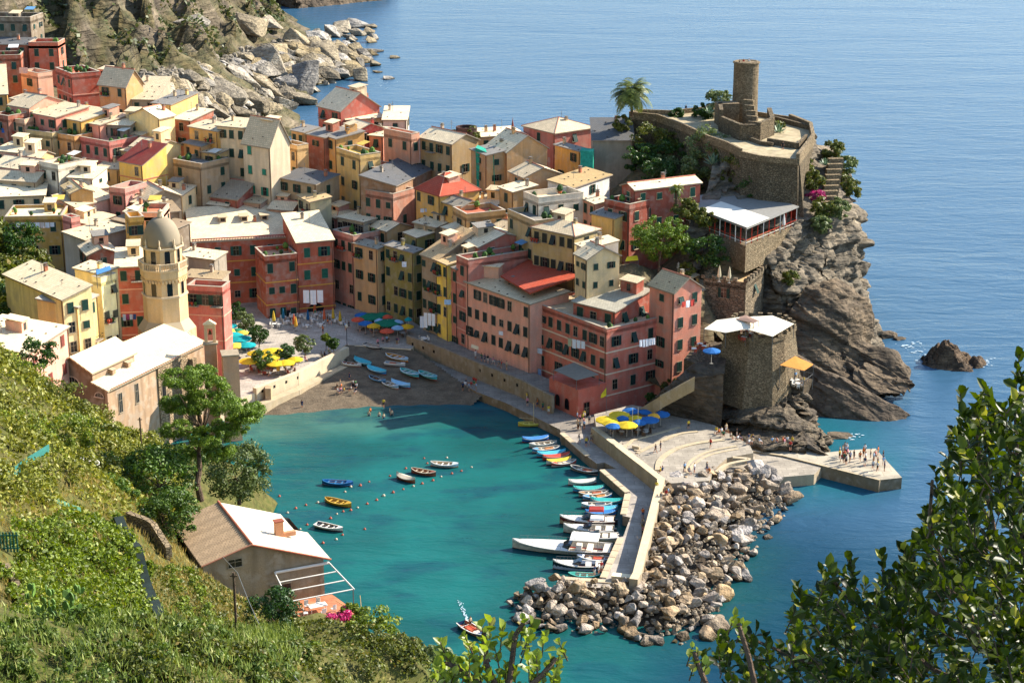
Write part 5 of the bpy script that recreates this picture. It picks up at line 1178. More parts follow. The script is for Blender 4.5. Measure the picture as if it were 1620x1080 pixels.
def belltower():
    Y = 291.0; cxw = xat(261, Y, 22); cen = Vector((cxw, Y, 0)); z0 = 8.0
    # parts are built about the tower axis, then handed to the church
    rt = empty('bell_tower', (cxw, Y, z0))
    tocam = math.atan2(-Y, -cxw); A0 = tocam + R(0) - R(8.4) * 1.0
    def zy(py, back=3.7): return atY(261, py, Y - back).z - z0
    def ringp(r, z, off=0): return [(r * math.cos(A0 + off + i * math.pi / 4), r * math.sin(A0 + off + i * math.pi / 4), z) for i in range(8)]
    WL = plaster('#bfa578', .45); TR = plain('#cbb491', .8); DM = slate('#a89c86', .35, .8)
    def oct_(name, secs, m):
        b = MB(); Rg = [ringp(r, z) for r, z in secs]
        for a, c in zip(Rg, Rg[1:]):
            for i in range(8): j = (i + 1) % 8; b.face([a[i], a[j], c[j], c[i]], m)
        b.face(Rg[-1], m); b.build(name, rt)
    s = 1.0
    zs1, zc, zb_, zr, zt_ = zy(473), zy(447), zy(429), zy(416), zy(396, 3.3)
    oct_('shaft', [(3.85, -6), (3.8, zs1)], WL); oct_('string_course', [(3.98, zs1 - .1), (3.98, zs1 + .25)], TR)
    oct_('belfry', [(3.72, zs1 + .2), (3.72, zc), (4.0, zc + .6), (4.0, zb_ - .3)], WL)
    oct_('balcony_floor', [(4.15, zb_ - .3), (4.25, zb_)], TR)
    b = MB(); P = ringp(4.05, 0)
    for i in range(8):
        a = Vector(P[i]); e = Vector(P[(i + 1) % 8]); ang = math.atan2(e.y - a.y, e.x - a.x); L = (e - a).length; m_ = (a + e) / 2
        b.box((m_.x, m_.y, zb_ + 1.05), (L, .22, .16), TR, ang); b.box((a.x, a.y, zb_ + .6), (.34, .34, 1.2), TR, ang)
        for k in range(7):
            q = a.lerp(e, (k + 1) / 8); b.box((q.x, q.y, zb_ + .5), (.13, .13, 1.0), TR, ang)
    b.build('balustrade', rt)
    oct_('lantern', [(3.25, zb_), (3.25, zt_ - .3)], WL); oct_('cornice', [(3.35, zt_ - .35), (3.65, zt_ - .1), (3.65, zt_ + .15)], TR)
    b = MB(); n = 32; H_ = zy(347, 1) - zt_
    b.lathe([(3.2 * math.cos(t) ** .8 if t < 1.56 else .3, zt_ + .15 + H_ * math.sin(t)) for t in [i * 1.5 / 12 for i in range(13)]], DM, n)
    o = b.build('dome', rt, weld=True, smooth=True)
    b = MB(); b.lathe([(.55, zt_ + H_), (.6, zt_ + H_ + .3), (.35, zt_ + H_ + .9), (.5, zt_ + H_ + 1.2), (.02, zt_ + H_ + 1.6)], TR, 8); b.build('finial', rt)
    for p in ringp(3.35, zt_ + .15):
        b = MB(); b.lathe([(.26, 0), (.26, .3), (.12, .45), (.14, 1.2), (.03, 1.6)], TR, 6, p); b.build('pinnacle', rt)
    for i in range(8):
        am = A0 + i * math.pi / 4 + math.pi / 8; ap = math.cos(math.pi / 8)
        for r_, zz, h_ in ((3.72 * ap + .01, (zs1 + zc) / 2 + .1, 2.5), (3.25 * ap + .01, (zb_ + zt_) / 2 + .35, 2.4)):
            add_window(rt, r_ * math.cos(am), r_ * math.sin(am), zz, am + math.pi / 2, .95, h_, 'glass', arch=True, frame='#cbb491')
        b = MB()
        for k in range(5):
            t = (k + .5) / 5 - .5; L = 2 * 3.75 * math.sin(math.pi / 8); r_ = 3.75 * ap + .1
            b.box((r_ * math.cos(am) - t * L * math.sin(am), r_ * math.sin(am) + t * L * math.cos(am), zc - .1), (.3, .35, .5), WL, am)
        b.build('corbel', rt)
    # lean-to roofs round the foot
    z9 = zy(520, 5)
    b = MB(); P = ringp(3.8, z9 + .5); Q = ringp(5.0, z9 - 1.2)
    for i in range(8):
        j = (i + 1) % 8; b.face([Q[i], Q[j], P[j], P[i]], slate('#cfbfa2', .6)); b.face([(Q[i][0], Q[i][1], -6), (Q[j][0], Q[j][1], -6), Q[j], Q[i]], plaster('#bd9470', .6))
    b.build('apse', rt)
    merge(CHR, rt)
belltower()
def bellgable():
    p = atY(333, 543, 281); z0 = 2.0
    rt = empty('bell_gable', (p.x, p.y, z0), .15); tag(rt, 'small arched bell gable on a buttress beside the bell tower', 'bell gable')
    m = plaster('#cfa978', .4); zb = p.z - z0; b = MB()
    b.box((0, 0, zb / 2 - 1), (2.0, 1.3, zb + 2), plaster('#a87e5e', .5)); b.box((0, 0, zb + .1), (2.5, 1.7, .25), M_FRAME)
    b.build('buttress', rt)
    b = MB(); t = .45
    for s in (-1, 1): b.box((s * .68, 0, zb + 1.45), (.5, .7, 2.5), m)
    b.box((0, 0, zb + 3.0), (1.86, .7, .7), m); b.prism([(-1.1, -.45, zb + 3.35), (1.1, -.45, zb + 3.35), (1.1, .45, zb + 3.35), (-1.1, .45, zb + 3.35)], [(-.02, -.45, zb + 4.1), (.02, -.45, zb + 4.1), (.02, .45, zb + 4.1), (-.02, .45, zb + 4.1)], plaster('#d8c8a4', .3))
    b.build('arch', rt)
    b = MB(); b.lathe([(.33, zb + 1.6), (.26, zb + 1.8), (.2, zb + 2.15), (.05, zb + 2.3), (.03, zb + 2.7)], plain('#5a4a2c', .4, metallic=.8), 10); b.build('bell', rt)
    merge(CHR, rt)
    q = atY(362, 562, 278); b = MB(); b.box((q.x, q.y + 1, q.z / 2 - .5), (2.6, 3, q.z + 1), plaster('#c08f6c', .4), .25); b.box((q.x, q.y + 1, q.z + .1), (2.9, 3.3, .2), M_FRAME, .25)
    o = b.build('sacristy_wall'); tag(o, 'plain tan wall block between the bell gable and the sea wall', 'wall')
bellgable()

# ---------------------------------------------------------------- near house on the slope
def nearhouse():
    pk = atY(398, 861, 175); u = Vector((-.42, .906, 0)).normalized(); v = Vector((u.y, -u.x, 0)); z0 = 17.5
    rt = empty('hillside_house', (pk.x, pk.y, z0), math.atan2(v.y, v.x)); tag(rt, 'rough plastered hillside house with half bleached, half tiled roof and white pergola', 'house')
    zr = pk.z - z0; L = 13.0; er = 8.9; el = -5.6; zer = atY(518, 885, 178.6).z - z0; zel = zer + 1.9
    wm = plaster('#87775f', .9); b = MB()
    b.face([(el + .3, .5, -5), (er - .7, .5, -5), (er - .7, .5, zer + .1), (0, .5, zr - .2), (el + .3, .5, zel)], wm)
    b.face([(er - .7, .5, -5), (er - .7, L - .3, -5), (er - .7, L - .3, zer + .1), (er - .7, .5, zer + .1)], wm)
    b.face([(el + .3, L - .3, -5), (el + .3, .5, -5), (el + .3, .5, zel), (el + .3, L - .3, zel)], wm)
    b.face([(er - .7, L - .3, -5), (el + .3, L - .3, -5), (el + .3, L - .3, zel), (0, L - .3, zr - .2), (er - .7, L - .3, zer + .1)], wm)
    b.build('wall', rt)
    r = MB(); roof_slab(r, [(er, 0, zer), (er, L * .62, zer), (0, L * .62, zr), (0, 0, zr)], slate('#d3c8b4', .7, .3), .15, edge=plain('#a5624a', .8))
    roof_slab(r, [(er - 1.6, L * .62, zer + .62), (er - 1.6, L, zer + .62), (0, L, zr), (0, L * .62, zr)], slate('#d3c8b4', .7, .3), .15, edge=plain('#a5624a', .8)); r.build('roof', rt)
    # pantile side: ribbed
    t = MB(); tm = slate('#a58f74', .5, .8); n = 26
    g = (zr - zel) / -el
    for k in range(n):
        y0 = L * k / n; y1 = L * (k + 1) / n; ym = (y0 + y1) / 2
        for a, c, za, zc_ in ((y0, ym, 0, .12), (ym, y1, .12, 0)):
            t.face([(0, a, zr + za), (0, c, zr + zc_), (el, c, zel + zc_), (el, a, zel + za)], tm, [(0, a * 1.), (0, c), (5.8, c), (5.8, a)])
    t.face([(0, 0, zr - .12), (el, 0, zel - .12), (el, L, zel - .12), (0, L, zr - .12)], tm)
    t.build('tiled_roof', rt)
    rg = MB(); rg.bar((0, -.05, zr + .08), (0, L, zr + .08), .16, plain('#a5624a', .8), 8)
    rg.bar((0, -.05, zr + .02), (er, -.05, zer + .02), .1, plain('#b06a52', .8), 6); rg.bar((0, -.05, zr + .02), (el, -.05, zel + .02), .1, plain('#9c6a52', .8), 6); rg.build('ridge_tiles', rt)
    c = MB(); c.box((4.6, 5.0, zr - 1.0), (.9, .7, 1.9), plaster('#b07a55', .4)); c.box((4.6, 5.0, zr + .0), (1.1, .9, .12), plain('#8a4a35', .8)); c.box((5.6, 5.0, zr - 1.75), (1.8, .5, .5), plaster('#b07a55', .4)); c.build('chimney', rt)
    add_window(rt, -1.8, .48, zr - 2.0, 0, 1.5, .9, 'glass'); 
    d = MB(); d.box((3.2, .46, zer - 3.4), (2.2, .08, 2.6), M_PANE); d.box((3.2, .43, zer - 2.0), (2.5, .1, .2), M_FRAME); d.build('door', rt)
    # pergola
    p = MB(); x0, x1 = 2.6, er - .2
    for k, (yy, zz) in enumerate(((.3, zer - .5), (-1.2, zer - 1.0), (-2.7, zer - 1.5), (-4.2, zer - 2.0))):
        p.bar((x0, yy, zz), (x1 + .4 * k, yy, zz), .07 if k else .16, M_WHITE, 6)
    for x, e in ((x0 - .1, 0.1), (x1, 1.3)): p.bar((x, .3, zer - .45), (x + e, -4.3, zer - 2.0), .08, M_WHITE, 6)
    for x in (x0, x1 + 1.2): p.bar((x, -4.2, zer - 2), (x, -4.2, zer - 5.5), .06, M_METAL, 6)
    p.build('pergola', rt)
    tz = 1.6
    f = MB(); f.prism([(x, y, tz - 4) for x, y in ((3.2, .4), (9.0, .4), (10.2, -6.2), (4.6, -6.6))][::-1], [(x, y, tz) for x, y in ((3.2, .4), (9.0, .4), (10.2, -6.2), (4.6, -6.6))][::-1], stone('#7d7058', 1.5), True, plain('#b06f4c', .8, var=.2)); f.build('terrace', rt)
    w_ = MB()
    for x in (5.8, 8.7): w_.bar((10.2, -6.0, tz), (x + 2.4, -3.0, tz + .9), .04, plain('#a98c5c', .8), 5)
    w_.bar((4.8, -6.4, tz + .9), (10.1, -6.0, tz + .9), .05, plain('#a98c5c', .8), 5); w_.bar((10.2, -6.1, tz), (10.2, -6.1, tz + 1.0), .05, plain('#a98c5c', .8), 5); w_.build('railing', rt)
    return lm(rt), tz
NH, NTZ = nearhouse()
def garden_furniture():
    o = NH @ Vector((6.2, -3.0, NTZ)); rt = empty('garden_table', o, .45); tag(rt, 'white plastic garden table on the terrace of the hillside house', 'table')
    b = MB(); b.box((0, 0, .74), (2.0, 1.0, .05), M_WHITE); b.build('tabletop', rt)
    for x in (-.85, .85):
        for y in (-.4, .4): q = MB(); q.bar((x, y, 0), (x, y, .72), .04, M_WHITE, 5); q.build('leg', rt)
    for k, (x, y, rz) in enumerate(((5.3, -1.9, 3.4), (6.6, -1.8, 3.0), (6.4, -4.3, .4), (7.7, -3.9, .6), (4.6, -3.6, -1.3))):
        o = NH @ Vector((x, y, NTZ)); c = empty('garden_chair', o, rz); tag(c, 'white plastic garden chair around the terrace table of the hillside house', 'chair', 'garden chairs on the terrace')
        q = MB(); q.box((0, 0, .42), (.5, .5, .05), M_WHITE); q.build('seat', c)
        q = MB(); q.box((0, -.24, .7), (.48, .05, .5), M_WHITE); q.build('backrest', c)
        for sx in (-.2, .2):
            for sy in (-.2, .2): q = MB(); q.bar((sx, sy, 0), (sx, sy, .41), .03, M_WHITE, 4); q.build('leg', c)
garden_furniture()
# ---------------------------------------------------------------- near hillside
hc_ = []
for px, py, Y in ((-60, 1120, 80), (150, 1120, 84), (320, 1120, 88), (560, 1130, 98), (700, 1085, 112), (30, 1010, 104), (200, 1000, 112), (390, 1075, 112), (480, 1045, 136), (500, 1075, 120), (440, 1065, 122), (420, 1040, 134), (560, 1075, 124), (350, 1060, 122), (560, 1000, 152), (620, 1032, 138), (660, 1070, 122),
                  (30, 910, 125), (120, 880, 138), (200, 870, 143), (300, 985, 142), (370, 965, 158), (430, 1010, 152), (500, 1010, 160), (545, 1005, 160), (250, 850, 163), (440, 985, 168), (520, 975, 170), (300, 915, 168), (350, 925, 168),
                  (100, 720, 172), (-60, 640, 180), (0, 650, 187), (60, 620, 200), (0, 560, 225), (60, 790, 160), (150, 690, 214), (170, 760, 190), (235, 745, 222), (300, 800, 196), (270, 860, 178), (350, 815, 192),
                  (20, 380, 318), (20, 460, 300), (-60, 500, 285), (50, 520, 292), (-40, 420, 310), (60, 380, 330)):
    p = atY(px, py, Y); hc_.append((p.x, p.y, p.z))
for px, z, Y in ((380, 1, 272), (430, 1, 250), (455, -2, 238), (400, 8, 232), (340, 3, 262), (250, 3, 262), (170, 6, 258), (60, 8, 262), (470, -5, 226), (500, 6, 205), (530, -6, 202), (560, 10, 172), (590, -6, 182), (640, -6, 166), (600, 16, 150), (700, -6, 146), (700, 24, 122), (790, -6, 126), (760, 20, 104), (870, -6, 108), (820, 25, 88), (900, -6, 88), (860, 20, 70), (-80, 10, 268), (300, 3, 300), (100, 8, 300)):
    hc_.append((xat(px, Y, z), Y, z))
hill = RBF(hc_, lam=.3)
def hz(x, y): return float(hill([[x, y]])[0])
HM = rockmat('#4d4a26', '#44501f', '#6e6238', .12, name='earth', seedvar=False, bs=.3)
def hdisp(V):
    V = V.copy(); V[:, 2] += fbm(V, .12, 4, 2.0) * .45; return V
grid_terrain('hillside', np.arange(-170, 26, 1.1), np.arange(62, 322, 1.1), lambda Q: hill(Q), HM, disp=hdisp,
             keep=lambda Cc: (Cc[:, 2] > -2.5) & ~((Cc[:, 1] > 246) & (Cc[:, 0] > -74 + (Cc[:, 1] - 246) * .0)) | (Cc[:, 1] > 246) & (Cc[:, 0] <= -74) | (Cc[:, 1] <= 262) & (Cc[:, 0] > -62) & (Cc[:, 0] < -36) & (Cc[:, 2] > -2.5) & (Cc[:, 1] > 245),
             label='steep green hillside in front of the harbour')
def hill_points(n, region, seed, Yr=(62, 320)):
    """random points of the hillside whose picture position satisfies region(px,py)"""
    r = np.random.default_rng(seed); Q = np.column_stack([r.uniform(-104, 26, n), r.uniform(Yr[0], Yr[1], n)])
    Z = hill(Q); P = np.column_stack([Q, Z]); dep = P[:, 1] * cp - (P[:, 2] - CAMZ) * sp; up = P[:, 1] * sp + (P[:, 2] - CAMZ) * cp
    X = 810 + F * P[:, 0] / dep; Yp = 540 - F * up / dep
    k = region(X, Yp) & (Z > .8) & (X > -120) & (Yp < 1200); k &= ~((Q[:, 1] > 250) & (Q[:, 0] > -76))
    # keep clear of the near house
    Hi = np.array(NH.inverted()); L = P @ Hi[:3, :3].T + Hi[:3, 3]; k &= ~((L[:, 0] > -6) & (L[:, 0] < 10.5) & (L[:, 1] > -9) & (L[:, 1] < 13.5))
    k &= ~((L[:, 0] > 1) & (L[:, 0] < 12) & (L[:, 1] > -15) & (L[:, 1] < 0) & (r.random(n) < .93))
    return P[k], X[k], Yp[k]
def ground_foliage(name, label, n, region, mat, size, height, mound, seed, aspect=.5, upright=False, Yr=(62, 320)):
    P, X, Yp = hill_points(n, region, seed, Yr); r = np.random.default_rng(seed + 1); m = len(P)
    mz = np.clip(np.array([mnoise.noise((p[0] * mound[0], p[1] * mound[0], seed)) for p in P]) * 1.6 + .5, 0, 1.4)
    C = P.copy(); C[:, 2] += mz * mound[1] * (0.55 + .5 * r.random(m)) + r.random(m) * height
    N = r.normal(size=(m, 3)); 
    if upright: N[:, 2] *= .15
    else: N[:, 2] = np.abs(N[:, 2]) * .8 + .1
    S = size * (.6 + .8 * r.random(m)) * np.clip(P[:, 1] / 150, .75, 1.5)
    V, Fq = leafcloud(C, unit(N), S, aspect, seed)
    if upright:  # blades
        T = np.column_stack([r.normal(size=m) * .35, r.normal(size=m) * .35, np.ones(m)]); T = unit(T); N2 = unit(np.cross(T, r.normal(size=(m, 3)))); s_ = S.reshape(-1, 1)
        V = np.stack([C + T * s_ * 2.2, C + N2 * s_ * aspect * .5, C - T * s_ * .6, C - N2 * s_ * aspect * .5], 1).reshape(-1, 3)
    o = linkobj(name, npmesh(name, V, Fq, [mat])); tag(o, label, kind='stuff'); return o
VINE = leafmat('#3a4a12', '#87982e', '#bcb454', .22); SCRUB = leafmat('#343c12', '#747a2e', '#a08448', .2); REED = leafmat('#3c5018', '#98a454', '#c8c084', .22); DRYG = leafmat('#8a7a40', '#b59c5c', '#6f8034', .25)
dkg = leafmat('#1f3612', '#41601f', '#6b8034', .25)
ground_foliage('vineyard_foliage', 'dense bright green vine leaves on the near terraces', 420000, lambda X, Y: (X > 20) & (X < 235) & (Y > 830) & (Y < 1010) & (Y > 830 + np.maximum(0, (X - 190) * 1.6)), VINE, .21, .35, (.35, 1.3), 21, Yr=(100, 180))
ground_foliage('meadow', 'yellow green scrub covering the upper left slope', 200000, lambda X, Y: (X < 290) & (Y > 540) & (Y < 830) & (Y > 545 + (X - 0) * .62), leafmat('#50581a', '#a09e40', '#c0aa58', .22), .24, .3, (.28, 1.2), 22, Yr=(130, 300))
ground_foliage('tall_grass', 'pale reeds and grasses along the bottom edge', 260000, lambda X, Y: (X < 480) & (Y > 985) & ((X < 60) | (Y > 1000)), REED, .22, .6, (.5, 1.0), 23, .5, True, Yr=(62, 150))
ground_foliage('scrub', 'mixed low scrub on the slope around the hillside house', 360000, lambda X, Y: (X > 215) & (X < 900) & (Y > 900), SCRUB, .17, .3, (.3, .4), 24, Yr=(62, 175))
ground_foliage('dry_grass', 'dry straw coloured grass between the terraces', 120000, lambda X, Y: (X < 420) & (Y > 740) & (Y < 1000), DRYG, .2, .2, (.5, .3), 25, .4, True, Yr=(100, 190))
ground_foliage('slope_greenery', 'green bushes on the bank at the left edge behind the yellow house', 60000, lambda X, Y: (X < 75) & (Y > 360) & (Y < 560), SCRUB, .42, .6, (.12, 3.2), 26, Yr=(270, 322))

# ---------------------------------------------------------------- trees and bushes
BARK = rockmat('#5d4c3c', '#7a6653', '#3a2f26', 1.5, name='bark', seedvar=False, bs=.2)
def bushmesh(center_list, leaf, mat, name, seed, trunk=None, parent_label=None, cat='tree', asp=.55, objname='tree', group=None, tm=None):
    """center_list: (x,y,z, rx,ry,rz, nclump, nleaf, clump_r)"""
    Cs = []; Ns = []; cen = []
    for k, (x, y, z, rx, ry, rz_, nc, nl, cr) in enumerate(center_list):
        a, b, cc = crown_pts((x, y, z), (rx, ry, rz_), nc, nl, cr, seed + k); Cs.append(a); Ns.append(b); cen += list(cc)
    C_ = np.concatenate(Cs); N_ = np.concatenate(Ns); S = leaf * (.6 + .7 * rng.random(len(C_)))
    V, Fq = leafcloud(C_, N_, S, asp, seed)
    base = trunk[0] if trunk else (center_list[0][0], center_list[0][1], center_list[0][2] - center_list[0][5])
    rt = empty(objname, base); tag(rt, parent_label, cat, group)
    o = linkobj('crown', npmesh('crown', V - np.array(base), Fq, [mat]), rt)
    if trunk:
        b = MB(); pts, r0 = trunk[1], trunk[2]
        for i in range(len(pts) - 1):
            t0 = 1 - .55 * i / (len(pts) - 1); t1 = 1 - .55 * (i + 1) / (len(pts) - 1)
            b.bar(Vector(pts[i]) - Vector(base), Vector(pts[i + 1]) - Vector(base), r0 * t0, tm or BARK, 9, r0 * t1)
        tip = Vector(pts[-1]) - Vector(base); mid = Vector(pts[len(pts) // 2]) - Vector(base); rr = random.Random(seed)
        for c in rr.sample(cen, min(len(cen), trunk[3] if len(trunk) > 3 else 14)):
            e = Vector(c) - Vector(base); s = tip if rr.random() < .6 else tip.lerp(mid, rr.random() * .8); k = s.lerp(e, .5) + Vector((0, 0, -.3))
            b.bar(s, k, r0 * .3, BARK, 6, r0 * .2); b.bar(k, e, r0 * .2, BARK, 5, r0 * .05)
        b.build('trunk', rt)
    return rt
PINEM = leafmat('#344c0e', '#7c962a', '#acbc4c', .15); DKM = leafmat('#26421a', '#4f6a26', '#7f8f3e', .2); OLIVEM = leafmat('#4a5a2a', '#7a8550', '#a6ad7c', .2)
def px3(px, py, Y): p = atY(px, py, Y); return (p.x, p.y, p.z)
# umbrella pine beside the near shore
Yp_ = 196
cl = []
for px, py, r_, dz in ((285, 600, 2.2, 1.1), (325, 612, 2.8, 1.4), (300, 640, 2.6, 1.2), (355, 640, 2.6, 1.2), (388, 655, 2.0, 1.1), (404, 648, 1.2, .9), (280, 680, 2.0, 1.1), (330, 690, 2.6, 1.2), (365, 676, 2.2, 1.1), (300, 712, 1.8, 1.0), (345, 715, 1.7, .9), (272, 640, 1.6, 1.0), (318, 590, 1.8, .9)):
    p = px3(px, py, Yp_ + rnd.uniform(-2.5, 2.5)); cl.append((p[0], p[1], p[2], r_, r_, dz * .8, int(17 * r_), 170, .6))
tb0 = px3(318, 792, 194)
bushmesh(cl, .14, PINEM, 'pine', 31, trunk=(tb0, [tb0, px3(312, 765, 194), px3(316, 740, 195), px3(314, 715, 196), px3(322, 680, 196)], .42, 26), parent_label='big umbrella pine with a bare leaning trunk beside the hillside house', cat='pine tree', objname='pine_tree', asp=.35)
def tree(label, px, py, Y, r, leaf=.2, mat=DKM, name='tree', cat='tree', n=1.0, hh=None, base=None, group=None, trunk=True, seed=None, clump=.8, rz=None):
    c = px3(px, py, Y); rz = rz or r * .85; seed = seed or rnd.randrange(9999)
    nc = int(30 * n); nl = int(70 * n)
    b = base if base else (c[0], c[1], c[2] - rz - (hh if hh is not None else .8))
    return bushmesh([(c[0], c[1], c[2], r, r, rz, nc, nl, clump * r * .35)], leaf, mat, 't', seed, trunk=(b, [b, (c[0] + .1, c[1], b[2] * .5 + c[2] * .5), (c[0], c[1], c[2] - rz * .2)], max(.08, r * .07), 8) if trunk else None, parent_label=label, cat=cat, objname=name, group=group)
tree('round dense olive green tree right of the pine trunk by the water', 376, 748, 208, 4.1, .19, leafmat('#3c4a24', '#6c7a40', '#8f9a60', .2), n=2.0)
tree('broad dark green tree left of the pine trunk', 250, 760, 190, 4.4, .2, leafmat('#2f4a18', '#5f7a28', '#8a9a3c', .2), n=2.0)
tree('second dark tree leaning over the hillside house roof', 262, 820, 180, 3.4, .18, leafmat('#2a4216', '#587026', '#7f9038', .2), n=1.8)
tree('wide shrub with dark hollow under it left of the tiled roof', 178, 800, 182, 3.6, .18, leafmat('#34501a', '#68822a', '#98a844', .2), n=1.8, hh=.1)
tree('dark glossy cypress bush below the white pergola', 433, 972, 152, 2.4, .13, leafmat('#1c3412', '#3a5a1e', '#587a2c', .15), n=1.8, rz=3.0, hh=.2, name='bush', cat='bush')
for k, (px, py, Y, r_, mt, lb) in enumerate(((205, 735, 212, 3.0, SCRUB, 'shrub at the upper edge of the slope in front of the church corner'), (150, 700, 208, 3.2, dkg, 'dark shrub on the slope below the church lunettes'), (95, 640, 205, 3.4, SCRUB, 'sunny shrub under the pink house corner'),
      (30, 600, 215, 3.6, VINE, 'bright shrub at the left edge below the pink house'), (110, 690, 190, 3.0, VINE, 'bright green shrub in the middle of the left slope'), (30, 690, 180, 3.4, VINE, 'large bright shrub at the left edge of the slope'),
      (160, 745, 196, 2.6, dkg, 'dark shrub beside the white bag on the slope'), (60, 560, 232, 2.6, dkg, 'dark shrub against the wall of the pink house'),
      (70, 735, 172, 2.4, VINE, 'leafy shrub above the stone stairs'), (590, 1000, 143, 2.3, VINE, 'bright bush on the cliff edge right of the bougainvillea'), (640, 1045, 128, 2.2, SCRUB, 'grey green bush lowest on the cliff edge'), (560, 1040, 130, 2.2, dkg, 'dark bush below the bougainvillea'),
      (500, 1050, 126, 2.0, VINE, 'bright creeping bush below the garden terrace'), (452, 1040, 136, 1.4, SCRUB, 'low bush in front of the cypress bush'), (556, 972, 163, 1.2, VINE, 'bright bush right beside the garden terrace'), (690, 1055, 118, 1.8, OLIVEM, 'silvery bush at the bottom centre edge'),
      (610, 1065, 120, 1.9, VINE, 'fresh green bush at the bottom edge'), (10, 440, 305, 4.5, SCRUB, 'bush on the bank at the left edge behind the yellow house, lower one'), (28, 385, 316, 4.2, dkg, 'dark bush on the bank left of the olive yellow house'), (20, 480, 292, 5.0, dkg, 'dark tree at the left edge beside the big pale yellow house'), (50, 415, 312, 3.0, SCRUB, 'small bush at the top of the bank'),
      (395, 735, 240, 2.0, DKM, 'small bush on the rocky shore below the sea wall'), (300, 735, 215, 2.4, DKM, 'shaded bush behind the pine trunk'))):
    tree(lb, px, py, Y, r_, .17 if Y < 250 else .28, mt, name='bush', cat='bush', n=1.25, hh=0.0, trunk=False, seed=300 + k)
tree('bougainvillea in magenta bloom at the corner of the garden terrace', 541, 985, 162, 1.35, .13, leafmat('#b02a5c', '#d8508c', '#e48ab0', .3), name='bougainvillea', cat='flowering shrub', n=1.2, trunk=False, rz=1.9, hh=0)
def scrub_bushes(label, n, region, mat, r0, r1, leaf, seed, Yr):
    P, X, Yp = hill_points(n * 40, region, seed, Yr); r = np.random.default_rng(seed); idx = r.permutation(len(P))[:n]; Cs = []; Ns = []
    for i in idx:
        rr = r.uniform(r0, r1); a, b, _ = crown_pts(P[i] + np.array([0, 0, rr * .25]), (rr, rr, rr * .75), int(9 + rr * 5), 42, .36 * rr, int(seed * 100 + i)); Cs.append(a); Ns.append(b)
    C_ = np.concatenate(Cs); N_ = np.concatenate(Ns); V, Fq = leafcloud(C_, N_, leaf * (.6 + .7 * r.random(len(C_))), .55, seed)
    tag(linkobj('scrub_thicket', npmesh('thicket', V, Fq, [mat])), label, kind='stuff')
scrub_bushes('rounded scrub bushes covering the upper left slope', 150, lambda X, Y: (X < 260) & (Y > 560) & (Y < 800) & (Y > 560 + X * .6), leafmat('#434a12', '#96983a', '#b8a450', .2), .8, 2.3, .2, 61, (130, 300))
scrub_bushes('dark green bushes between terraces and water', 190, lambda X, Y: (X > 200) & (X < 760) & (Y > 1000) & ~((X > 400) & (X < 560) & (Y < 1040)), SCRUB, .5, 1.5, .15, 62, (62, 150))
scrub_bushes('leafy clumps of the vineyard terraces', 170, lambda X, Y: (X > 0) & (X < 240) & (Y > 850) & (Y < 1010) & (Y > 830 + np.maximum(0, (X - 190) * 1.6)), VINE, .5, 1.2, .17, 63, (100, 180))
scrub_bushes('mixed weeds and bushes along the bottom left edge', 230, lambda X, Y: (X < 500) & (Y > 990), leafmat('#2c400e', '#6c8030', '#a8a860', .2), .3, 1.3, .13, 64, (62, 140))
def prickly_pear():
    p = atY(95, 1050, 96); z = hz(p.x, p.y); r = random.Random(4); b = MB(); m = plain('#5c7a34', .6, .3, .35)
    for k in range(46):
        c = Vector((p.x + r.uniform(-1.6, 1.6), p.y + r.uniform(-.8, .8), z + r.uniform(.4, 2.4))); a = r.uniform(0, 3.14); t = r.uniform(-.5, .5); w_ = r.uniform(.13, .22); n = 9
        u = Vector((math.cos(a), math.sin(a), 0)); v = (Vector((0, 0, 1)) + u * t).normalized(); nn_ = u.cross(v) * .04
        R1 = [c + u * w_ * math.cos(6.283 * i / n) + v * w_ * 1.5 * math.sin(6.283 * i / n) for i in range(n)]
        b.prism([q - nn_ for q in R1], [q + nn_ for q in R1], m)
    tag(b.build('prickly_pear', origin=(p.x, p.y, z)), 'prickly pear cactus with flat pads at the lower left edge', 'cactus')
prickly_pear()
# vine rows, walls, stairs, gate, poles
for k, (a, e) in enumerate((((270, 905, 150), (330, 1010, 124)), ((300, 890, 156), (372, 1020, 126)))):
    A = Vector(px3(*a)); E = Vector(px3(*e)); L = []
    for i in range(16):
        q = A.lerp(E, i / 15); q.z = hz(q.x, q.y); L.append((q.x, q.y, q.z + .8, .55, .55, .8, 4, 40, .4))
    bushmesh(L, .14, VINE, 'v', 400 + k, parent_label=['left vine row beside the dark netted wall', 'right vine row climbing towards the hillside house'][k], cat='vine row', objname='vine_row')
def hwall(name, label, pts, h, th, m, cat='wall'):
    b = MB(); Q = []
    for px, py, Y in pts: p = atY(px, py, Y); Q.append(Vector((p.x, p.y, hz(p.x, p.y))))
    for i in range(len(Q) - 1):
        n = 8
        for k in range(n):
            a = Q[i].lerp(Q[i + 1], k / n); e = Q[i].lerp(Q[i + 1], (k + 1) / n); a.z = hz(a.x, a.y); e.z = hz(e.x, e.y)
            d = Vector((e.x - a.x, e.y - a.y, 0)).normalized(); nn = Vector((-d.y, d.x, 0)) * th / 2
            b.prism([a - nn - Vector((0, 0, 2)), e - nn - Vector((0, 0, 2)), e + nn - Vector((0, 0, 2)), a + nn - Vector((0, 0, 2))], [p + Vector((0, 0, h)) for p in (a - nn, e - nn, e + nn, a + nn)], m)
    o = b.build(name); tag(o, label, cat); return o
hwall('terrace_wall', 'dark netted terrace wall running down the slope beside the vineyard', [(190, 852, 160), (215, 905, 146), (250, 965, 131), (298, 1028, 114)], 1.2, .9, plain('#12211b', .9, var=.4))
hwall('stone_wall', 'low stone wall at the left edge of the vineyard', [(10, 915, 122), (45, 985, 108), (75, 1030, 100)], .7, .5, STL)
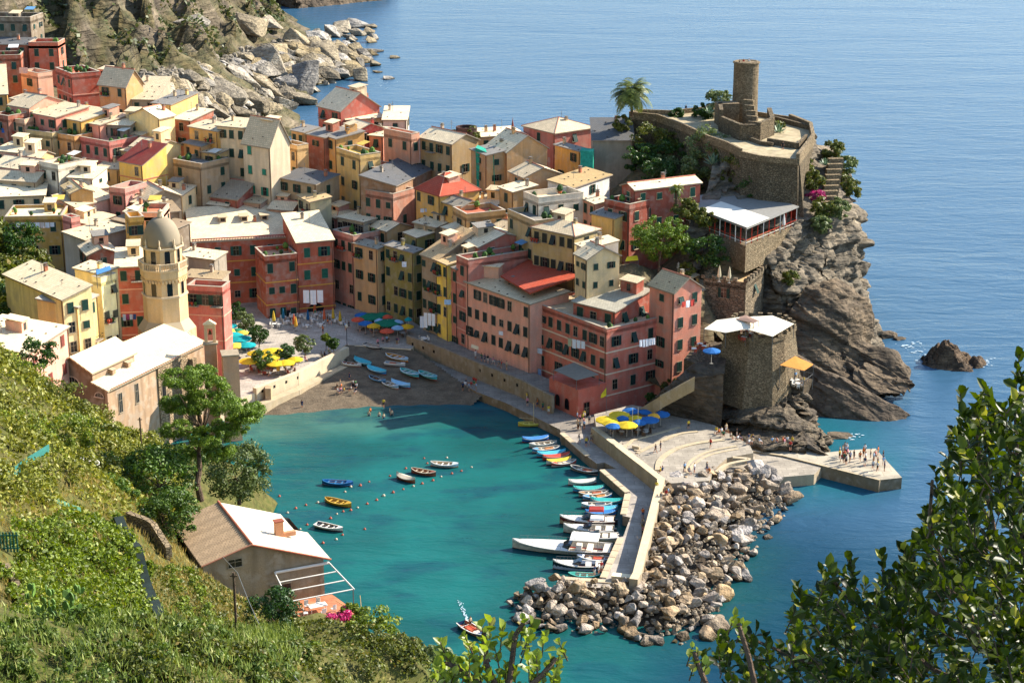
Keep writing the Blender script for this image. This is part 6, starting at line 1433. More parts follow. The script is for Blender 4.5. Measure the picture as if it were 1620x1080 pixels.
hwall('stone_wall', 'short stone terrace wall below the dark trees', [(205, 850, 164), (245, 862, 162), (268, 880, 158)], 1.6, .6, STL)
hwall('mesh_fence', 'turquoise garden netting stretched above the stone stairs', [(12, 800, 158), (45, 778, 164), (82, 760, 170)], 1.3, .05, plain('#2a6a62', .8), 'fence')
hwall('mesh_fence', 'dull green garden netting under the wide shrub', [(92, 845, 152), (130, 838, 156)], 1.1, .05, plain('#4a7a66', .7), 'fence')
def poles():
    for lb, a, top, Yq in (('wooden utility pole with a slack cable below the hillside house', (376, 1035), (376, 905), 130), ('dark utility pole in front of the church', (226, 735), (223, 660), 224)):
        p = atY(a[0], a[1], Yq); t = atY(top[0], top[1], Yq); b = MB(); b.bar((p.x, Yq, p.z - 1), (p.x, Yq, t.z), .13, BARK, 8, .1); b.box((p.x, Yq, t.z - .3), (.6, .1, .1), BARK)
        tag(b.build('utility_pole'), lb, 'pole')
    for lb, a, top, Yq in (('first thin pole at the pink house corner', (72, 620), (70, 560), 245), ('second thin pole at the pink house corner', (66, 610), (67, 575), 247)):
        p = atY(a[0], a[1], Yq); t = atY(top[0], top[1], Yq); b = MB(); b.bar((p.x, Yq, p.z - 2), (p.x, Yq, t.z), .09, BARK, 6); b.bar((p.x - .3, Yq, t.z - .2), (p.x + .3, Yq, t.z - .2), .04, BARK, 4); tag(b.build('utility_pole'), lb, 'pole')
    A = Vector(px3(376, 906, 130)); E = Vector(px3(475, 1080, 92)); b = MB(); pr = A
    for k in range(1, 13):
        q = A.lerp(E, k / 12) - Vector((0, 0, 1.2 * math.sin(math.pi * k / 12))); b.bar(pr, q, .03, M_METAL, 4, cap=False); pr = q
    A2 = Vector(px3(352, 880, 175)); b.bar(A, A2, .03, M_METAL, 4); tag(b.build('cable'), 'grey cable hanging from the wooden utility pole down to the right', 'cable')
poles()
st = MB()
for k in range(14):
    p = atY(36 + k * 1.6, 862 - k * 7.0, 150 + k * 1.2); z = hz(p.x, p.y) + .5; st.box((p.x, p.y, z - .4), (1.5, .8, 1.0), STL, .2)
tag(st.build('stairs'), 'rough stone stairs climbing the left slope', 'stairs')
p = atY(12, 897, 128); zb = hz(p.x, p.y); rt = empty('garden_gate', (p.x, p.y, zb)); tag(rt, 'dark green slatted garden gate at the left edge', 'gate')
q = MB()
for k in range(8): q.box((-.9 + k * .26, 0, .95), (.12, .05, 1.7), plain('#1d5a4c', .6))
q.build('slats', rt); q = MB(); q.box((0, .05, .4), (2.1, .05, .1), plain('#1d5a4c', .6)); q.box((0, .05, 1.5), (2.1, .05, .1), plain('#1d5a4c', .6)); q.build('rails', rt)
p = atY(130, 762, 186); b = MB()
for k in range(5): b.lathe([(.02, .0), (.5, .1), (.55, .35), (.3, .6), (.05, .7)], M_WHITE, 7, (p.x + (k % 3) * .8, p.y + (k // 3) * .7, hz(p.x, p.y) + .2))
tag(b.build('sack_pile'), 'heap of white sacks lying among the shrubs on the slope', 'sacks')
# ---------------------------------------------------------------- far shore
fc = []
for px, py, Y in ((-80, 60, 500), (20, -60, 600), (60, 20, 545), (110, 60, 520), (150, 90, 500), (160, 20, 560), (200, 60, 545), (250, 100, 530), (300, -40, 760), (230, -60, 640), (330, 60, 640), (380, 20, 740), (280, 40, 610), (330, 110, 590), (400, 70, 680), (450, 60, 730), (430, 20, 800), (380, 120, 620), (250, 140, 500)):
    p = atY(px, py, Y); fc.append((p.x, p.y, p.z))
for px, py in ((480, 180), (520, 150), (560, 130), (600, 125), (570, 105), (545, 80), (500, 55), (470, 35), (450, 28), (420, 5), (430, 160)):
    p = atz(px, py, .2); fc.append((p.x, p.y, -.8 if px != 430 else 2))
for px, py in ((560, 170), (640, 150), (640, 90), (560, 40), (500, 15), (460, -10)):
    p = atz(px, py, 0); fc.append((p.x, p.y, -9))
for x_, Y_, z_ in ((xat(300, 470, 6), 470, 8), (xat(400, 480, 2), 480, 2), (xat(470, 520, 0), 520, -3), (xat(150, 450, 20), 450, 22), (xat(0, 455, 35), 455, 33), (-260, 700, 120), (-400, 700, 150), (-400, 470, 80), (-400, 950, 150), (-250, 950, 110), (-300, 460, 62)): fc.append((x_, Y_, z_))
far = RBF(fc, lam=.4)
def fdisp(V):
    V = V.copy(); P = V.copy(); f = fbm(P, .05, 6, 5.0)
    rid = np.array([1 - abs(mnoise.noise((p[0] * .09 + p[1] * .02, p[1] * .012, 1.0))) * 2 for p in P])
    lf = np.clip((-95 - P[:, 0]) / 30, 0, 1)
    V[:, 2] += f * (1.6 + 5 * lf) * np.clip((V[:, 2] + 3) / 18, .15, 1) + rid ** 3 * 16 * lf; V[:, 0] += f * 2; bl = blocks(P, P[:, 2], 4.0, .05, .05); V[:, 2] += bl * (1.2 + 3.5 * lf); return V
def farmat():
    m = rockmat('#4c443a', '#8c7d66', '#2f2a22', .05, strata=(.25, .06, .9), name='hillside_rock', seedvar=False, bs=2.0)
    n = m.node_tree; b = n.nodes['Principled BSDF']; src = b.inputs['Base Color'].links[0].from_socket
    g = n.nodes.new('ShaderNodeNewGeometry'); s = n.nodes.new('ShaderNodeSeparateXYZ'); n.links.new(g.outputs['Normal'], s.inputs[0])
    up_ = n.nodes.new('ShaderNodeMapRange'); up_.inputs[1].default_value = .35; up_.inputs[2].default_value = .7; n.links.new(s.outputs[2], up_.inputs[0])
    v = noise_fac(n, .06, .36, .5, 6); veg = mixrgb(n, noise_fac(n, .3, .3, .7, 4), col('#333f1c'), col('#665a36'))
    n.links.new(mixrgb(n, mathn(n, 'MULTIPLY', mathn(n, 'MULTIPLY', up_.outputs[0], v), .6), src, veg), b.inputs['Base Color']); return m
FARM = farmat()
fpoly = [(-330, 452), (xat(450, 462, 0), 462), (xat(520, 520, 0), 520), (xat(660, 640, 0), 640), (xat(640, 800, 0), 800), (xat(520, 1000, 0), 1000), (-330, 1000)]
grid_terrain('headland', np.arange(-400, -20, 2.2), np.arange(455, 960, 3.2), lambda Q: far(Q), FARM, disp=fdisp, keep=lambda Cc: (Cc[:, 2] > -4), label='rocky scrub covered headland behind the village', smooth=False)
def far_scrub():
    r = np.random.default_rng(8); n = 90000; Q = np.column_stack([r.uniform(-250, -40, n), r.uniform(470, 900, n)]); Z = far(Q)
    nz_ = np.array([mnoise.noise((q[0] * .03, q[1] * .02, 4)) for q in Q]); slope_ = np.array([mnoise.noise((q[0] * .12, q[1] * .1, 9)) for q in Q])
    dep = Q[:, 1] * cp - (Z - CAMZ) * sp; X = 810 + F * Q[:, 0] / dep; Yp = 540 - F * (Q[:, 1] * sp + (Z - CAMZ) * cp) / dep
    k = (Z > 5) & (slope_ + nz_ * .8 > .1) & (Yp < 135) & (Yp > -20) & (X > 60) & (Yp < 150 - (X - 200) * .45); Q = Q[k]; Z = Z[k]; m = len(Q)
    P = np.column_stack([Q, Z]); P2 = fdisp(P); C_ = np.column_stack([P[:, :2], P2[:, 2] + r.random(m) * 1.6]); C_[:, 0] = P2[:, 0]
    N_ = r.normal(size=(m, 3)); N_[:, 2] = abs(N_[:, 2]) + .3; V, Fq = leafcloud(C_, unit(N_), .55 + .5 * r.random(m), .7, 5)
    tag(linkobj('hillside_scrub', npmesh('scrub', V, Fq, [leafmat('#37441e', '#6f7440', '#a08a50', .15)])), 'low green and brown scrub on the rocky headland', kind='stuff')
far_scrub()
# dark wall of rock behind the cove at the top
loft('sea_cliff', [(-3, [(395, 900), (470, 868), (540, 885), (600, 905), (640, 960)]), (8, [(395, 905), (465, 874), (535, 892), (592, 912), (620, 965)]), (20, [(395, 912), (450, 882), (520, 905), (560, 925), (575, 970)]), (30, [(395, 918), (440, 892), (470, 915), (500, 930), (520, 980)])],
     rockmat('#4f463c', '#7d6c58', '#37322a', .06, strata=(.3, .3, .5), name='cliff_rock', seedvar=False, bs=2), nring=120, nz=40, amp=4, seed=6, label='dark rock wall along the cove at the top of the picture', kind='structure', freq=.05)
def rockmesh(seed, cuts=14, flat=1.0):
    import bmesh
    r = random.Random(seed); bm = bmesh.new(); pts = []
    for k in range(cuts):
        v = Vector((r.gauss(0, 1), r.gauss(0, 1), r.gauss(0, 1))).normalized(); s = r.uniform(.75, 1.0)
        pts.append(bm.verts.new((v.x * s, v.y * s * r.uniform(.8, 1), v.z * s * flat)))
    res = bmesh.ops.convex_hull(bm, input=bm.verts)
    bmesh.ops.delete(bm, geom=[g for g in res.get('geom_interior', []) if isinstance(g, bmesh.types.BMVert)], context='VERTS')
    bmesh.ops.bevel(bm, geom=list(bm.edges), offset=.035, segments=1, affect='EDGES', profile=.6)
    bmesh.ops.subdivide_edges(bm, edges=[e for e in bm.edges if e.calc_length() > .35], cuts=1, use_grid_fill=True)
    for v in bm.verts: v.co += v.normal * mnoise.noise(v.co * 2.3 + Vector((seed, 0, 0))) * .07
    me = bpy.data.meshes.new('boulder'); bm.to_mesh(me); bm.free(); return me
BRM = rockmat('#978674', '#c6b59e', '#6a5a48', .5, strata=(.8, .8, 1.6), name='boulder_rock', bs=.35)
FRM = rockmat('#857a68', '#bcae94', '#585045', .2, strata=(.4, .4, 1.4), name='boulder_rock', bs=.8)
BR = []
for k in range(12):
    me = rockmesh(50 + k, 15 + k % 5, .8); me.materials.append(BRM); BR.append(me)
FR_ = []
for k in range(9):
    me = rockmesh(90 + k, 12 + k % 4, .8); me.materials.append(FRM); FR_.append(me)
# breakwater: individual boulders
BW = [(1046, 752), (1130, 752), (1200, 748), (1262, 770), (1250, 800), (1200, 850), (1185, 905), (1145, 935), (1140, 990), (1040, 1008), (960, 985), (870, 985), (812, 965), (800, 930), (850, 920), (962, 932), (1012, 925)]
BWp = [(atz(x, y, 1.5).x, atz(x, y, 1.5).y) for x, y in BW]
bx0, bx1 = min(p[0] for p in BWp), max(p[0] for p in BWp); by0, by1 = min(p[1] for p in BWp), max(p[1] for p in BWp)
def edge_dist(x, y, P):
    return min(((Vector((x, y)) - (Vector(a) + (Vector(c) - Vector(a)) * max(0, min(1, ((Vector((x, y)) - Vector(a)).dot(Vector(c) - Vector(a))) / max((Vector(c) - Vector(a)).length_squared, 1e-6))))).length) for a, c in zip(P, P[1:] + P[:1]))
pts = []; tries = 0
rb_ = random.Random(5)
while len(pts) < 300 and tries < 60000:
    tries += 1; x = rb_.uniform(bx0, bx1); y = rb_.uniform(by0, by1)
    if not inpoly(x, y, BWp): continue
    if any((x - q[0]) ** 2 + (y - q[1]) ** 2 < (1.05 if tries < 30000 else .85) ** 2 for q in pts): continue
    pts.append((x, y))
SEAE = [(atz(a, b_, 0).x, atz(a, b_, 0).y) for a, b_ in ((1285, 770), (1255, 810), (1205, 855), (1190, 910), (1150, 945), (1145, 1000), (1040, 1018), (960, 995), (865, 992), (805, 970), (792, 930), (848, 912))]
def line_dist(x, y, P):
    b_ = 1e9
    for a, c in zip(P, P[1:]):
        A = Vector(a); D = Vector(c) - A; t = max(0, min(1, (Vector((x, y)) - A).dot(D) / D.length_squared)); b_ = min(b_, (Vector((x, y)) - A - D * t).length)
    return b_
core = MB()
for x, y in pts:
    e = line_dist(x, y, SEAE); z = min(2.6, -.2 + e * .42); s = rb_.choice((.65, .8, .9, 1.0, 1.2, 1.35, 1.7)) * (1.1 if e < 3 else 1)
    o = linkobj('boulder', rb_.choice(BR), None, (x, y, z + rb_.uniform(-.15, .45)), scale=(s * rb_.uniform(.8, 1.25), s * rb_.uniform(.8, 1.2), s * rb_.uniform(.65, 1.0)), rot=(rb_.uniform(-.6, .6), rb_.uniform(-.6, .6), rb_.uniform(0, 6.3)))
    dm = line_dist(x, y, [(p_.x, p_.y) for p_ in mwp]); sz_ = 'small' if s < .95 else 'middling' if s < 1.35 else 'big'
    pl_ = 'at the outer waterline of the breakwater' if e < 2.2 else 'against the tall mole wall' if dm < 3.2 else 'below the terraced square' if y > atz(1100, 790, 1).y else 'on the harbour mouth arm of the breakwater' if y < atz(1000, 925, 1).y else 'in the middle of the breakwater'
    tag(o, f'{sz_} pale angular boulder {pl_}', 'boulder', f'{sz_} boulders {pl_}')
CORE = rockmat('#3f362c', '#5c5040', '#2c261e', .4, name='rubble', seedvar=False, bs=.3)
grid_terrain('breakwater_rubble', np.arange(bx0 - 2, bx1 + 2, .7), np.arange(by0 - 2, by1 + 2, .7), lambda Q: np.array([min(1.3, -1.4 + line_dist(q[0], q[1], SEAE) * .42) if inpoly(q[0], q[1], BWp) else -1.5 for q in Q]), CORE,
             disp=lambda V: V + np.column_stack([0 * V[:, 0], 0 * V[:, 0], fbm(V, .7, 3) * .5]), keep=lambda Cc: Cc[:, 2] > -1.4, label='small rubble between the breakwater boulders')
def small_rocks(label, mat, cs, name):
    V = []; Fq = []; r = random.Random(3)
    for c, s in cs:
        n = 7; base = len(V); pts = []
        for k in range(2):
            for i in range(n): a = 6.283 * i / n + k * .4; rr = s * r.uniform(.6, 1.1) * (1 if k == 0 else .62); V.append((c[0] + rr * math.cos(a), c[1] + rr * math.sin(a), c[2] + (-.3 if k == 0 else .5 * r.uniform(.6, 1.2)) * s))
        V.append((c[0], c[1], c[2] + .65 * s)); 
        for i in range(n):
            j = (i + 1) % n; Fq.append((base + i, base + j, base + n + j, base + n + i)); Fq.append((base + n + i, base + n + j, base + 2 * n, base + 2 * n))
    b = bpy.data.meshes.new(name); b.from_pydata(V, [], [f if f[2] != f[3] else f[:3] for f in Fq]); b.materials.append(mat); tag(linkobj(name, b), label, kind='stuff')
cs = []
while len(cs) < 1500:
    x = rb_.uniform(bx0, bx1); y = rb_.uniform(by0, by1)
    if inpoly(x, y, BWp): cs.append(((x, y, min(1.9, -.9 + line_dist(x, y, SEAE) * .42) + rb_.uniform(-.1, .5)), rb_.uniform(.2, .6)))
small_rocks('smaller stones filling the gaps of the breakwater', rockmat('#8a7c68', '#aa9c86', '#54483a', .9, name='small_stone', seedvar=False, bs=.2, lo=.4, hi=.6), cs, 'small_stones')
cs = []
while len(cs) < 1500:
    t = rb_.random(); px = 230 + 370 * t + rb_.uniform(-40, 30); py = 200 - 115 * t + rb_.uniform(-80, 30) * (1 - t * .4); d = ray(px, py); tt_ = 430
    if py > 200 or (px > 500 and py > 165): continue
    while tt_ < 1000:
        q = Vector((d.x * tt_, d.y * tt_, CAMZ + d.z * tt_))
        if q.z <= float(far([[q.x, q.y]])[0]): break
        tt_ += 5
    if q.z > .2: cs.append(((q.x, q.y, q.z + .3), rb_.uniform(.5, 2.2)))
small_rocks('rubble of smaller rocks between the shore boulders', rockmat('#7a7264', '#a89c88', '#4a443a', .2, name='small_stone', seedvar=False, bs=.3, lo=.4, hi=.6), cs, 'shore_rubble')
# far boulder field: big ones by measurement, the rest scattered
def far_boulder(px, py, w, h=.6, rz=None, tilt=.3, mesh=None, zoff=0, lab='weathered grey boulder tumbled on the shore beyond the houses', grp='boulders on the far shore'):
    d = ray(px, py); t = 420
    while t < 1200:
        q = Vector((d.x * t, d.y * t, CAMZ + d.z * t))
        if q.z <= max(float(far([[q.x, q.y]])[0]), 0): break
        t += 2
    s = w * (q.y * cp + (CAMZ - q.z) * sp) / F / 2 * 1.7
    o = linkobj('shore_rock', mesh or rb_.choice(FR_), None, (q.x, q.y, q.z + s * .28 + zoff), scale=(s * rb_.uniform(.9, 1.35), s * rb_.uniform(.8, 1.2), s * h * rb_.uniform(.7, 1.1)), rot=(rb_.uniform(-tilt, tilt), rb_.uniform(.15, .25 + tilt), rz if rz is not None else rb_.gauss(-.5, .6)))
    return tag(o, lab, 'rock', grp)
for a in ((385, 135, 56), (420, 150, 46), (357, 157, 50), (478, 138, 56), (434, 113, 60), (515, 92, 42), (465, 70, 46), (398, 50, 46), (305, 45, 44), (430, 48, 34), (545, 100, 30), (555, 118, 26), (575, 128, 34), (520, 125, 30), (495, 108, 34), (440, 85, 34), (350, 20, 30), (405, 172, 40), (450, 172, 34), (345, 185, 34), (380, 185, 30), (300, 130, 30), (318, 98, 30), (345, 120, 26), (480, 165, 36), (415, 135, 26),
          (500, 60, 24), (530, 78, 24), (455, 95, 24), (375, 105, 26), (540, 122, 24), (468, 122, 30), (395, 100, 22), (330, 165, 28), (425, 180, 28), (490, 90, 26)):
    far_boulder(*a)
for k in range(250):
    t = rb_.random(); px = 250 + 340 * t + rb_.uniform(-30, 30); py = 205 - 120 * t + rb_.uniform(-75, 25) * (1 - t * .4)
    if px > 520 and py > 150: continue
    if px > 470 and py > 185: continue
    if py > 200: continue
    far_boulder(px, py, rb_.choice((8, 11, 14, 18, 22, 26, 32)))
for (px, py, w, l) in ((612, 125, 34, 'dark wet rock standing in the sea off the boulder shore, nearest of three'), (592, 82, 40, 'long low dark rock awash in the sea off the boulder shore'), (622, 92, 30, 'jagged brown rock in the sea off the boulder shore'), (597, 115, 22, 'small wet rock touching the outermost boulders of the shore')):
    p = atz(px, py, 0); s = w * (p.y * cp + CAMZ * sp) / F / 2; me = rb_.choice(FR_)
    tag(linkobj('sea_rock', me, None, (p.x, p.y, .2), scale=(s, s * .8, s * .32), rot=(.1, .1, .3)), l, 'rock')
DR = rockmesh(7, 26, .8); DR.materials.append(SLABM)
def crag(label, px, py, w, H_, seed):
    p = atz(px, py, 0); rr = w * (p.y * cp + CAMZ * sp) / F / 2; n, k = 90, 34; V = []
    for j in range(k + 1):
        for i in range(n):
            a = 6.2832 * i / n; t = j / k; r_ = rr * (1 - t) * (1 + .25 * mnoise.noise((math.cos(a) * 1.5, math.sin(a) * 1.5, seed))); x = r_ * math.cos(a) - rr * .15 * t; y = r_ * math.sin(a) * .75; V.append((x, y, -1 + (H_ + 1) * t ** .8))
    V = np.array(V); f = fbm(V + 50, .35, 5, seed); bl = blocks(V, V[:, 2] + V[:, 0] * .6, seed, .25, .5); V[:, 2] += (f * 1.0 + bl * .9) * np.clip((V[:, 2] + 1) / 2, 0, 1); V[:, 0] += bl * .4
    Fq = [(j * n + i, j * n + (i + 1) % n, (j + 1) * n + (i + 1) % n, (j + 1) * n + i) for j in range(k) for i in range(n)]
    o = linkobj('sea_rock', npmesh('sea_rock', V, Fq, [rockmat('#4a4036', '#75604a', '#332e26', .3, name='sea_rock', seedvar=False, bs=.6)]), None, (p.x, p.y, 0)); tag(o, label, 'rock')
crag('dark craggy sea rock standing alone off the castle cliff', 1510, 574, 118, 5.2, 3)
for (px, py, w, h, l) in ((1404, 532, 50, .6, 'low dark rock in the surf beside the castle cliff'), (1424, 536, 32, .35, 'small dark rock between castle cliff and the big sea rock'), (1395, 618, 60, .18, 'flat wet rock plate at the foot of the castle cliff'), (1420, 606, 46, .2, 'brown rock plate at the outer corner of the castle cliff'), (1330, 690, 60, .25, 'reddish brown rock at the water edge behind the sea pier')):
    p = atz(px, py, 0); s = w * (p.y * cp + CAMZ * sp) / F / 2
    tag(linkobj('sea_rock', DR, None, (p.x, p.y, .0), scale=(s, s * .8, s * h), rot=(.05, .12, rb_.uniform(-.4, .4))), l, 'rock')
# surf patches
FOAM = plain('#a9bcc4', .6, .3, .1)
fm = MB()
for k in range(150):
    cx_, cy_ = rb_.choice([(1452, 556), (1462, 566), (1440, 545), (1400, 622), (1432, 610), (1345, 690), (1560, 572), (610, 133)])
    p = atz(cx_ + rb_.gauss(0, 9), cy_ + rb_.gauss(0, 3.0), .06); s = rb_.uniform(.06, .34); n_ = 7
    fm.face([(p.x + s * 1.5 * rb_.uniform(.5, 1) * math.cos(2 * math.pi * i / n_), p.y + s * rb_.uniform(.5, 1) * math.sin(2 * math.pi * i / n_), .05 + k * .0006) for i in range(n_)], FOAM)
tag(fm.build('sea_foam'), 'white surf foam around the rocks', kind='stuff')

# shrubs of the castle slope
for k, (px, py, Y, r_, mt, lb) in enumerate(((1045, 262, 358, 3.2, OLIVEM, 'silvery shrub low on the castle slope'), (1090, 290, 348, 3.0, SCRUB, 'brownish shrub between villa roof and rampart'), (1150, 250, 346, 2.6, SCRUB, 'shrub tucked under the castle terrace edge'), (1330, 285, 346, 2.4, SCRUB, 'dry scrub left of the overhanging scrub on the cliff'), (1290, 310, 336, 1.8, leafmat('#a03060', '#c85a8c', None, .3), 'small magenta flowering shrub beside the cliff garden tables'), (1030, 222, 366, 4.0, SCRUB, 'bright shrub on the castle slope below the palm'), (1060, 245, 362, 4.2, dkg, 'dark shrub in the middle of the castle slope'), (1125, 232, 352, 4.6, OLIVEM, 'large pale grey green shrub below the castle terrace'), (1105, 262, 350, 3.6, OLIVEM, 'grey shrub under the large pale one on the castle slope'),
      (1175, 262, 340, 3.4, SCRUB, 'fresh green shrub against the stone rampart'), (1195, 295, 336, 3.6, dkg, 'dark creeper at the foot of the rampart'), (1040, 280, 352, 4.0, dkg, 'dark shrub behind the brick red villa'), (1010, 250, 360, 3.6, dkg, 'dark shrub beside the grey rendered house'), (985, 196, 372, 1.9, SCRUB, 'yellow green shrub under the palm tree'),
      (1075, 225, 366, 3.4, SCRUB, 'olive shrub in the upper castle slope'), (1150, 285, 342, 3.2, SCRUB, 'olive shrub above the restaurant roof'), (1110, 180, 374, 2.4, dkg, 'rounded bush on the castle terrace near the path'), (1072, 182, 376, 1.6, dkg, 'small rounded bush on the castle terrace'), (1138, 160, 376, 3.0, OLIVEM, 'grey green bush behind the inner castle wall'),
      (1225, 205, 364, 2.2, SCRUB, 'green bush at the right foot of the tower'), (1192, 205, 361, 1.6, SCRUB, 'small bush on the tower steps'), (1085, 330, 322, 2.3, SCRUB, 'vine covered pergola left of the restaurant'), (1115, 345, 320, 1.9, SCRUB, 'green creeper on the restaurant railing'), (1120, 400, 312, 3.6, dkg, 'dark thicket under the restaurant'),
      (1152, 408, 319, 2.4, dkg, 'dark thicket above the crenellated house'), (1085, 428, 312, 1.6, SCRUB, 'bright hedge behind the tall pink end house'), (1195, 420, 317, 1.6, SCRUB, 'scrub on the rock above the crenellated house'), (1285, 285, 338, 2.2, SCRUB, 'bright ivy hanging from the rampart corner'), (1300, 330, 330, 2.4, SCRUB, 'grey scrub on the cliff under the garden tables'), (1325, 330, 331, 2.4, OLIVEM, 'pale scrub on the cliff edge'),
      (1320, 238, 352, 2.3, SCRUB, 'prickly green bush at the top of the cliff stairs'), (1340, 262, 348, 2.3, OLIVEM, 'grey bush right of the cliff stairs'), (1345, 300, 342, 2.4, SCRUB, 'scrub overhanging the sea on the cliff'), (1300, 355, 326, 1.8, OLIVEM, 'tuft of scrub in the cliff face'), (1250, 440, 315, 1.4, SCRUB, 'small tuft of green low in the cliff face'), (1275, 262, 344, 1.8, SCRUB, 'green climber on the rampart end'),
      (1060, 305, 345, 3.0, dkg, 'dark bush directly behind the villa roof'), (745, 212, 378, 1.8, SCRUB, 'potted greenery on the ochre palazzo roof'), (715, 214, 378, 1.2, SCRUB, 'small roof garden bush on the ochre palazzo'))):
    tree(lb, px, py, Y, r_, .26, mt, name='bush', cat='bush', n=1.15, hh=0.0, trunk=False, seed=600 + k)
tag(linkobj('x', None), None) if False else None
for k, (px, py, Y, r_, mt, lb) in enumerate(((1088, 588, 296, 1.8, dkg, 'dark shrub in the garden below the tall pink end house'), (1062, 612, 292, 1.6, SCRUB, 'olive shrub behind the ochre garden wall'), (1112, 592, 297, 1.6, OLIVEM, 'grey shrub under the stone terrace by the bastion'), (1032, 632, 288, 1.3, dkg, 'small dark shrub at the foot of the tall pink end house'))):
    tree(lb, px, py, Y, r_, .2, mt, name='bush', cat='bush', n=1.0, hh=0.0, trunk=False, seed=700 + k)
# stone pine below the villa
cl = []
for px, py, r_ in ((1022, 368, 2.6), (1045, 358, 3.0), (1068, 366, 2.8), (1080, 385, 2.2), (1030, 385, 2.4), (1055, 380, 2.8), (1040, 400, 2.0), (1068, 400, 2.2), (1015, 382, 1.8)):
    p = px3(px, py, 314 + rnd.uniform(-2, 2)); cl.append((p[0], p[1], p[2], r_, r_, 1.7, 18, 110, .8))
tb1 = px3(1042, 438, 313)
bushmesh(cl, .2, PINEM, 'p', 71, trunk=(tb1, [tb1, px3(1043, 415, 313), px3(1046, 385, 313)], .3, 16), parent_label='rounded stone pine standing between the brick red villa and the tall pink end house', cat='pine tree', objname='pine_tree', asp=.4)
# palms
def palm(label, px, pyb, pyt, Y, rl, nf=26):
    b = atY(px, pyb, Y); t = atY(px, pyt, Y); rt = empty('palm_tree', b); tag(rt, label, 'palm tree')
    H_ = t.z - b.z; q = MB(); 
    for k in range(8): q.bar((0.05 * math.sin(k), 0, H_ * k / 8), (.05 * math.sin(k + 1), 0, H_ * (k + 1) / 8), .34 - .01 * k, BARK, 8, .28)
    q.build('trunk', rt)
    V = []; Fq = []; r = random.Random(3)
    for f in range(nf):
        az = f * 2.4; el = r.uniform(-.5, 1.35); L = rl * r.uniform(.8, 1.1); pr = Vector((0, 0, H_)); d = Vector((math.cos(az) * math.cos(el), math.sin(az) * math.cos(el), math.sin(el)))
        for s in range(9):
            nx = pr + d * (L / 9); side = d.cross(Vector((0, 0, 1))).normalized(); wl = .75 * math.sin(math.pi * (s + 1) / 10.5) * rl / 3
            for sg in (-1, 1):
                for h in (0, .5):
                    p0 = pr.lerp(nx, h); i = len(V); V += [p0, p0 + d * .12, p0 + side * sg * wl + d * .35 * wl - Vector((0, 0, .35 * wl)), p0 + side * sg * wl * .5 - Vector((0, 0, .05))]; Fq.append((i, i + 1, i + 2, i + 3))
            pr = nx; d = (d + Vector((0, 0, -.10 - .04 * s))).normalized()
    linkobj('crown', npmesh('crown', [tuple(v) for v in V], Fq, [leafmat('#3a4a1c', '#7a8238', '#a8a058', .2)]), rt); return rt
palm('tall date palm on the headland left of the castle', 999, 184, 150, 371, 5.4, 60)
palm('small palm beside the vine pergola at the corner of the brick red villa', 1070, 322, 300, 321, 1.8, 26)
def agave(label, px, py, Y, s):
    p = atY(px, py, Y); V = []; Fq = []; r = random.Random(int(px))
    for k in range(30):
        az = k * 2.4; el = .2 + .05 * k; d = Vector((math.cos(az) * math.cos(el), math.sin(az) * math.cos(el), math.sin(el))); sd = d.cross(Vector((0, 0, 1))).normalized() * s * .09; i = len(V)
        V += [sd * .6, d * s * .5 + sd * 1.3, d * s, d * s * .5 - sd * 1.3, -sd * .6]; Fq += [(i, i + 1, i + 2, i + 3), (i, i + 3, i + 4, i)][:1]
    tag(linkobj('agave', npmesh('agave', [tuple(v) for v in V], Fq, [leafmat('#5f7a5c', '#8fa587', None, .1)]), None, p), label, 'agave')
agave('big blue green agave on the slope above the villa', 1128, 262, 344, 2.6); agave('agave on the castle terrace beside the rounded bush', 1122, 180, 371, 1.8); agave('agave at the right foot of the castle tower', 1232, 212, 358, 2.2); agave('agave on the cliff beside the stairs', 1305, 262, 345, 1.6)
# cliff stairs on the right
s = MB()
for k in range(9):
    p = atY(1322 - k * 1.5, 252 + k * 8.5, 346 - k * 1.5); s.box((p.x, p.y, p.z - .6), (3.0, 1.2, 1.6), STL, .1)
tag(s.build('stairs'), 'grey stone stairs winding down the outer side of the castle rock', 'stairs')
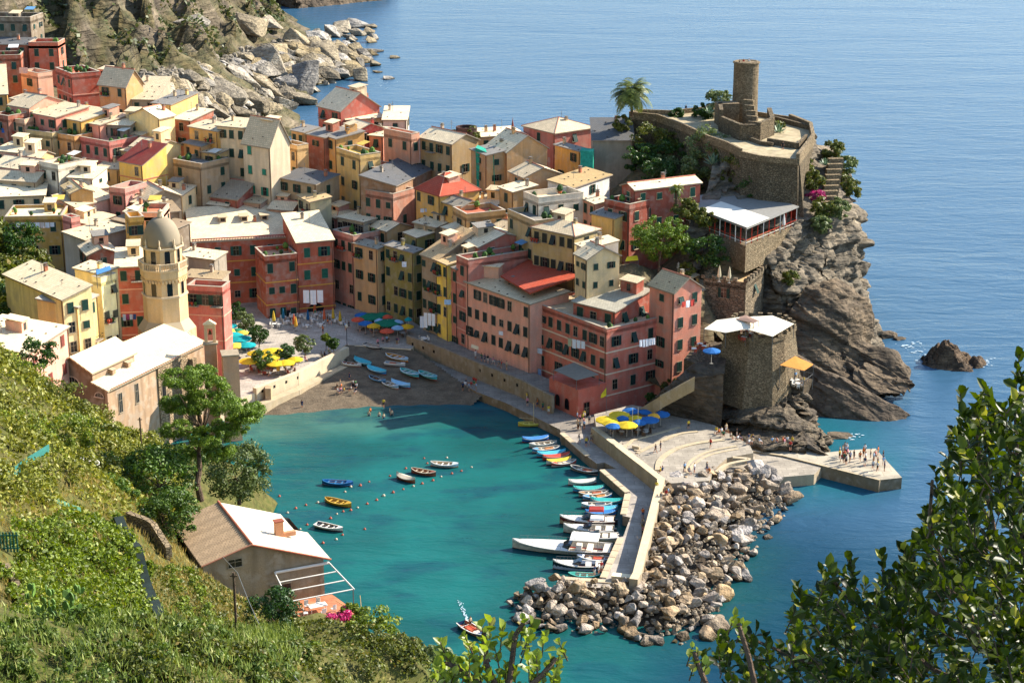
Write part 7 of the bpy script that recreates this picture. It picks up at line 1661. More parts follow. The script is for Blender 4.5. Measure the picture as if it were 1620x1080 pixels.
# ---------------------------------------------------------------- boats
def hull_parts(L, Bm, H, c_out, c_in, c_rim, dbl=True, deck=0.0):
    n = 14; st = []
    for i in range(n + 1):
        t = i / n; x = (t - .5) * L
        if dbl: w_ = Bm / 2 * (max(0.0, 1 - abs(2 * t - 1) ** 2.4)) ** .75
        else: w_ = Bm / 2 * (1 - max(0, (t - .25) / .75) ** 2.6) ** .8 * (.82 + .18 * min(1, t / .25))
        w_ = max(w_, .03); sh = H * (1 + .45 * (2 * t - 1) ** 2 * (1 if t > .5 or dbl else .3)); st.append((x, w_, sh))
    mo, mi_, mr = plain(c_out, .35, .5, .05), plain(c_in, .6, .3, .12), plain(c_rim, .4, .4, .05)
    mk = plain('#8a2f22', .5, .3, .05)
    h = MB(); r = MB(); inn = MB(); ang = (0, .35, .75, 1.0)
    def sec(s, k): x, w_, sh = s; f = ang[k]; return (w_ * (.28 + .72 * f ** .6), -.12 + (sh + .12) * f)
    for a, c in zip(st, st[1:]):
        for sg in (-1, 1):
            for k in range(3):
                (ya, za), (yb, zb2), (yc, zc), (yd, zd) = sec(a, k), sec(a, k + 1), sec(c, k + 1), sec(c, k)
                h.face([(a[0], sg * ya, za), (a[0], sg * yb, zb2), (c[0], sg * yc, zc), (c[0], sg * yd, zd)], mk if k == 0 else mo)
            r.face([(a[0], sg * (a[1] + .03), a[2] + .02), (c[0], sg * (c[1] + .03), c[2] + .02), (c[0], sg * max(c[1] - .1, .0), c[2] + .03), (a[0], sg * max(a[1] - .1, 0), a[2] + .03)], mr)
            r.face([(a[0], sg * (a[1] + .03), a[2] - .08), (c[0], sg * (c[1] + .03), c[2] - .08), (c[0], sg * (c[1] + .03), c[2] + .02), (a[0], sg * (a[1] + .03), a[2] + .02)], mr)
            fz = .12; inn.face([(a[0], sg * max(a[1] - .1, 0), a[2]), (c[0], sg * max(c[1] - .1, 0), c[2]), (c[0], sg * c[1] * .7, fz), (a[0], sg * a[1] * .7, fz)], mi_)
            inn.face([(a[0], 0, fz), (c[0], 0, fz), (c[0], sg * c[1] * .7, fz), (a[0], sg * a[1] * .7, fz)], mi_)
    if not dbl:
        s = st[0]; h.face([(s[0], -s[1], s[2]), (s[0], s[1], s[2]), (s[0], s[1] * .3, -.1), (s[0], -s[1] * .3, -.1)], mo)
    return h, r, inn, st
BC = [0]
def boat(label, px, py, L, heading, c_out, c_in='#c9c2b0', c_rim='#d8d2c4', z=0.0, style='row', cover=None, group=None, dbl=True, roll=0.0, tint=None, Bm=None):
    p = atz(px, py, z + .3); p.z = z; Bm = Bm or L * .36; H = .55 if L < 6 else .9
    rt = empty('boat', p, R(heading)); tag(rt, label, 'boat', group); rt.rotation_euler = (R(roll), 0, R(heading))
    h, r, inn, st = hull_parts(L, Bm, H, c_out, c_in, c_rim, dbl)
    h.build('hull', rt); r.build('gunwale', rt)
    if style == 'covered':
        c = MB(); m = plain(cover or '#2f8fae', .7, .2, .1)
        for a, e in zip(st, st[1:]):
            for sg in (-1, 1): c.face([(a[0], sg * a[1], a[2] + .03), (e[0], sg * e[1], e[2] + .03), (e[0], 0, e[2] + .32), (a[0], 0, a[2] + .32)], m)
        c.build('cover', rt)
    elif style in ('row', 'mast'):
        inn.build('inside', rt); bm_ = plain(c_rim, .6)
        for t in (.25, .48, .7):
            s = st[int(t * 14)]; q = MB(); q.box((s[0], 0, s[2] - .16), (.24, s[1] * 1.8, .05), bm_); q.build('bench', rt)
        q = MB(); a = st[11]; e = st[14]; q.face([(a[0], -a[1] * .9, a[2] + .02), (e[0], 0, e[2] + .02), (a[0], a[1] * .9, a[2] + .02)], plain(c_out, .5)); q.build('foredeck', rt)
        if tint: q = MB(); q.box((-L * .12, 0, .35), (L * .3, Bm * .5, .3), plain(tint, .8, .2, .4)); q.box((L * .15, .1, .33), (L * .16, Bm * .4, .22), plain('#c9c0ae', .8, .2, .4)); q.build('net_heap', rt)
        q = MB(); q.bar((-L * .3, -Bm * .2, H + .02), (L * .25, -Bm * .28, H + .1), .03, plain('#b08d5a', .7), 5); q.bar((-L * .3, Bm * .15, H + .02), (L * .25, Bm * .25, H + .1), .03, plain('#b08d5a', .7), 5); q.build('oar', rt)
        if style == 'mast': q = MB(); q.bar((L * .1, 0, .2), (L * .1, 0, 4.2), .05, plain('#c4a878', .6), 6); q.build('mast', rt); q = MB(); q.bar((L * .1, 0, 1.3), (-L * .45, 0, 1.5), .04, plain('#c4a878', .6), 5); q.build('boom', rt)
    else:  # motor boats
        dk = MB(); mdk = plain('#d2cdc2', .4, .4, .04); m0 = 6 if style == 'yacht' else 7
        for a, e in zip(st[m0:], st[m0 + 1:]):
            for sg in (-1, 1): dk.face([(a[0], sg * a[1], a[2] + .03), (e[0], sg * e[1], e[2] + .03), (e[0], 0, e[2] + .22), (a[0], 0, a[2] + .25)], mdk)
        a = st[m0]; dk.face([(a[0], -a[1], a[2] + .03), (a[0], a[1], a[2] + .03), (a[0], a[1], .3), (a[0], -a[1], .3)], mdk); dk.build('foredeck', rt)
        inn.build('cockpit', rt); xw = st[m0][0]; W_ = st[m0][1]
        g = MB(); gm = plain('#1a2a34', .1, .6, .05); hh = .6 if L < 10 else .75
        g.prism([(xw - .1, -W_ * .8, H + .1), (xw + .9, -W_ * .5, H + .15), (xw + .9, W_ * .5, H + .15), (xw - .1, W_ * .8, H + .1)][::1], [(xw - .5, -W_ * .7, H + hh), (xw + .0, -W_ * .45, H + hh), (xw + .0, W_ * .45, H + hh), (xw - .5, W_ * .7, H + hh)], gm); g.build('windscreen', rt)
        s_ = MB()
        for k in range(2): s_.box((xw - 1.4 - k * 1.6, 0, H * .75), (.8, W_ * 1.3, .5), plain('#d8cfc0', .5)); 
        s_.box((-L / 2 + .7, 0, H * .85), (1.0, W_ * 1.5, .4), plain('#cfc4b0', .6)); s_.build('seat', rt)
        rl = MB()
        for sg in (-1, 1):
            pr = None
            for i in range(m0, 14):
                q = Vector((st[i][0], sg * st[i][1] * .93, st[i][2] + .55)); rl.bar((q.x, q.y, st[i][2]), q, .018, M_METAL, 4, cap=False)
                if pr is not None: rl.bar(pr, q, .022, M_METAL, 4, cap=False)
                pr = q
        rl.build('railing', rt)
        if cover:
            cv = MB(); cm = plain(cover, .8, .2, .1); x0_, x1_ = (xw - L * .30, xw - .2); zc = H + 1.55
            cv.prism([(x0_, -W_ * .8, zc), (x1_, -W_ * .8, zc - .05), (x1_, W_ * .8, zc - .05), (x0_, W_ * .8, zc)], [(x0_ + .1, -W_ * .55, zc + .22), (x1_ - .1, -W_ * .55, zc + .2), (x1_ - .1, W_ * .55, zc + .2), (x0_ + .1, W_ * .55, zc + .22)], cm)
            cv.build('canopy', rt)
            pl = MB()
            for x in (x0_ + .1, x1_ - .1):
                for sg in (-1, 1): pl.bar((x, sg * W_ * .75, H * .8), (x, sg * W_ * .75, zc), .03, M_METAL, 4)
            pl.build('canopy_frame', rt)
        en = MB(); en.box((-L / 2 - .2, 0, H * .6), (.45, .5, .8), plain('#22262a', .4)); en.build('engine', rt)
    return rt
gb = 'boats drawn up on the beach'; gm_ = 'boats moored along the mole'; gf = 'boats floating at the buoys'
boat('small dark hulled boat with white rim, highest up the slipway', 590, 549, 4.6, -42, '#20262c', '#8a8478', '#c9c2b0', 2.75, group=gb, dbl=False)
boat('white boat with red inside nearest the sea wall on the beach', 556, 577, 4.0, -18, '#c2bdb0', '#8a3a34', '#d8d2c4', 1.75, group=gb)
boat('long turquoise boat, left one of the pair lying end to end on the beach', 574, 573, 5.2, -48, '#2e86a4', '#3f9fb0', '#9cc6cc', 2.0, 'covered', '#3b9aa8', gb)
boat('turquoise and blue boat, right one of the pair lying end to end on the beach', 596, 586, 5.2, -44, '#2b78a8', '#4aa0b8', '#a8ccd0', 1.7, 'covered', '#42a2b4', gb)
boat('pale blue boat with an orange inside, topmost on the right of the beach', 628, 566, 5.6, -38, '#8fb4c8', '#c08430', '#c8d4d4', 2.4, group=gb)
boat('white dinghy with a red engine cover below the orange lined boat', 625, 576, 4.0, -16, '#c9c4ba', '#8f9ca4', '#d8d2c4', 2.1, group=gb, tint='#b03428', dbl=False)
boat('turquoise boat with a red tip in the middle of the right beach', 648, 590, 5.2, -46, '#2a86a0', '#4fa8a4', '#b8d0d0', 1.9, group=gb)
boat('turquoise boat with dark thwarts, rightmost on the beach', 677, 594, 5.0, -46, '#2c8ea6', '#4aa6a0', '#9cc8cc', 1.9, group=gb)
boat('dark blue boat heaped with black gear on the lower beach', 597, 601, 4.2, -40, '#2a6088', '#30363c', '#6f98b0', 1.2, group=gb, tint='#20242a')
boat('white and blue boat with open thwarts on the lower beach', 617, 609, 4.4, -42, '#7aa4c0', '#b8b4a8', '#dcd8cc', .95, group=gb)
boat('pale blue boat lowest to the right on the beach', 634, 608, 4.6, -38, '#6aa0c4', '#8ab4c4', '#bcd4dc', 1.05, 'covered', '#7fb0cc', gb)
boat('blue rowing boat with a raised dark prow floating at the left buoys', 534, 764, 5.0, -8, '#1a4a80', '#2f78a8', '#2a6c9c', group=gf)
boat('mustard yellow rowing boat floating in the bay', 535, 795, 4.9, -30, '#b08a20', '#a07c28', '#c8a03a', group=gf)
boat('white motor dinghy floating nearest the hillside house', 521, 834, 4.7, -26, '#cfc8bc', '#4a5058', '#dcd6ca', group=gf, dbl=False)
boat('small brown boat with a cream cover floating in mid bay', 642, 757, 4.0, -40, '#8a4c30', '#b06a44', '#d0c4b0', 0, 'covered', '#cfc0a6', gf)
boat('brown wooden boat with dark stern floating in mid bay', 670, 747, 4.4, -24, '#7a3a28', '#8c5038', '#b8a890', group=gf)
boat('white boat with pale blue sides floating rightmost in mid bay', 703, 735, 4.6, -10, '#b4c8d4', '#b8a888', '#dcd8d0', group=gf)
boat('yellow sailing dinghy with a bare mast beside the lower quay', 840, 671, 4.4, 4, '#c4ae3a', '#b8a848', '#d8c85a', 0, 'mast')
boat('red and white boat under way with a man aboard, leaving the harbour', 748, 997, 5.2, -52, '#1d3a60', '#a86c50', '#d8cfc4', 0, 'row', tint='#a8442e', dbl=False)
mo = [('blue covered boat moored highest at the mole', 847, 695, 4.7, 14, '#245e9c', 'covered', '#3c78b4'), ('white boat second from the top of the mole', 859, 703, 4.9, 16, '#c4c0b6', 'row', None), ('sky blue boat with gear third from the top of the mole', 864, 711, 4.9, 17, '#3a88bc', 'row', '#b87848'), ('turquoise boat fourth from the top of the mole', 872, 718, 5.0, 15, '#3296b8', 'covered', '#4aa8c0'),
      ('brick red boat moored beside the turquoise one', 880, 723, 4.8, 18, '#a83a2c', 'covered', '#b0483a'), ('white boat with a yellow cover right of the red boat', 884, 730, 4.4, 20, '#cfc8ba', 'covered', '#d0b040'), ('orange red boat with white gear below the yellow covered one', 892, 733, 4.4, 22, '#b8402e', 'row', '#cfc6b8'), ('dark boat with a red cockpit lying at the stone steps', 924, 744, 5.2, -32, '#2a2c30', 'row', '#b03a28'),
      ('plain white boat just below the stone steps', 921, 763, 4.6, 10, '#ccc8be', 'covered', '#c8c2b4'), ('turquoise boat with a blue rim below the plain white boat', 931, 774, 5.0, 6, '#3f90b8', 'covered', '#3fa89c'), ('wooden boat with mixed gear below the turquoise one', 939, 781, 4.8, 10, '#8c6a48', 'row', '#9a4a30'), ('mid blue boat pointing at the pier steps', 945, 786, 4.8, 14, '#3a80b8', 'row', '#b4783c'),
      ('bright turquoise covered boat reaching furthest to the mole', 960, 793, 5.2, -4, '#2f90a8', 'covered', '#35a8a0'), ('white and blue boat with dark seats', 944, 799, 4.8, 4, '#b4ccdc', 'row', '#2a4a68'), ('turquoise boat above the deep blue one', 954, 806, 4.6, 8, '#3f9cc0', 'covered', '#5ab0c8'), ('deep blue boat lowest of the small boats at the mole', 950, 812, 4.8, 2, '#2a6cb0', 'covered', '#3a80bc')]
for lb, px, py, L, hd, c, stl, cv in mo:
    boat(lb, px, py, L * .98, hd + 180, c, '#a8a496', '#cfcabc', 0, stl, cv if stl == 'covered' else None, gm_, tint=cv if stl == 'row' else None, Bm=1.55)
boat('wooden cabin boat with a dark red canopy at the mole', 929, 826, 8.2, 176, '#6a2420', '#b89878', '#d8cfc0', 0, 'motor', '#8f2f2a', gm_, False, Bm=2.6)
boat('white motorboat with a white canopy between red canopy boat and yacht', 931, 840, 7.4, 174, '#cdc8be', '#b8b0a0', '#d8d4ca', 0, 'motor', '#c4c4c0', gm_, False, Bm=2.4)
boat('white open motorboat with cushions just behind the yacht', 942, 852, 6.6, 176, '#c8c4ba', '#c0b090', '#dcd8d0', 0, 'motor', None, gm_, False, Bm=2.3)
boat('long white motor yacht with a pointed bow, largest boat in the harbour', 889, 868, 14.4, 171, '#b4aea6', '#c4baa8', '#dcd6cc', 0, 'yacht', '#d8d4ca', gm_, False, Bm=3.8)
boat('white inflatable tender tucked under the yacht stern', 940, 884, 5.0, 168, '#c4c4c4', '#a88c78', '#c8ccd0', 0, 'row', None, gm_, tint='#b04030', Bm=1.7)
boat('dark hulled launch with a white deck below the yacht', 915, 897, 7.2, 176, '#1c2a38', '#a8b4c4', '#d8d2c4', 0, 'motor', None, gm_, False, Bm=2.3)
boat('green rowing boat squeezed against the end of the mole', 925, 911, 4.6, 174, '#1f7a68', '#a8b8b0', '#5fb0a4', 0, 'row', None, gm_, Bm=1.5)
# buoys
bo = MB(); bo.lathe([(.02, -.25), (.22, -.12), (.28, .05), (.22, .2), (.1, .3), (.06, .4), (.02, .42)], plain('#a8523c', .5), 10); BU = bo.data('mooring_buoy')
bo = MB(); bo.lathe([(.02, -.25), (.22, -.12), (.28, .05), (.22, .2), (.1, .3), (.02, .33)], plain('#b8a890', .6), 10); BU2 = bo.data('mooring_buoy')
for k, (x, y) in enumerate([(555, 770), (570, 768), (584, 762), (546, 778), (671, 725), (676, 733), (707, 724), (642, 741), (617, 753), (746, 739), (730, 745), (715, 749), (698, 754), (685, 760), (668, 765), (654, 769), (638, 774), (622, 779), (607, 784), (596, 791), (581, 797), (566, 803), (555, 807), (543, 809), (533, 813), (523, 820), (515, 791), (503, 795), (484, 799), (468, 804), (455, 811), (442, 785), (486, 830), (475, 837), (577, 837), (542, 846), (532, 853), (511, 859), (503, 865)]):
    s = linkobj('mooring_buoy', BU if k % 3 else BU2, None, atz(x, y, 0), scale=rb_.uniform(.6, .95)); tag(s, 'small orange mooring buoy dotting the bay' if k % 3 else 'small pale mooring buoy dotting the bay', 'buoy', 'orange mooring buoys' if k % 3 else 'pale mooring buoys')
# wake of the leaving boat
wk = MB()
for k in range(70):
    t = k / 70; p = atz(741 - 14 * t + rb_.uniform(-3, 3) * (.5 + t), 984 - 34 * t + rb_.uniform(-1, 1), .05); s = .13 * (1 - t * .5); wk.face([(p.x + s * rb_.uniform(.5, 1) * math.cos(i), p.y + s * 1.8 * rb_.uniform(.5, 1) * math.sin(i), .05 + k * .0007) for i in range(6)], FOAM)
tag(wk.build('wake_foam'), 'thin white wake behind the leaving boat', kind='stuff')

# ---------------------------------------------------------------- umbrellas, tables, chairs
UM = {}
def umbrella(label, px, py, z, r, c, group, closed=False, zc=2.3, tilt=0):
    p = atz(px, py, z + zc + .2); rt = empty('parasol', (p.x, p.y, z)); tag(rt, label, 'parasol', group)
    key = (c, closed, round(r, 1))
    if key not in UM:
        m = plain(c, .8, .1, .08); b = MB(); n = 10
        if closed: b.lathe([(.30, .9), (.34, 1.2), (.22, 2.2), (.08, 2.9), (.02, 3.0)], m, 8)
        else:
            ri = [(r, 2.05), (r, 2.22), (r * .5, 2.52), (.02, 2.72)]; b.lathe(ri[:1] + ri, m, n); b.f = b.f[:]; b.lathe([(r * .98, 2.17), (r * .5, 2.47), (.02, 2.66)], m, n)
        q = MB(); q.bar((0, 0, 0), (0, 0, 2.75), .035, plain('#c8bfae', .6), 6); q.lathe([(.3, 0), (.3, .08), (.06, .12)], plain('#6a665e', .8), 8)
        UM[key] = (b.data('canopy'), q.data('pole'))
    linkobj('canopy', UM[key][0], rt); linkobj('pole', UM[key][1], rt); rt.rotation_euler = (R(tilt), 0, rb_.random() * 6)
    return rt
TEALC, YC, GC, OC, BLC, PBC = '#1a8f92', '#c8b84a', '#1f6e52', '#c0523a', '#2a5f98', '#84a8c4'
CNAM = {TEALC: 'turquoise', YC: 'pale yellow', GC: 'dark green', OC: 'orange red', BLC: 'blue', PBC: 'pale blue', '#c89a28': 'golden yellow', '#d8a23c': 'amber', '#c8ac2c': 'lemon yellow'}
def um_set(lst, z, place, group):
    lst = [(x, y, r_ * 1.12, c) for x, y, r_, c in lst]
    cnt = {}
    for x, y, r_, c in lst: cnt.setdefault(c, []).append((x, y))
    for x, y, r_, c in lst:
        L = cnt[c]
        if len(L) == 1: w_ = 'the only one of its kind'
        else:
            L2 = sorted(L); k = L2.index((x, y)); w_ = ['leftmost', 'second from left', 'third from left', 'fourth from left', 'fifth from left', 'sixth from left', 'seventh from left', 'eighth from left'][k] if k < len(L2) - 1 else 'rightmost'
        umbrella(f'{CNAM[c]} parasol {place}, {w_}' + ('' if len(L) == 1 else ' of its kind'), x, y, z, r_, c, group)
um_set([(361, 513, 1.6, TEALC), (365, 522, 1.4, YC), (368, 528, 1.9, TEALC), (384, 524, 1.2, YC), (380, 533, 1.9, TEALC), (359, 534, 1.3, YC), (361, 542, 1.5, TEALC), (373, 544, 1.5, YC), (390, 543, 1.6, TEALC), (375, 521, 1.2, GC)], 3.2, 'left on the piazza', 'parasols left on the piazza')
um_set([(394, 568, 1.7, '#c8ac2c'), (405, 556, 1.5, '#c8ac2c'), (431, 553, 1.9, '#c8ac2c'), (428, 562, 1.6, '#c8ac2c'), (437, 572, 1.6, '#c8ac2c'), (452, 571, 1.5, '#c8ac2c'), (467, 566, 1.3, '#c8ac2c')], 3.2, 'above the white sea wall', 'yellow parasols above the sea wall')
um_set([(566, 503, 1.15, OC), (573, 496, 1.4, BLC), (587, 498, 2.3, GC), (604, 496, 1.6, GC), (613, 499, 1.0, OC), (578, 509, 1.3, BLC), (600, 505, .9, PBC), (591, 513, 1.2, '#c89a28'), (613, 508, 2.3, GC), (629, 507, 1.0, PBC), (629, 516, 1.1, PBC), (644, 514, 1.2, '#c89a28'), (612, 521, 1.25, OC), (646, 503, .7, TEALC)], 3.2, 'in front of the olive green house', 'parasols in front of the olive green house')
um_set([(960, 661, 1.7, '#c8ac2c'), (980, 653, 1.6, '#c8ac2c'), (998, 647, 1.3, BLC), (1025, 648, 1.4, BLC), (1006, 659, 1.2, '#c8ac2c'), (985, 659, 1.0, BLC), (970, 671, 1.15, BLC), (992, 669, 1.6, '#c8ac2c'), (1011, 665, 1.2, BLC), (1027, 661, 1.5, BLC), (1045, 652, 1.4, BLC), (1035, 655, 1.0, '#d8a23c'), (966, 666, 1.3, '#c8ac2c')], 3.2, 'at the corner of the terraced square', 'parasols at the terraced square')
umbrella('single blue parasol on the stone terrace behind the bastion', 1126, 552, 15, 1.5, BLC, None)
for k, (x, y, c, nm) in enumerate([(498, 485, '#b5562f', 'tall folded rust orange parasol under the white sheet'), (487, 496, '#24527a', 'folded blue parasol left of the tall orange one'), (465, 503, '#c0603a', 'folded orange parasol before the big arch'), (433, 498, '#c8a83a', 'folded yellow parasol at the palazzo corner'), (468, 507, '#c89838', 'folded yellow parasol touching the orange one before the arch'),
                           (513, 495, '#b85a3a', 'folded orange parasol right of the white sheet'), (527, 494, '#c0a03a', 'folded mustard parasol near the palazzo end'), (538, 498, '#b89830', 'folded yellow parasol furthest right before the palazzo'), (448, 494, '#24607a', 'folded teal parasol inside the big arch'), (440, 576, '#c89a3a', 'folded ochre parasol among the open yellow ones')]):
    umbrella(nm, x, y + 4, 3.2, 1, c, 'folded parasols in front of the palazzo' if k < 9 else None, True, zc=1.4)
for k, (x, y) in enumerate(((1138, 432), (1154, 434))): umbrella(['left', 'right'][k] + ' folded cream parasol on the crenellated roof', x, y, atY(1150, 446, 303).z, 1, '#cdbf9c', 'folded cream parasols on the crenellated roof', True, zc=1.4)
for k, (x, y) in enumerate(((1240, 350), (1297, 322), (1306, 315))): umbrella(['folded white parasol at the restaurant corner', 'left folded white parasol on the cliff garden', 'right folded white parasol on the cliff garden'][k], x, y, 25.6, 1, '#d4cfc4', None, True, zc=1.4)
tt = MB(); tt.lathe([(.45, .72), (.45, .76), (.0, .76)], M_WHITE, 10); tt.lathe([(.04, 0), (.04, .72)], M_METAL, 5); TT = tt.data('tabletop')
tb2 = MB(); tb2.lathe([(.28, 0), (.25, .05), (.04, .08)], M_METAL, 8); TB2 = tb2.data('base')
def chairparts(c):
    m = plain(c, .6); a = MB(); a.box((0, 0, .44), (.44, .44, .05), m); b = MB(); b.box((0, -.2, .7), (.44, .05, .45), m); l = MB()
    l.bar((0, 0, 0), (0, 0, .43), .025, m, 4); return a.data('seat'), b.data('backrest'), l.data('leg')
CP = {c: chairparts(c) for c in ('#d2cdc2', '#8a3a28', '#5a4636')}
def chair(label, loc, rz, c, group):
    rt = empty('cafe_chair', loc, rz); tag(rt, label, 'chair', group); a, b, l = CP[c]; linkobj('seat', a, rt); linkobj('backrest', b, rt)
    for sx in (-.18, .18):
        for sy in (-.18, .18): linkobj('leg', l, rt, (sx, sy, 0))
def cafe(px, py, z, n, ex, ey, c, place, seed):
    r = random.Random(seed)
    for k in range(n):
        p = atz(px + r.uniform(-ex, ex), py + r.uniform(-ey, ey), z + .7); loc = (p.x, p.y, z)
        t = empty('cafe_table', loc); tag(t, f'round white cafe table {place}', 'table', f'cafe tables {place}'); linkobj('tabletop', TT, t); linkobj('base', TB2, t)
        for j in range(3):
            a = r.random() * .8 + j * 2.1; chair({'#d2cdc2': 'white', '#8a3a28': 'dark red', '#5a4636': 'brown'}[c] + f' cafe chair {place}', (loc[0] + .75 * math.cos(a), loc[1] + .75 * math.sin(a), z), a + math.pi / 2, c, f'cafe chairs {place}')
cafe(470, 506, 3.2, 12, 38, 9, '#d2cdc2', 'in front of the palazzo arches', 1); cafe(520, 503, 3.2, 7, 22, 6, '#d2cdc2', 'near the palazzo end', 2)
cafe(375, 548, 3.2, 6, 18, 12, '#8a3a28', 'under the turquoise parasols', 3); cafe(430, 578, 3.2, 8, 34, 10, '#8a3a28', 'under the yellow parasols', 4)
cafe(605, 520, 3.2, 10, 34, 9, '#5a4636', 'under the parasols by the olive house', 5); cafe(1000, 675, 3.2, 9, 36, 12, '#5a4636', 'at the corner of the terraced square', 6)
cafe(1215, 350, RFL, 8, 22, 7, '#8a3a28', 'inside the cliff restaurant', 7); cafe(1190, 527, 16.5, 5, 24, 6, '#8a3a28', 'on the old bastion', 8); cafe(1262, 602, 8.2, 3, 10, 5, '#d2cdc2', 'on the balcony under the ochre awning', 9); cafe(1105, 545, 15, 4, 14, 7, '#8a3a28', 'on the stone terrace behind the bastion', 10)
cafe(672, 535, 4.0, 2, 8, 3, '#d2cdc2', 'by the laundry at the weathered house', 12)
# piazza trees
for k, (px, py, r_, mt, lb) in enumerate(((372, 492, 1.9, dkg, 'round dark tree against the raspberry pink house'), (387, 508, 1.9, OLIVEM, 'grey green tree between the dark piazza trees'), (409, 529, 1.9, dkg, 'round glossy dark tree in the sunny part of the piazza'), (482, 543, 1.8, OLIVEM, 'feathery grey green tree at the piazza edge'),
                                          (451, 556, 1.6, leafmat('#2c4a24', '#54703a', None, .2), 'square clipped green tree among the yellow parasols'), (416, 568, 1.9, leafmat('#33501f', '#5f7a34', None, .2), 'largest tree among the yellow parasols'), (515, 534, .8, VINE, 'thin potted shrub in the middle of the piazza'), (527, 543, 1.1, dkg, 'low planted bed at the top of the slipway'))):
    c = atz(px, py, 3.2 + 2.6); tree(lb, px, py, c.y, r_, .18, mt, n=1.3, base=(c.x, c.y, 3.2), seed=800 + k, rz=r_ * .9)
# street lamp and flag
def lamp():
    p = atz(549, 547, 3.2); rt = empty('street_lamp', p); tag(rt, 'slender black street lamp with a pale globe at the slipway', 'street lamp')
    q = MB(); q.bar((0, 0, 0), (0, 0, 3.6), .07, M_DARK, 6, .05); q.build('post', rt); q = MB(); q.lathe([(.1, 3.6), (.25, 3.8), (.25, 4.1), (.05, 4.35)], plain('#d0c8b0', .4), 8); q.build('lantern', rt)
lamp()
p = atz(1000, 690, 3.2)
for k, dx in enumerate((0, .9)):
    q = MB(); q.bar((p.x + dx, p.y, 3.2), (p.x + dx, p.y, 8.2), .04, plain('#b8b4a8', .5), 5); tag(q.build('mast_pole'), ['left', 'right'][k] + ' thin pale mast at the edge of the terraced square', 'pole')
p = atz(959, 655, 3.2); rt = empty('flag', p); tag(rt, 'yellow flag hanging on a pole at the red corner of the brick salmon block', 'flag'); q = MB(); q.bar((0, 0, 0), (0, 0, 5), .04, M_METAL, 5); q.build('pole', rt); q = MB(); q.face([(0, .02, 4.8), (-.3, .1, 4.1), (-1.0, 0, 2.9), (-.9, -.1, 3.6)], plain('#c8b82a', .8)); q.face([(0, .02, 4.8), (0, .0, 3.4), (-.5, .1, 3.0), (-1.0, 0, 2.9)], plain('#c8b82a', .8)); q.build('cloth', rt)

# ---------------------------------------------------------------- laundry, net, awnings on houses
def laundry(label, px, py, Y, w, h, cols, cat='laundry', dy=0):
    p = atY(px, py, Y); k = len(cols); b = MB()
    for i, c in enumerate(cols):
        x0 = p.x - w / 2 + w * i / k; x1 = x0 + w / k * .86; hh = h * rb_.uniform(.7, 1.1); ya = Y - dy * (i / k) ; yb = Y - dy * ((i + .86) / k)
        m = plain(c, .8, .1, .06); n = 4
        for j in range(n):
            xa = x0 + (x1 - x0) * j / n; xb = x0 + (x1 - x0) * (j + 1) / n; o1 = .07 * math.sin(j * 2.1 + i); o2 = .07 * math.sin((j + 1) * 2.1 + i)
            b.face([(xa, ya + (yb - ya) * j / n, p.z), (xb, ya + (yb - ya) * (j + 1) / n, p.z), (xb, ya + (yb - ya) * (j + 1) / n + o2 - .1, p.z - hh), (xa, ya + (yb - ya) * j / n + o1 - .1, p.z - hh)], m)
    b.bar((p.x - w / 2 - .2, Y, p.z + .02), (p.x + w / 2 + .2, Y - dy, p.z + .02), .02, M_METAL, 4)
    tag(b.build('laundry_line'), label, cat)
WH = '#d6d6da'
def fy(blk, px):   # distance of a front wall at picture column px, just before the facade
    (A3, B3, d, n) = blk[3]; best = None
    for k in range(0, 201):
        q = A3.lerp(B3, k / 200) - n * .75; e = abs(pxof(q)[0] - px)
        if best is None or e < best[0]: best = (e, q.y, d)
    return best[1], best[2]
def lau(blk, label, px, py, w, h, cols):
    y, d = fy(blk, px); laundry(label, px, py, y, w, h, cols, dy=-d.y * w)
lau(SAL, 'white towel on a short line under the slatted windows of the salmon block', 793, 523, .9, .7, [WH])
lau(DRD, 'cream and white sheets between floors of the brick salmon block', 912, 534, 3.0, 1.5, ['#a8a688', WH, WH, WH])
lau(DRD, 'two white cloths at the left end of the brick salmon block', 850, 548, 2.0, .9, [WH, '#c4c8d0'])
lau(DRD, 'grey sheet and blue towels low on the brick salmon block', 848, 580, 2.0, 1.6, ['#b0a89a', '#b0a89a', '#8aa4c4'])
y_ = 278
laundry('row of white shirts on the right face of the brick salmon block', 1025, 538, 280.5, 2.8, 1.2, [WH] * 5, dy=-1.4)
laundry('red and white washing on the sunny gable of the tall pink house', 1090, 478, 285.5, 2.4, 1.1, ['#a83c34', WH, '#a83c34'], dy=-2.2)
laundry('big white sheets hanging at the foot of the weathered house', 680, 494, 313.5, 2.2, 3.2, [WH, WH, WH], dy=1.2)
laundry('long white towel at the left foot of the weathered house', 668, 500, 316, .9, 3.0, [WH])
laundry('pale blue towel on the pink slim house', 709, 474, 311, 1.4, 1.0, ['#a8bcd0'])
laundry('white towel on the olive green house', 640, 414, 321.5, 1.0, 1.4, [WH])
laundry('white sheet draped over the right arch of the palazzo', 496, 459, 326.6, 4.0, 2.6, [WH, WH, WH])
laundry('long row of pale washing below the olive yellow plant terrace', 56, 352, 333, 7.5, 1.1, [WH, '#c8c4bc', WH, '#b8c0cc', WH, '#c8b8b0', WH, WH])
laundry('blue sheet on the dark red house at the left edge', 8, 203, 386, 1.6, 1.4, ['#2a5a9c'])
laundry('pale pink blanket on the terrace below the coral house', 38, 107, 418, 2.4, 1.6, ['#cfb0a4'])
laundry('white and red washing by the balcony of the red tiled yellow house', 672, 330, 349, 1.8, .8, [WH, '#b0b8c8'])
laundry('colourful washing beside the tall brick red house by the church', 205, 497, 291, 2.4, 1.2, [WH, '#b04a6c', WH, '#3a5a8c'])
nm = plain('#2f8f78', .8, .1, .2)
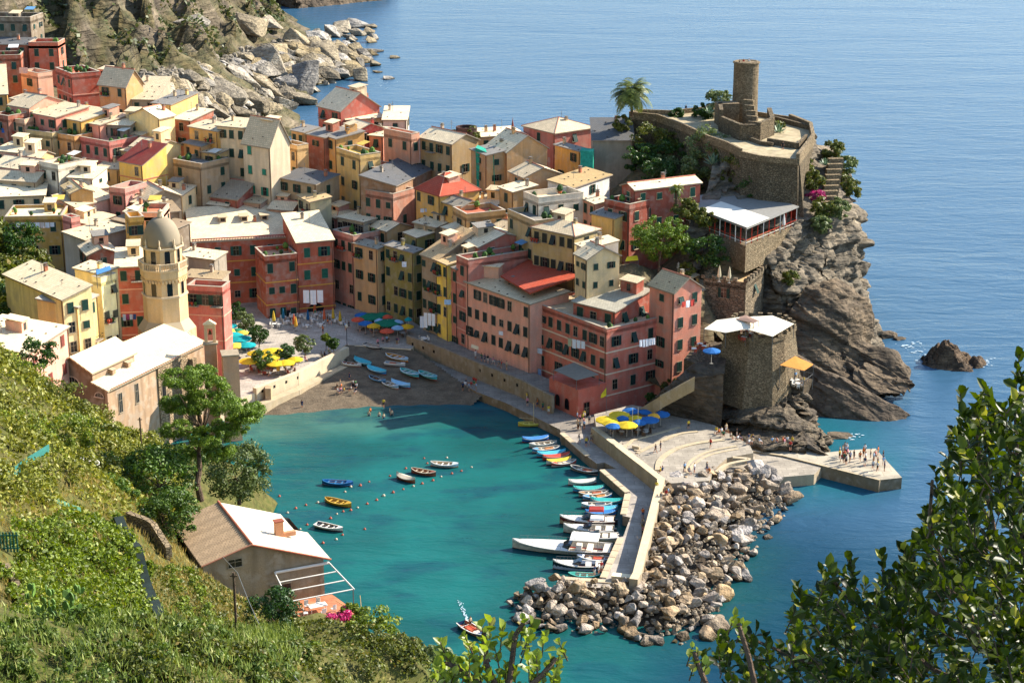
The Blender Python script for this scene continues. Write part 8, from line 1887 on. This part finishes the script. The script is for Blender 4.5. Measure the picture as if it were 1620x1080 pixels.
b = MB(); P = [atY(752, 234, 361), atY(781, 246, 358)]; zb_n = atY(770, 312, 359).z; P += [Vector((P[1].x + .3, P[1].y, zb_n)), Vector((P[0].x + .3, P[0].y, zb_n))]; bk = Vector((.4, 3, 0)); b.prism([P[3], P[2], P[2] + bk, P[3] + bk], [P[0], P[1], P[1] + bk, P[0] + bk], nm)
for k in range(7):
    t = k / 6; b.bar(P[0].lerp(P[3], t) + Vector((0, -.1, 0)), P[1].lerp(P[2], t) + Vector((0, -.1, 0)), .05, M_METAL, 4)
tag(b.build('scaffold_net'), 'green netting stretched over scaffolding on the ridge', 'scaffold')
b = MB(); P = [atY(918, 238, 364), atY(938, 240, 364), atY(938, 268, 363), atY(918, 266, 363)]; b.prism([P[3], P[2], P[2] + bk, P[3] + bk], [P[0], P[1], P[1] + bk, P[0] + bk], nm); tag(b.build('scaffold_net'), 'small piece of green netting beside the grey rendered house', 'scaffold')
# red tile roof terrace between attic and cottage
b = MB(); roof_slab(b, [atz(792, 436, 18.6), atz(838, 463, 18.6), atz(915, 436, 19.8), atz(846, 404, 19.8)], slate(TILE, .5, .8), .3)
for pz in ((778, 425, 318), (852, 455, 311)):
    q = atY(*pz); b.box((q.x, q.y, q.z - .4), (3.4, 2.4, 2.2), plaster(LPK, .4), -.3); b.box((q.x, q.y, q.z + .78), (4.0, 3.0, .12), slate(CREAM), -.3)
tag(b.build('tiled_roof'), 'large red tiled roof area behind the long salmon block', 'roof')
awning('grey canvas awning over the terrace of the brick salmon block', [(876, 585, 8.6), (912, 601, 8.4), (948, 592, 8.8), (908, 573, 9.4)], peak=.1, colr='#7a7468', zl=6.6)
b = MB(); P = [atz(869, 602, 6.0), atz(915, 622, 6.0), atz(959, 611, 6.0), atz(960, 596, 6.0), atz(905, 580, 6.0)]; b.prism([(p.x, p.y, 1.3) for p in P], [(p.x, p.y, 6.6) for p in P], plaster('#b15545', .4)); o = b.build('terrace_block'); tag(o, 'red walled terrace block jutting from the brick salmon block', 'terrace')
for (i, j, ts) in ((0, 1, (.3, .62)), (1, 2, (.3,))):
    a_, c_ = P[i], P[j]; an_ = math.atan2(c_.y - a_.y, c_.x - a_.x)
    for t in ts: q = a_.lerp(c_, t); add_window(o, q.x, q.y - .03, 3.2 if i == 0 else 2.7, an_, 1.2, 2.0 if i == 0 else 2.6, 'glass', arch=i == 0, frame='#8f4638')
awning('small white awning over a door of the long salmon block', [(745, 549, 8.2), (757, 553, 8.2), (757, 548, 8.8), (746, 544, 8.8)], legs=False, zl=6)
awning('blue awning on the crowded roof terrace of the tall cream house', [(153, 434, 28.4), (176, 426, 28.4), (174, 420, 28.8), (152, 427, 28.8)], colr='#3f6ea0', zl=26)
awning('yellow awning in the garden behind the stone pine', [(989, 413, 22.5), (1010, 411, 22.3), (1008, 404, 22.9), (992, 406, 22.9)], colr='#c8b42c', zl=20.5)
b = MB(); p = atY(738, 206, 379); b.lathe([(2.3, -2.5), (2.3, .8), (2.05, .8), (2.05, -.3), (0, -.3)], plain('#4a3430', .9), 16, p); tag(b.build('water_tank'), 'round dark brown tank on the ridge skyline', 'tank')
b = MB(); p = atY(811, 200, 382); b.lathe([(.35, -2), (.3, 0), (.2, .6), (.06, 1.4), (.02, 2)], plain('#8a4a38', .8), 8, p); tag(b.build('finial_post'), 'thin spire chimney on the ridge skyline', 'chimney')
# skylights on the palazzo roof, balustrade
A3, B3, dd, nn_ = PAL[3]; Rr = PAL[0]; Wp, Dp = PAL[1], PAL[2]; hp = 18.0
for x in (-3.6, .8, 5.0):
    q = MB(); y = -Dp / 2 + 9; z = hp + .15 + 3.8 * 9 / Dp; q.prism([(x - .7, y - 1, z), (x + .7, y - 1, z), (x + .7, y + 1.2, z), (x - .7, y + 1.2, z)], [(x - .7, y - 1, z + 1.0), (x + .7, y - 1, z + 1.0), (x + .7, y + 1.2, z + 1.1), (x - .7, y + 1.2, z + 1.1)], plaster('#9a8c78', .3)); q.box((x, y - 1.03, z + .55), (.9, .05, .6), M_PANE); q.prism([(x - 1, y - 1.4, z + 1.05), (x + 1, y - 1.4, z + 1.05), (x + 1, y + 2, z + 1.0), (x - 1, y + 2, z + 1.0)], [(x - 1, y - 1.4, z + 1.2), (x + 1, y - 1.4, z + 1.2), (x + 1, y + 2, z + 1.15), (x - 1, y + 2, z + 1.15)], slate(CREAM)); q.build('skylight', Rr)
def balus(root, x0, x1, y, z):
    q = MB(); rm_ = plain('#a8483c', .8); q.box(((x0 + x1) / 2, y, z + .75), (x1 - x0, .3, .16), rm_); q.box(((x0 + x1) / 2, y, z + .05), (x1 - x0, .3, .12), plain('#d8c8a4', .8))
    k = int((x1 - x0) / .32)
    for i in range(k): q.box((x0 + (i + .5) * (x1 - x0) / k, y, z + .4), (.14, .14, .6), rm_)
    q.build('balustrade', root)
balus(Rr, -Wp / 2, Wp / 2 + 6, -Dp / 2 - .15, hp + .3)

# ---------------------------------------------------------------- people
def person_mesh(pose):
    J = {'pel': (0, 0, .95, .145), 'wai': (0, 0, 1.08, .125), 'che': (0, 0, 1.30, .155), 'nec': (0, .0, 1.47, .06), 'hd0': (0, .01, 1.56, .085), 'hd1': (0, .01, 1.66, .105), 'hd2': (0, 0, 1.73, .06),
         'sl': (-.19, 0, 1.40, .06), 'el': (-.25, -.02, 1.13, .045), 'wl': (-.24, .08, .90, .033), 'hl': (-.24, .11, .82, .035),
         'sr': (.19, 0, 1.40, .06), 'er': (.25, -.02, 1.13, .045), 'wr': (.24, .08, .90, .033), 'hr': (.24, .11, .82, .035),
         'tl': (-.10, 0, .88, .095), 'kl': (-.11, .02, .50, .062), 'al': (-.11, -.02, .10, .045), 'fl': (-.12, .13, .04, .04),
         'tr': (.10, 0, .88, .095), 'kr': (.11, .02, .50, .062), 'ar': (.11, -.02, .10, .045), 'fr': (.12, .13, .04, .04)}
    def mv(k, v): J[k] = (v[0], v[1], v[2], J[k][3])
    if pose == 'walk':
        mv('kl', (-.1, .22, .52)); mv('al', (-.1, .28, .12)); mv('fl', (-.1, .42, .06)); mv('kr', (.1, -.06, .5)); mv('ar', (.1, -.34, .14)); mv('fr', (.1, -.24, .04))
        mv('wl', (-.27, -.18, .95)); mv('hl', (-.27, -.22, .88)); mv('wr', (.26, .24, .98)); mv('hr', (.26, .3, .92))
    if pose == 'sit':
        for k in list(J): x, y, z, r = J[k]; J[k] = (x, y, z - .45, r)
        mv('kl', (-.13, .42, .50)); mv('al', (-.13, .44, .08)); mv('fl', (-.13, .58, .04)); mv('kr', (.13, .42, .50)); mv('ar', (.13, .44, .08)); mv('fr', (.13, .58, .04)); mv('wl', (-.2, .26, .58)); mv('hl', (-.16, .34, .56)); mv('wr', (.2, .26, .58)); mv('hr', (.16, .34, .56))
    if pose == 'arm':
        mv('er', (.30, .12, 1.28)); mv('wr', (.2, .28, 1.44)); mv('hr', (.14, .3, 1.5))
    names = list(J); E = [('pel', 'wai'), ('wai', 'che'), ('che', 'nec'), ('nec', 'hd0'), ('hd0', 'hd1'), ('hd1', 'hd2'), ('che', 'sl'), ('sl', 'el'), ('el', 'wl'), ('wl', 'hl'), ('che', 'sr'), ('sr', 'er'), ('er', 'wr'), ('wr', 'hr'), ('pel', 'tl'), ('tl', 'kl'), ('kl', 'al'), ('al', 'fl'), ('pel', 'tr'), ('tr', 'kr'), ('kr', 'ar'), ('ar', 'fr')]
    me = bpy.data.meshes.new('tmp'); me.from_pydata([J[n][:3] for n in names], [(names.index(a), names.index(b)) for a, b in E], []); o = bpy.data.objects.new('tmp', me); COL.objects.link(o)
    o.modifiers.new('s', 'SKIN'); o.modifiers.new('u', 'SUBSURF').levels = 1
    for i, n in enumerate(names): sv = me.skin_vertices[0].data[i]; sv.radius = (J[n][3] * (1.25 if n in ('che', 'pel', 'wai') else 1), J[n][3]); sv.use_root = (n == 'pel')
    dg = bpy.context.evaluated_depsgraph_get(); ev = o.evaluated_get(dg); out = bpy.data.meshes.new_from_object(ev); bpy.data.objects.remove(o); bpy.data.meshes.remove(me)
    out.materials.clear()
    for k in range(4): out.materials.append(plain('#b8836a', .7))
    dz = -.45 if pose == 'sit' else 0
    idx = []
    for pl in out.polygons:
        c = pl.center; z = c.z - dz
        if z > 1.62 or (z > 1.5 and c.y < -.03 and abs(c.x) < .13): m = 3
        elif z > 1.02 and z < 1.47 and (abs(c.x) < .21 or z > 1.18): m = 1
        elif z > (.58 if pose != 'sit' else .92) and abs(c.x) < .22 and z <= 1.02: m = 2
        else: m = 0
        idx.append(m)
    out.polygons.foreach_set('material_index', idx); out.polygons.foreach_set('use_smooth', [True] * len(idx)); out.name = 'person'; return out
PM = {k: person_mesh(k) for k in ('stand', 'walk', 'sit', 'arm')}
CL = [('white', '#cfcdc8'), ('red', '#a8322a'), ('dark blue', '#22324e'), ('black', '#1c1c1e'), ('pale blue', '#8aa8c4'), ('yellow', '#c8ae3c'), ('green', '#3a6a48'), ('grey', '#84827e'), ('pink', '#c07a84'), ('orange', '#c0682e'), ('beige', '#b4a283')]
BT = [('dark', '#26262a'), ('white', '#c4c0b8'), ('blue', '#2c4468'), ('khaki', '#8c7a58'), ('black', '#161618')]
SK = ['#c08a6c', '#a87050', '#cf9c80']; HR = ['#2a1e16', '#5a3c24', '#8a6a3c', '#18120e']
PC = {}; ppl_r = random.Random(12)
def person(place, px, py, z, pose=None, top=None, bot=None, rz=None, cat='person', feet=True):
    p = atz(px, py, z); pose = pose or ppl_r.choice(['stand', 'stand', 'walk', 'arm'])
    o = linkobj('person', PM[pose], None, (p.x, p.y, z), rz if rz is not None else ppl_r.random() * 6.3, scale=ppl_r.uniform(.94, 1.04))
    t = [c for c in CL if c[0] == top][0] if top else ppl_r.choice(CL); bt = [c for c in BT if c[0] == bot][0] if bot else ppl_r.choice(BT)
    cs = [ppl_r.choice(SK), t[1], bt[1], ppl_r.choice(HR)]
    if top == 'skin': pass
    for k in range(4): s = o.material_slots[k]; s.link = 'OBJECT'; s.material = plain(cs[k], .7, .2, .05)
    verb = {'stand': 'standing', 'walk': 'walking', 'sit': 'sitting', 'arm': 'raising an arm'}[pose]
    lb = f'person in {t[0]} top and {bt[0]} shorts {verb} {place}'
    if len(lb.split()) > 16: print('LONG', lb)
    o['_k'] = lb; PC.setdefault(lb, []).append((px, py, o)); o['category'] = 'person'; return o
Rr2 = random.Random(77)
def crowd(place, n, px, py, ex, ey, z, poses=('stand', 'walk', 'arm', 'stand'), slope=0.0, **kw):
    for k in range(n):
        a = Rr2.uniform(-1, 1); person(place, px + a * ex, py + Rr2.uniform(-1, 1) * ey + slope * a * ex, z, Rr2.choice(poses), **kw)
for x, y, t, bo_, ps in ((1250, 712, 'red', 'dark', 'stand'), (1037, 717, 'black', 'dark', 'walk'), (1045, 713, 'dark blue', 'dark', 'stand'), (1089, 679, 'yellow', 'black', 'stand'), (1124, 708, 'red', 'dark', 'walk'), (1141, 690, 'white', 'khaki', 'stand')):
    person('on the terraced square', x, y, 3.2, ps, t, bo_)
crowd('on the sea pier tip', 34, 1362, 728, 38, 13, 2.4, slope=.18); crowd('behind the sea pier', 9, 1240, 706, 28, 3, 2.4, slope=.15)
crowd('against the strata rock', 16, 1165, 693, 36, 6, 3.2, ('sit', 'stand', 'sit'), slope=.26); crowd('at the rubble edge', 7, 1090, 748, 50, 2, 3.2, ('sit', 'stand'))
crowd('on the inner mole', 9, 1003, 730, 30, 3, 1.56, slope=.75); crowd('on the shaded mole', 5, 1018, 838, 4, 26, 1.56); crowd('at the mole end', 3, 948, 905, 18, 6, 1.56)
crowd('where quay and mole meet', 12, 918, 672, 16, 9, 1.56); crowd('on the lower quay', 8, 850, 645, 20, 4, 1.5, slope=.42); crowd('on the sunny start of the mole', 4, 925, 700, 14, 9, 1.56)
crowd('on the harbour lane', 8, 775, 576, 30, 1, 4.0, slope=.38); crowd('by the boats on the slipway', 7, 618, 545, 22, 4, 2.9); crowd('on the sand below the parapet wall', 9, 742, 612, 12, 7, 1.4, ('sit', 'stand', 'sit'))
crowd('among the sunbathers', 13, 549, 618, 16, 5, .9, ('sit', 'sit', 'stand')); person('at the water edge of the beach', 478, 646, .1, 'stand', 'dark blue', 'blue'); person('alone on the middle beach', 553, 602, 1.2, 'stand', 'dark blue', 'blue'); person('at the wet sand', 607, 645, .1, 'walk', 'yellow', 'dark')
for x, y in ((584, 664), (586, 658), (600, 665), (607, 668), (617, 659), (620, 663)): person('wading in the shallow water', x, y, -.75, 'stand', Rr2.choice(['beige', 'orange', 'beige']), Rr2.choice(['dark', 'blue']))
crowd('at the cafe tables by the palazzo', 9, 490, 508, 52, 8, 3.2, ('sit', 'stand', 'sit')); crowd('in the open piazza', 6, 545, 520, 34, 14, 3.2); crowd('under the parasols by the olive house', 14, 605, 520, 36, 8, 3.2, ('sit', 'sit', 'stand'))
crowd('along the white sea wall', 13, 475, 578, 50, 3, 3.2, ('sit',), slope=-.33); crowd('under the turquoise parasols', 6, 375, 552, 18, 8, 3.2, ('sit', 'stand')); crowd('at the corner tables', 12, 995, 678, 34, 8, 3.2, ('sit', 'sit', 'stand'))
crowd('on the bastion terrace', 6, 1200, 528, 24, 5, 16.5, ('sit', 'stand')); crowd('on the balcony under the ochre awning', 5, 1262, 602, 9, 4, 8.2, ('sit', 'stand')); crowd('in the cliff restaurant', 4, 1215, 350, 18, 5, RFL, ('sit',))
crowd('among the breakwater rocks', 6, 1060, 805, 24, 30, 2.9, ('sit', 'stand')); crowd('on the castle terrace', 4, 1150, 207, 30, 3, CZ + .1); person('on the castle path by the parapet', 1085, 178, CZ, 'stand', 'dark blue', 'black'); person('on the lower castle terrace', 1238, 238, CZ, 'stand', 'black', 'dark')
for dx, dy, t in ((-1.5, -.3, 'black'), (-.6, .2, 'red'), (.6, .5, 'white')):
    o = person('on top of the castle tower', 1177, 100, ttop - 1.2 + .01, 'stand', t, 'dark'); o.location = (tb_.x + dx, 371 + dy, ttop - 1.2)
person('steering the leaving boat', 744, 992, .15, 'stand', 'beige', 'dark')
for lb, L in PC.items():
    if len(L) == 1: L[0][2]['label'] = lb; 
    else:
        for x, y, o in L: o['label'] = lb; o['group'] = 'people ' + lb.split(' shorts ')[1]
    for x, y, o in L: del o['_k']

# ---------------------------------------------------------------- foreground leaves
def leaf_mesh_points(base, dirs, norms, size, wid, fold=.25):
    n = len(base); S = size.reshape(-1, 1); side = unit(np.cross(dirs, norms)); nn = unit(np.cross(side, dirs))
    tip = base + dirs * S + nn * S * -.12; W = S * wid
    L1 = base + dirs * S * .35 + side * W * .9 + nn * W * fold; L2 = base + dirs * S * .72 + side * W * .75 + nn * W * fold
    R1 = base + dirs * S * .35 - side * W * .9 + nn * W * fold; R2 = base + dirs * S * .72 - side * W * .75 + nn * W * fold
    V = np.stack([base, tip, L1, L2, R1, R2], 1).reshape(-1, 3); o = np.arange(n) * 6
    Fq = np.concatenate([np.stack([o, o + 1, o + 3, o + 2], 1), np.stack([o, o + 4, o + 5, o + 1], 1)]); return V, Fq
def foliage(name, label, twigs, size, wid, mat, bark, stems, seed, cat='bush', spacing=.019, jitter=.5):
    r = np.random.default_rng(seed); B = []; D = []; N = []; S = []; br = MB()
    base = Vector(stems[0][0]); 
    for st_ in stems:
        for i in range(len(st_) - 1): br.bar(Vector(st_[i]) - base, Vector(st_[i + 1]) - base, .012 * (1 - .5 * i / len(st_)), bark, 6, .012 * (1 - .5 * (i + 1) / len(st_)))
    for p0, p1 in twigs:
        p0 = np.array(p0); p1 = np.array(p1); ax = p1 - p0; L = np.linalg.norm(ax); ax /= L; k = max(5, int(L / spacing))
        br.bar(Vector(p0) - base, Vector(p1) - base, .0035, bark, 4, .0015, cap=False)
        for i in range(k):
            t = (i + .5) / k; t = .15 + .85 * t; q = p0 + ax * L * t; a = i * 2.4 + r.random() * .8; u = np.cross(ax, [0, 0, 1.0]); u /= np.linalg.norm(u) + 1e-6; v = np.cross(ax, u); rad = u * math.cos(a) + v * math.sin(a)
            d = ax * (.55 + .5 * t) + rad * (.95 - .5 * t) + r.normal(size=3) * .15 * jitter * 2; d /= np.linalg.norm(d); nr = ax * .9 - rad * .3 + np.array([0, 0, .4]) + r.normal(size=3) * .35
            B.append(q); D.append(d); N.append(nr); S.append(size * (.6 + .6 * r.random()) * (1 - .25 * t))
    V, Fq = leaf_mesh_points(np.array(B), np.array(D), np.array(N), np.array(S), wid)
    rt = empty(name, base); tag(rt, label, cat); linkobj('leaves', npmesh('leaves', V - np.array(base), Fq, [mat], True), rt); br.build('branches', rt); return rt
def tow(px, py, D): d = ray(px, py); t = D / d.length; return (d.x * t, d.y * t, CAMZ + d.z * t)
FB = leafmat('#141f05', '#4c5c0e', '#bcb64c', .3, .4, .2)
rf = random.Random(9)
outline = [(1092, 1110), (1100, 1035), (1135, 1010), (1168, 978), (1205, 1000), (1240, 1000), (1262, 930), (1300, 900), (1335, 890), (1390, 905), (1430, 880), (1455, 820), (1490, 760), (1500, 700), (1530, 640), (1560, 610), (1600, 640), (1660, 560), (1700, 1150)]
tw = []
k = 0
while k < 700:
    x = rf.uniform(1095, 1690); y = rf.uniform(560, 1130)
    if not inpoly(x, y, outline): continue
    if x < 1250 and rf.random() < .45: continue
    k += 1; D = rf.uniform(7.0, 9.6); q = Vector(tow(x, y, D)); L = rf.uniform(.10, .22)
    d = Vector((rf.uniform(-.75, .25), rf.uniform(-.3, .3), rf.uniform(.5, 1.0))).normalized(); tw.append((tuple(q - d * L), tuple(q)))
for x, y in ((1140, 1012), (1168, 985), (1212, 1005), (1180, 1030), (1262, 925), (1310, 893), (1345, 884), (1466, 802), (1478, 740), (1503, 690), (1530, 668), (1557, 610), (1566, 640), (1600, 640), (1612, 560), (1520, 620), (1395, 878), (1430, 868), (1545, 700), (1618, 590)):
    q = Vector(tow(x, y, 8.2)); d = Vector((rf.uniform(-.4, .1), 0, 1)).normalized(); tw.append((tuple(q - d * .2), tuple(q)))
root = Vector(tow(1660, 1180, 8.2)); stems = []
for pts_ in ([(1640, 1130), (1600, 980), (1570, 820), (1545, 700), (1548, 640)], [(1640, 1130), (1560, 1010), (1500, 920), (1470, 830), (1475, 760)], [(1640, 1130), (1480, 1060), (1370, 980), (1320, 920)], [(1640, 1130), (1400, 1090), (1260, 1040), (1165, 1000)], [(1640, 1130), (1620, 900), (1610, 740), (1605, 620)], [(1260, 1100), (1210, 1060), (1180, 1020)], [(1560, 1010), (1440, 950), (1395, 900)]):
    stems.append([tuple(root)] * (0) + [tow(x, y, 8.2 + .3 * math.sin(i)) for i, (x, y) in enumerate(pts_)])
stems[0].insert(0, tuple(root))
foliage('foreground_bush', 'big glossy dark leaved bush filling the lower right corner', tw, .080, .31, FB, BARK, stems, 5)
# lighter sprigs at the bottom
SP = leafmat('#56661c', '#94a23c', '#b89a70', .35, .4, .35)
tw = []
for x, y, dx in ((762, 988, -.1), (775, 982, 0), (795, 992, .1), (828, 978, .1), (842, 985, .2), (815, 1005, 0), (760, 1012, -.4), (782, 1020, -.2), (835, 1015, .3), (708, 1038, -.6), (730, 1048, -.3), (690, 1052, -.5), (755, 1052, -.2), (800, 1048, 0), (815, 1055, 0), (872, 1040, .3), (885, 1035, .2), (850, 1060, .2), (700, 1068, -.4), (740, 1072, -.2), (790, 1075, 0), (860, 1078, .2), (880, 1068, .3)):
    q = Vector(tow(x, y, 6.2)); d = Vector((dx, rf.uniform(-.3, .3), 1)).normalized(); tw.append((tuple(q - d * .09), tuple(q)))
for k in range(34):
    x, y = rf.uniform(690, 890), rf.uniform(1000, 1090); q = Vector(tow(x, y, rf.uniform(6.0, 6.5))); d = Vector((rf.uniform(-.5, .5), rf.uniform(-.3, .3), 1)).normalized(); tw.append((tuple(q - d * .08), tuple(q)))
stems = [[tow(800, 1120, 6.2), tow(808, 1060, 6.2), tow(815, 1005, 6.2), tow(828, 985, 6.2)], [tow(800, 1120, 6.2), tow(770, 1050, 6.2), tow(765, 1000, 6.2)], [tow(800, 1120, 6.2), tow(735, 1060, 6.2), tow(705, 1048, 6.2)], [tow(800, 1120, 6.2), tow(860, 1065, 6.2), tow(880, 1040, 6.2)]]
foliage('foreground_sprig', 'fresh yellow green leafy sprig with rounded leaves at the bottom middle', tw, .052, .42, SP, BARK, stems, 6, 'shrub', .018)
tw = []
for x, y in ((1096, 1022), (1104, 1030), (1118, 1050), (1100, 1045), (1162, 972), (1175, 985)):
    q = Vector(tow(x, y, 6.6)); tw.append((tuple(q - Vector((.02, 0, .08))), tuple(q)))
foliage('foreground_sprig', 'small bright sprig poking up at the left edge of the big bush', tw, .05, .38, SP, BARK, [[tow(1130, 1110, 6.6), tow(1108, 1060, 6.6), tow(1098, 1030, 6.6)], [tow(1200, 1110, 6.6), tow(1185, 1040, 6.6), tow(1168, 985, 6.6)]], 7, 'shrub', .016)
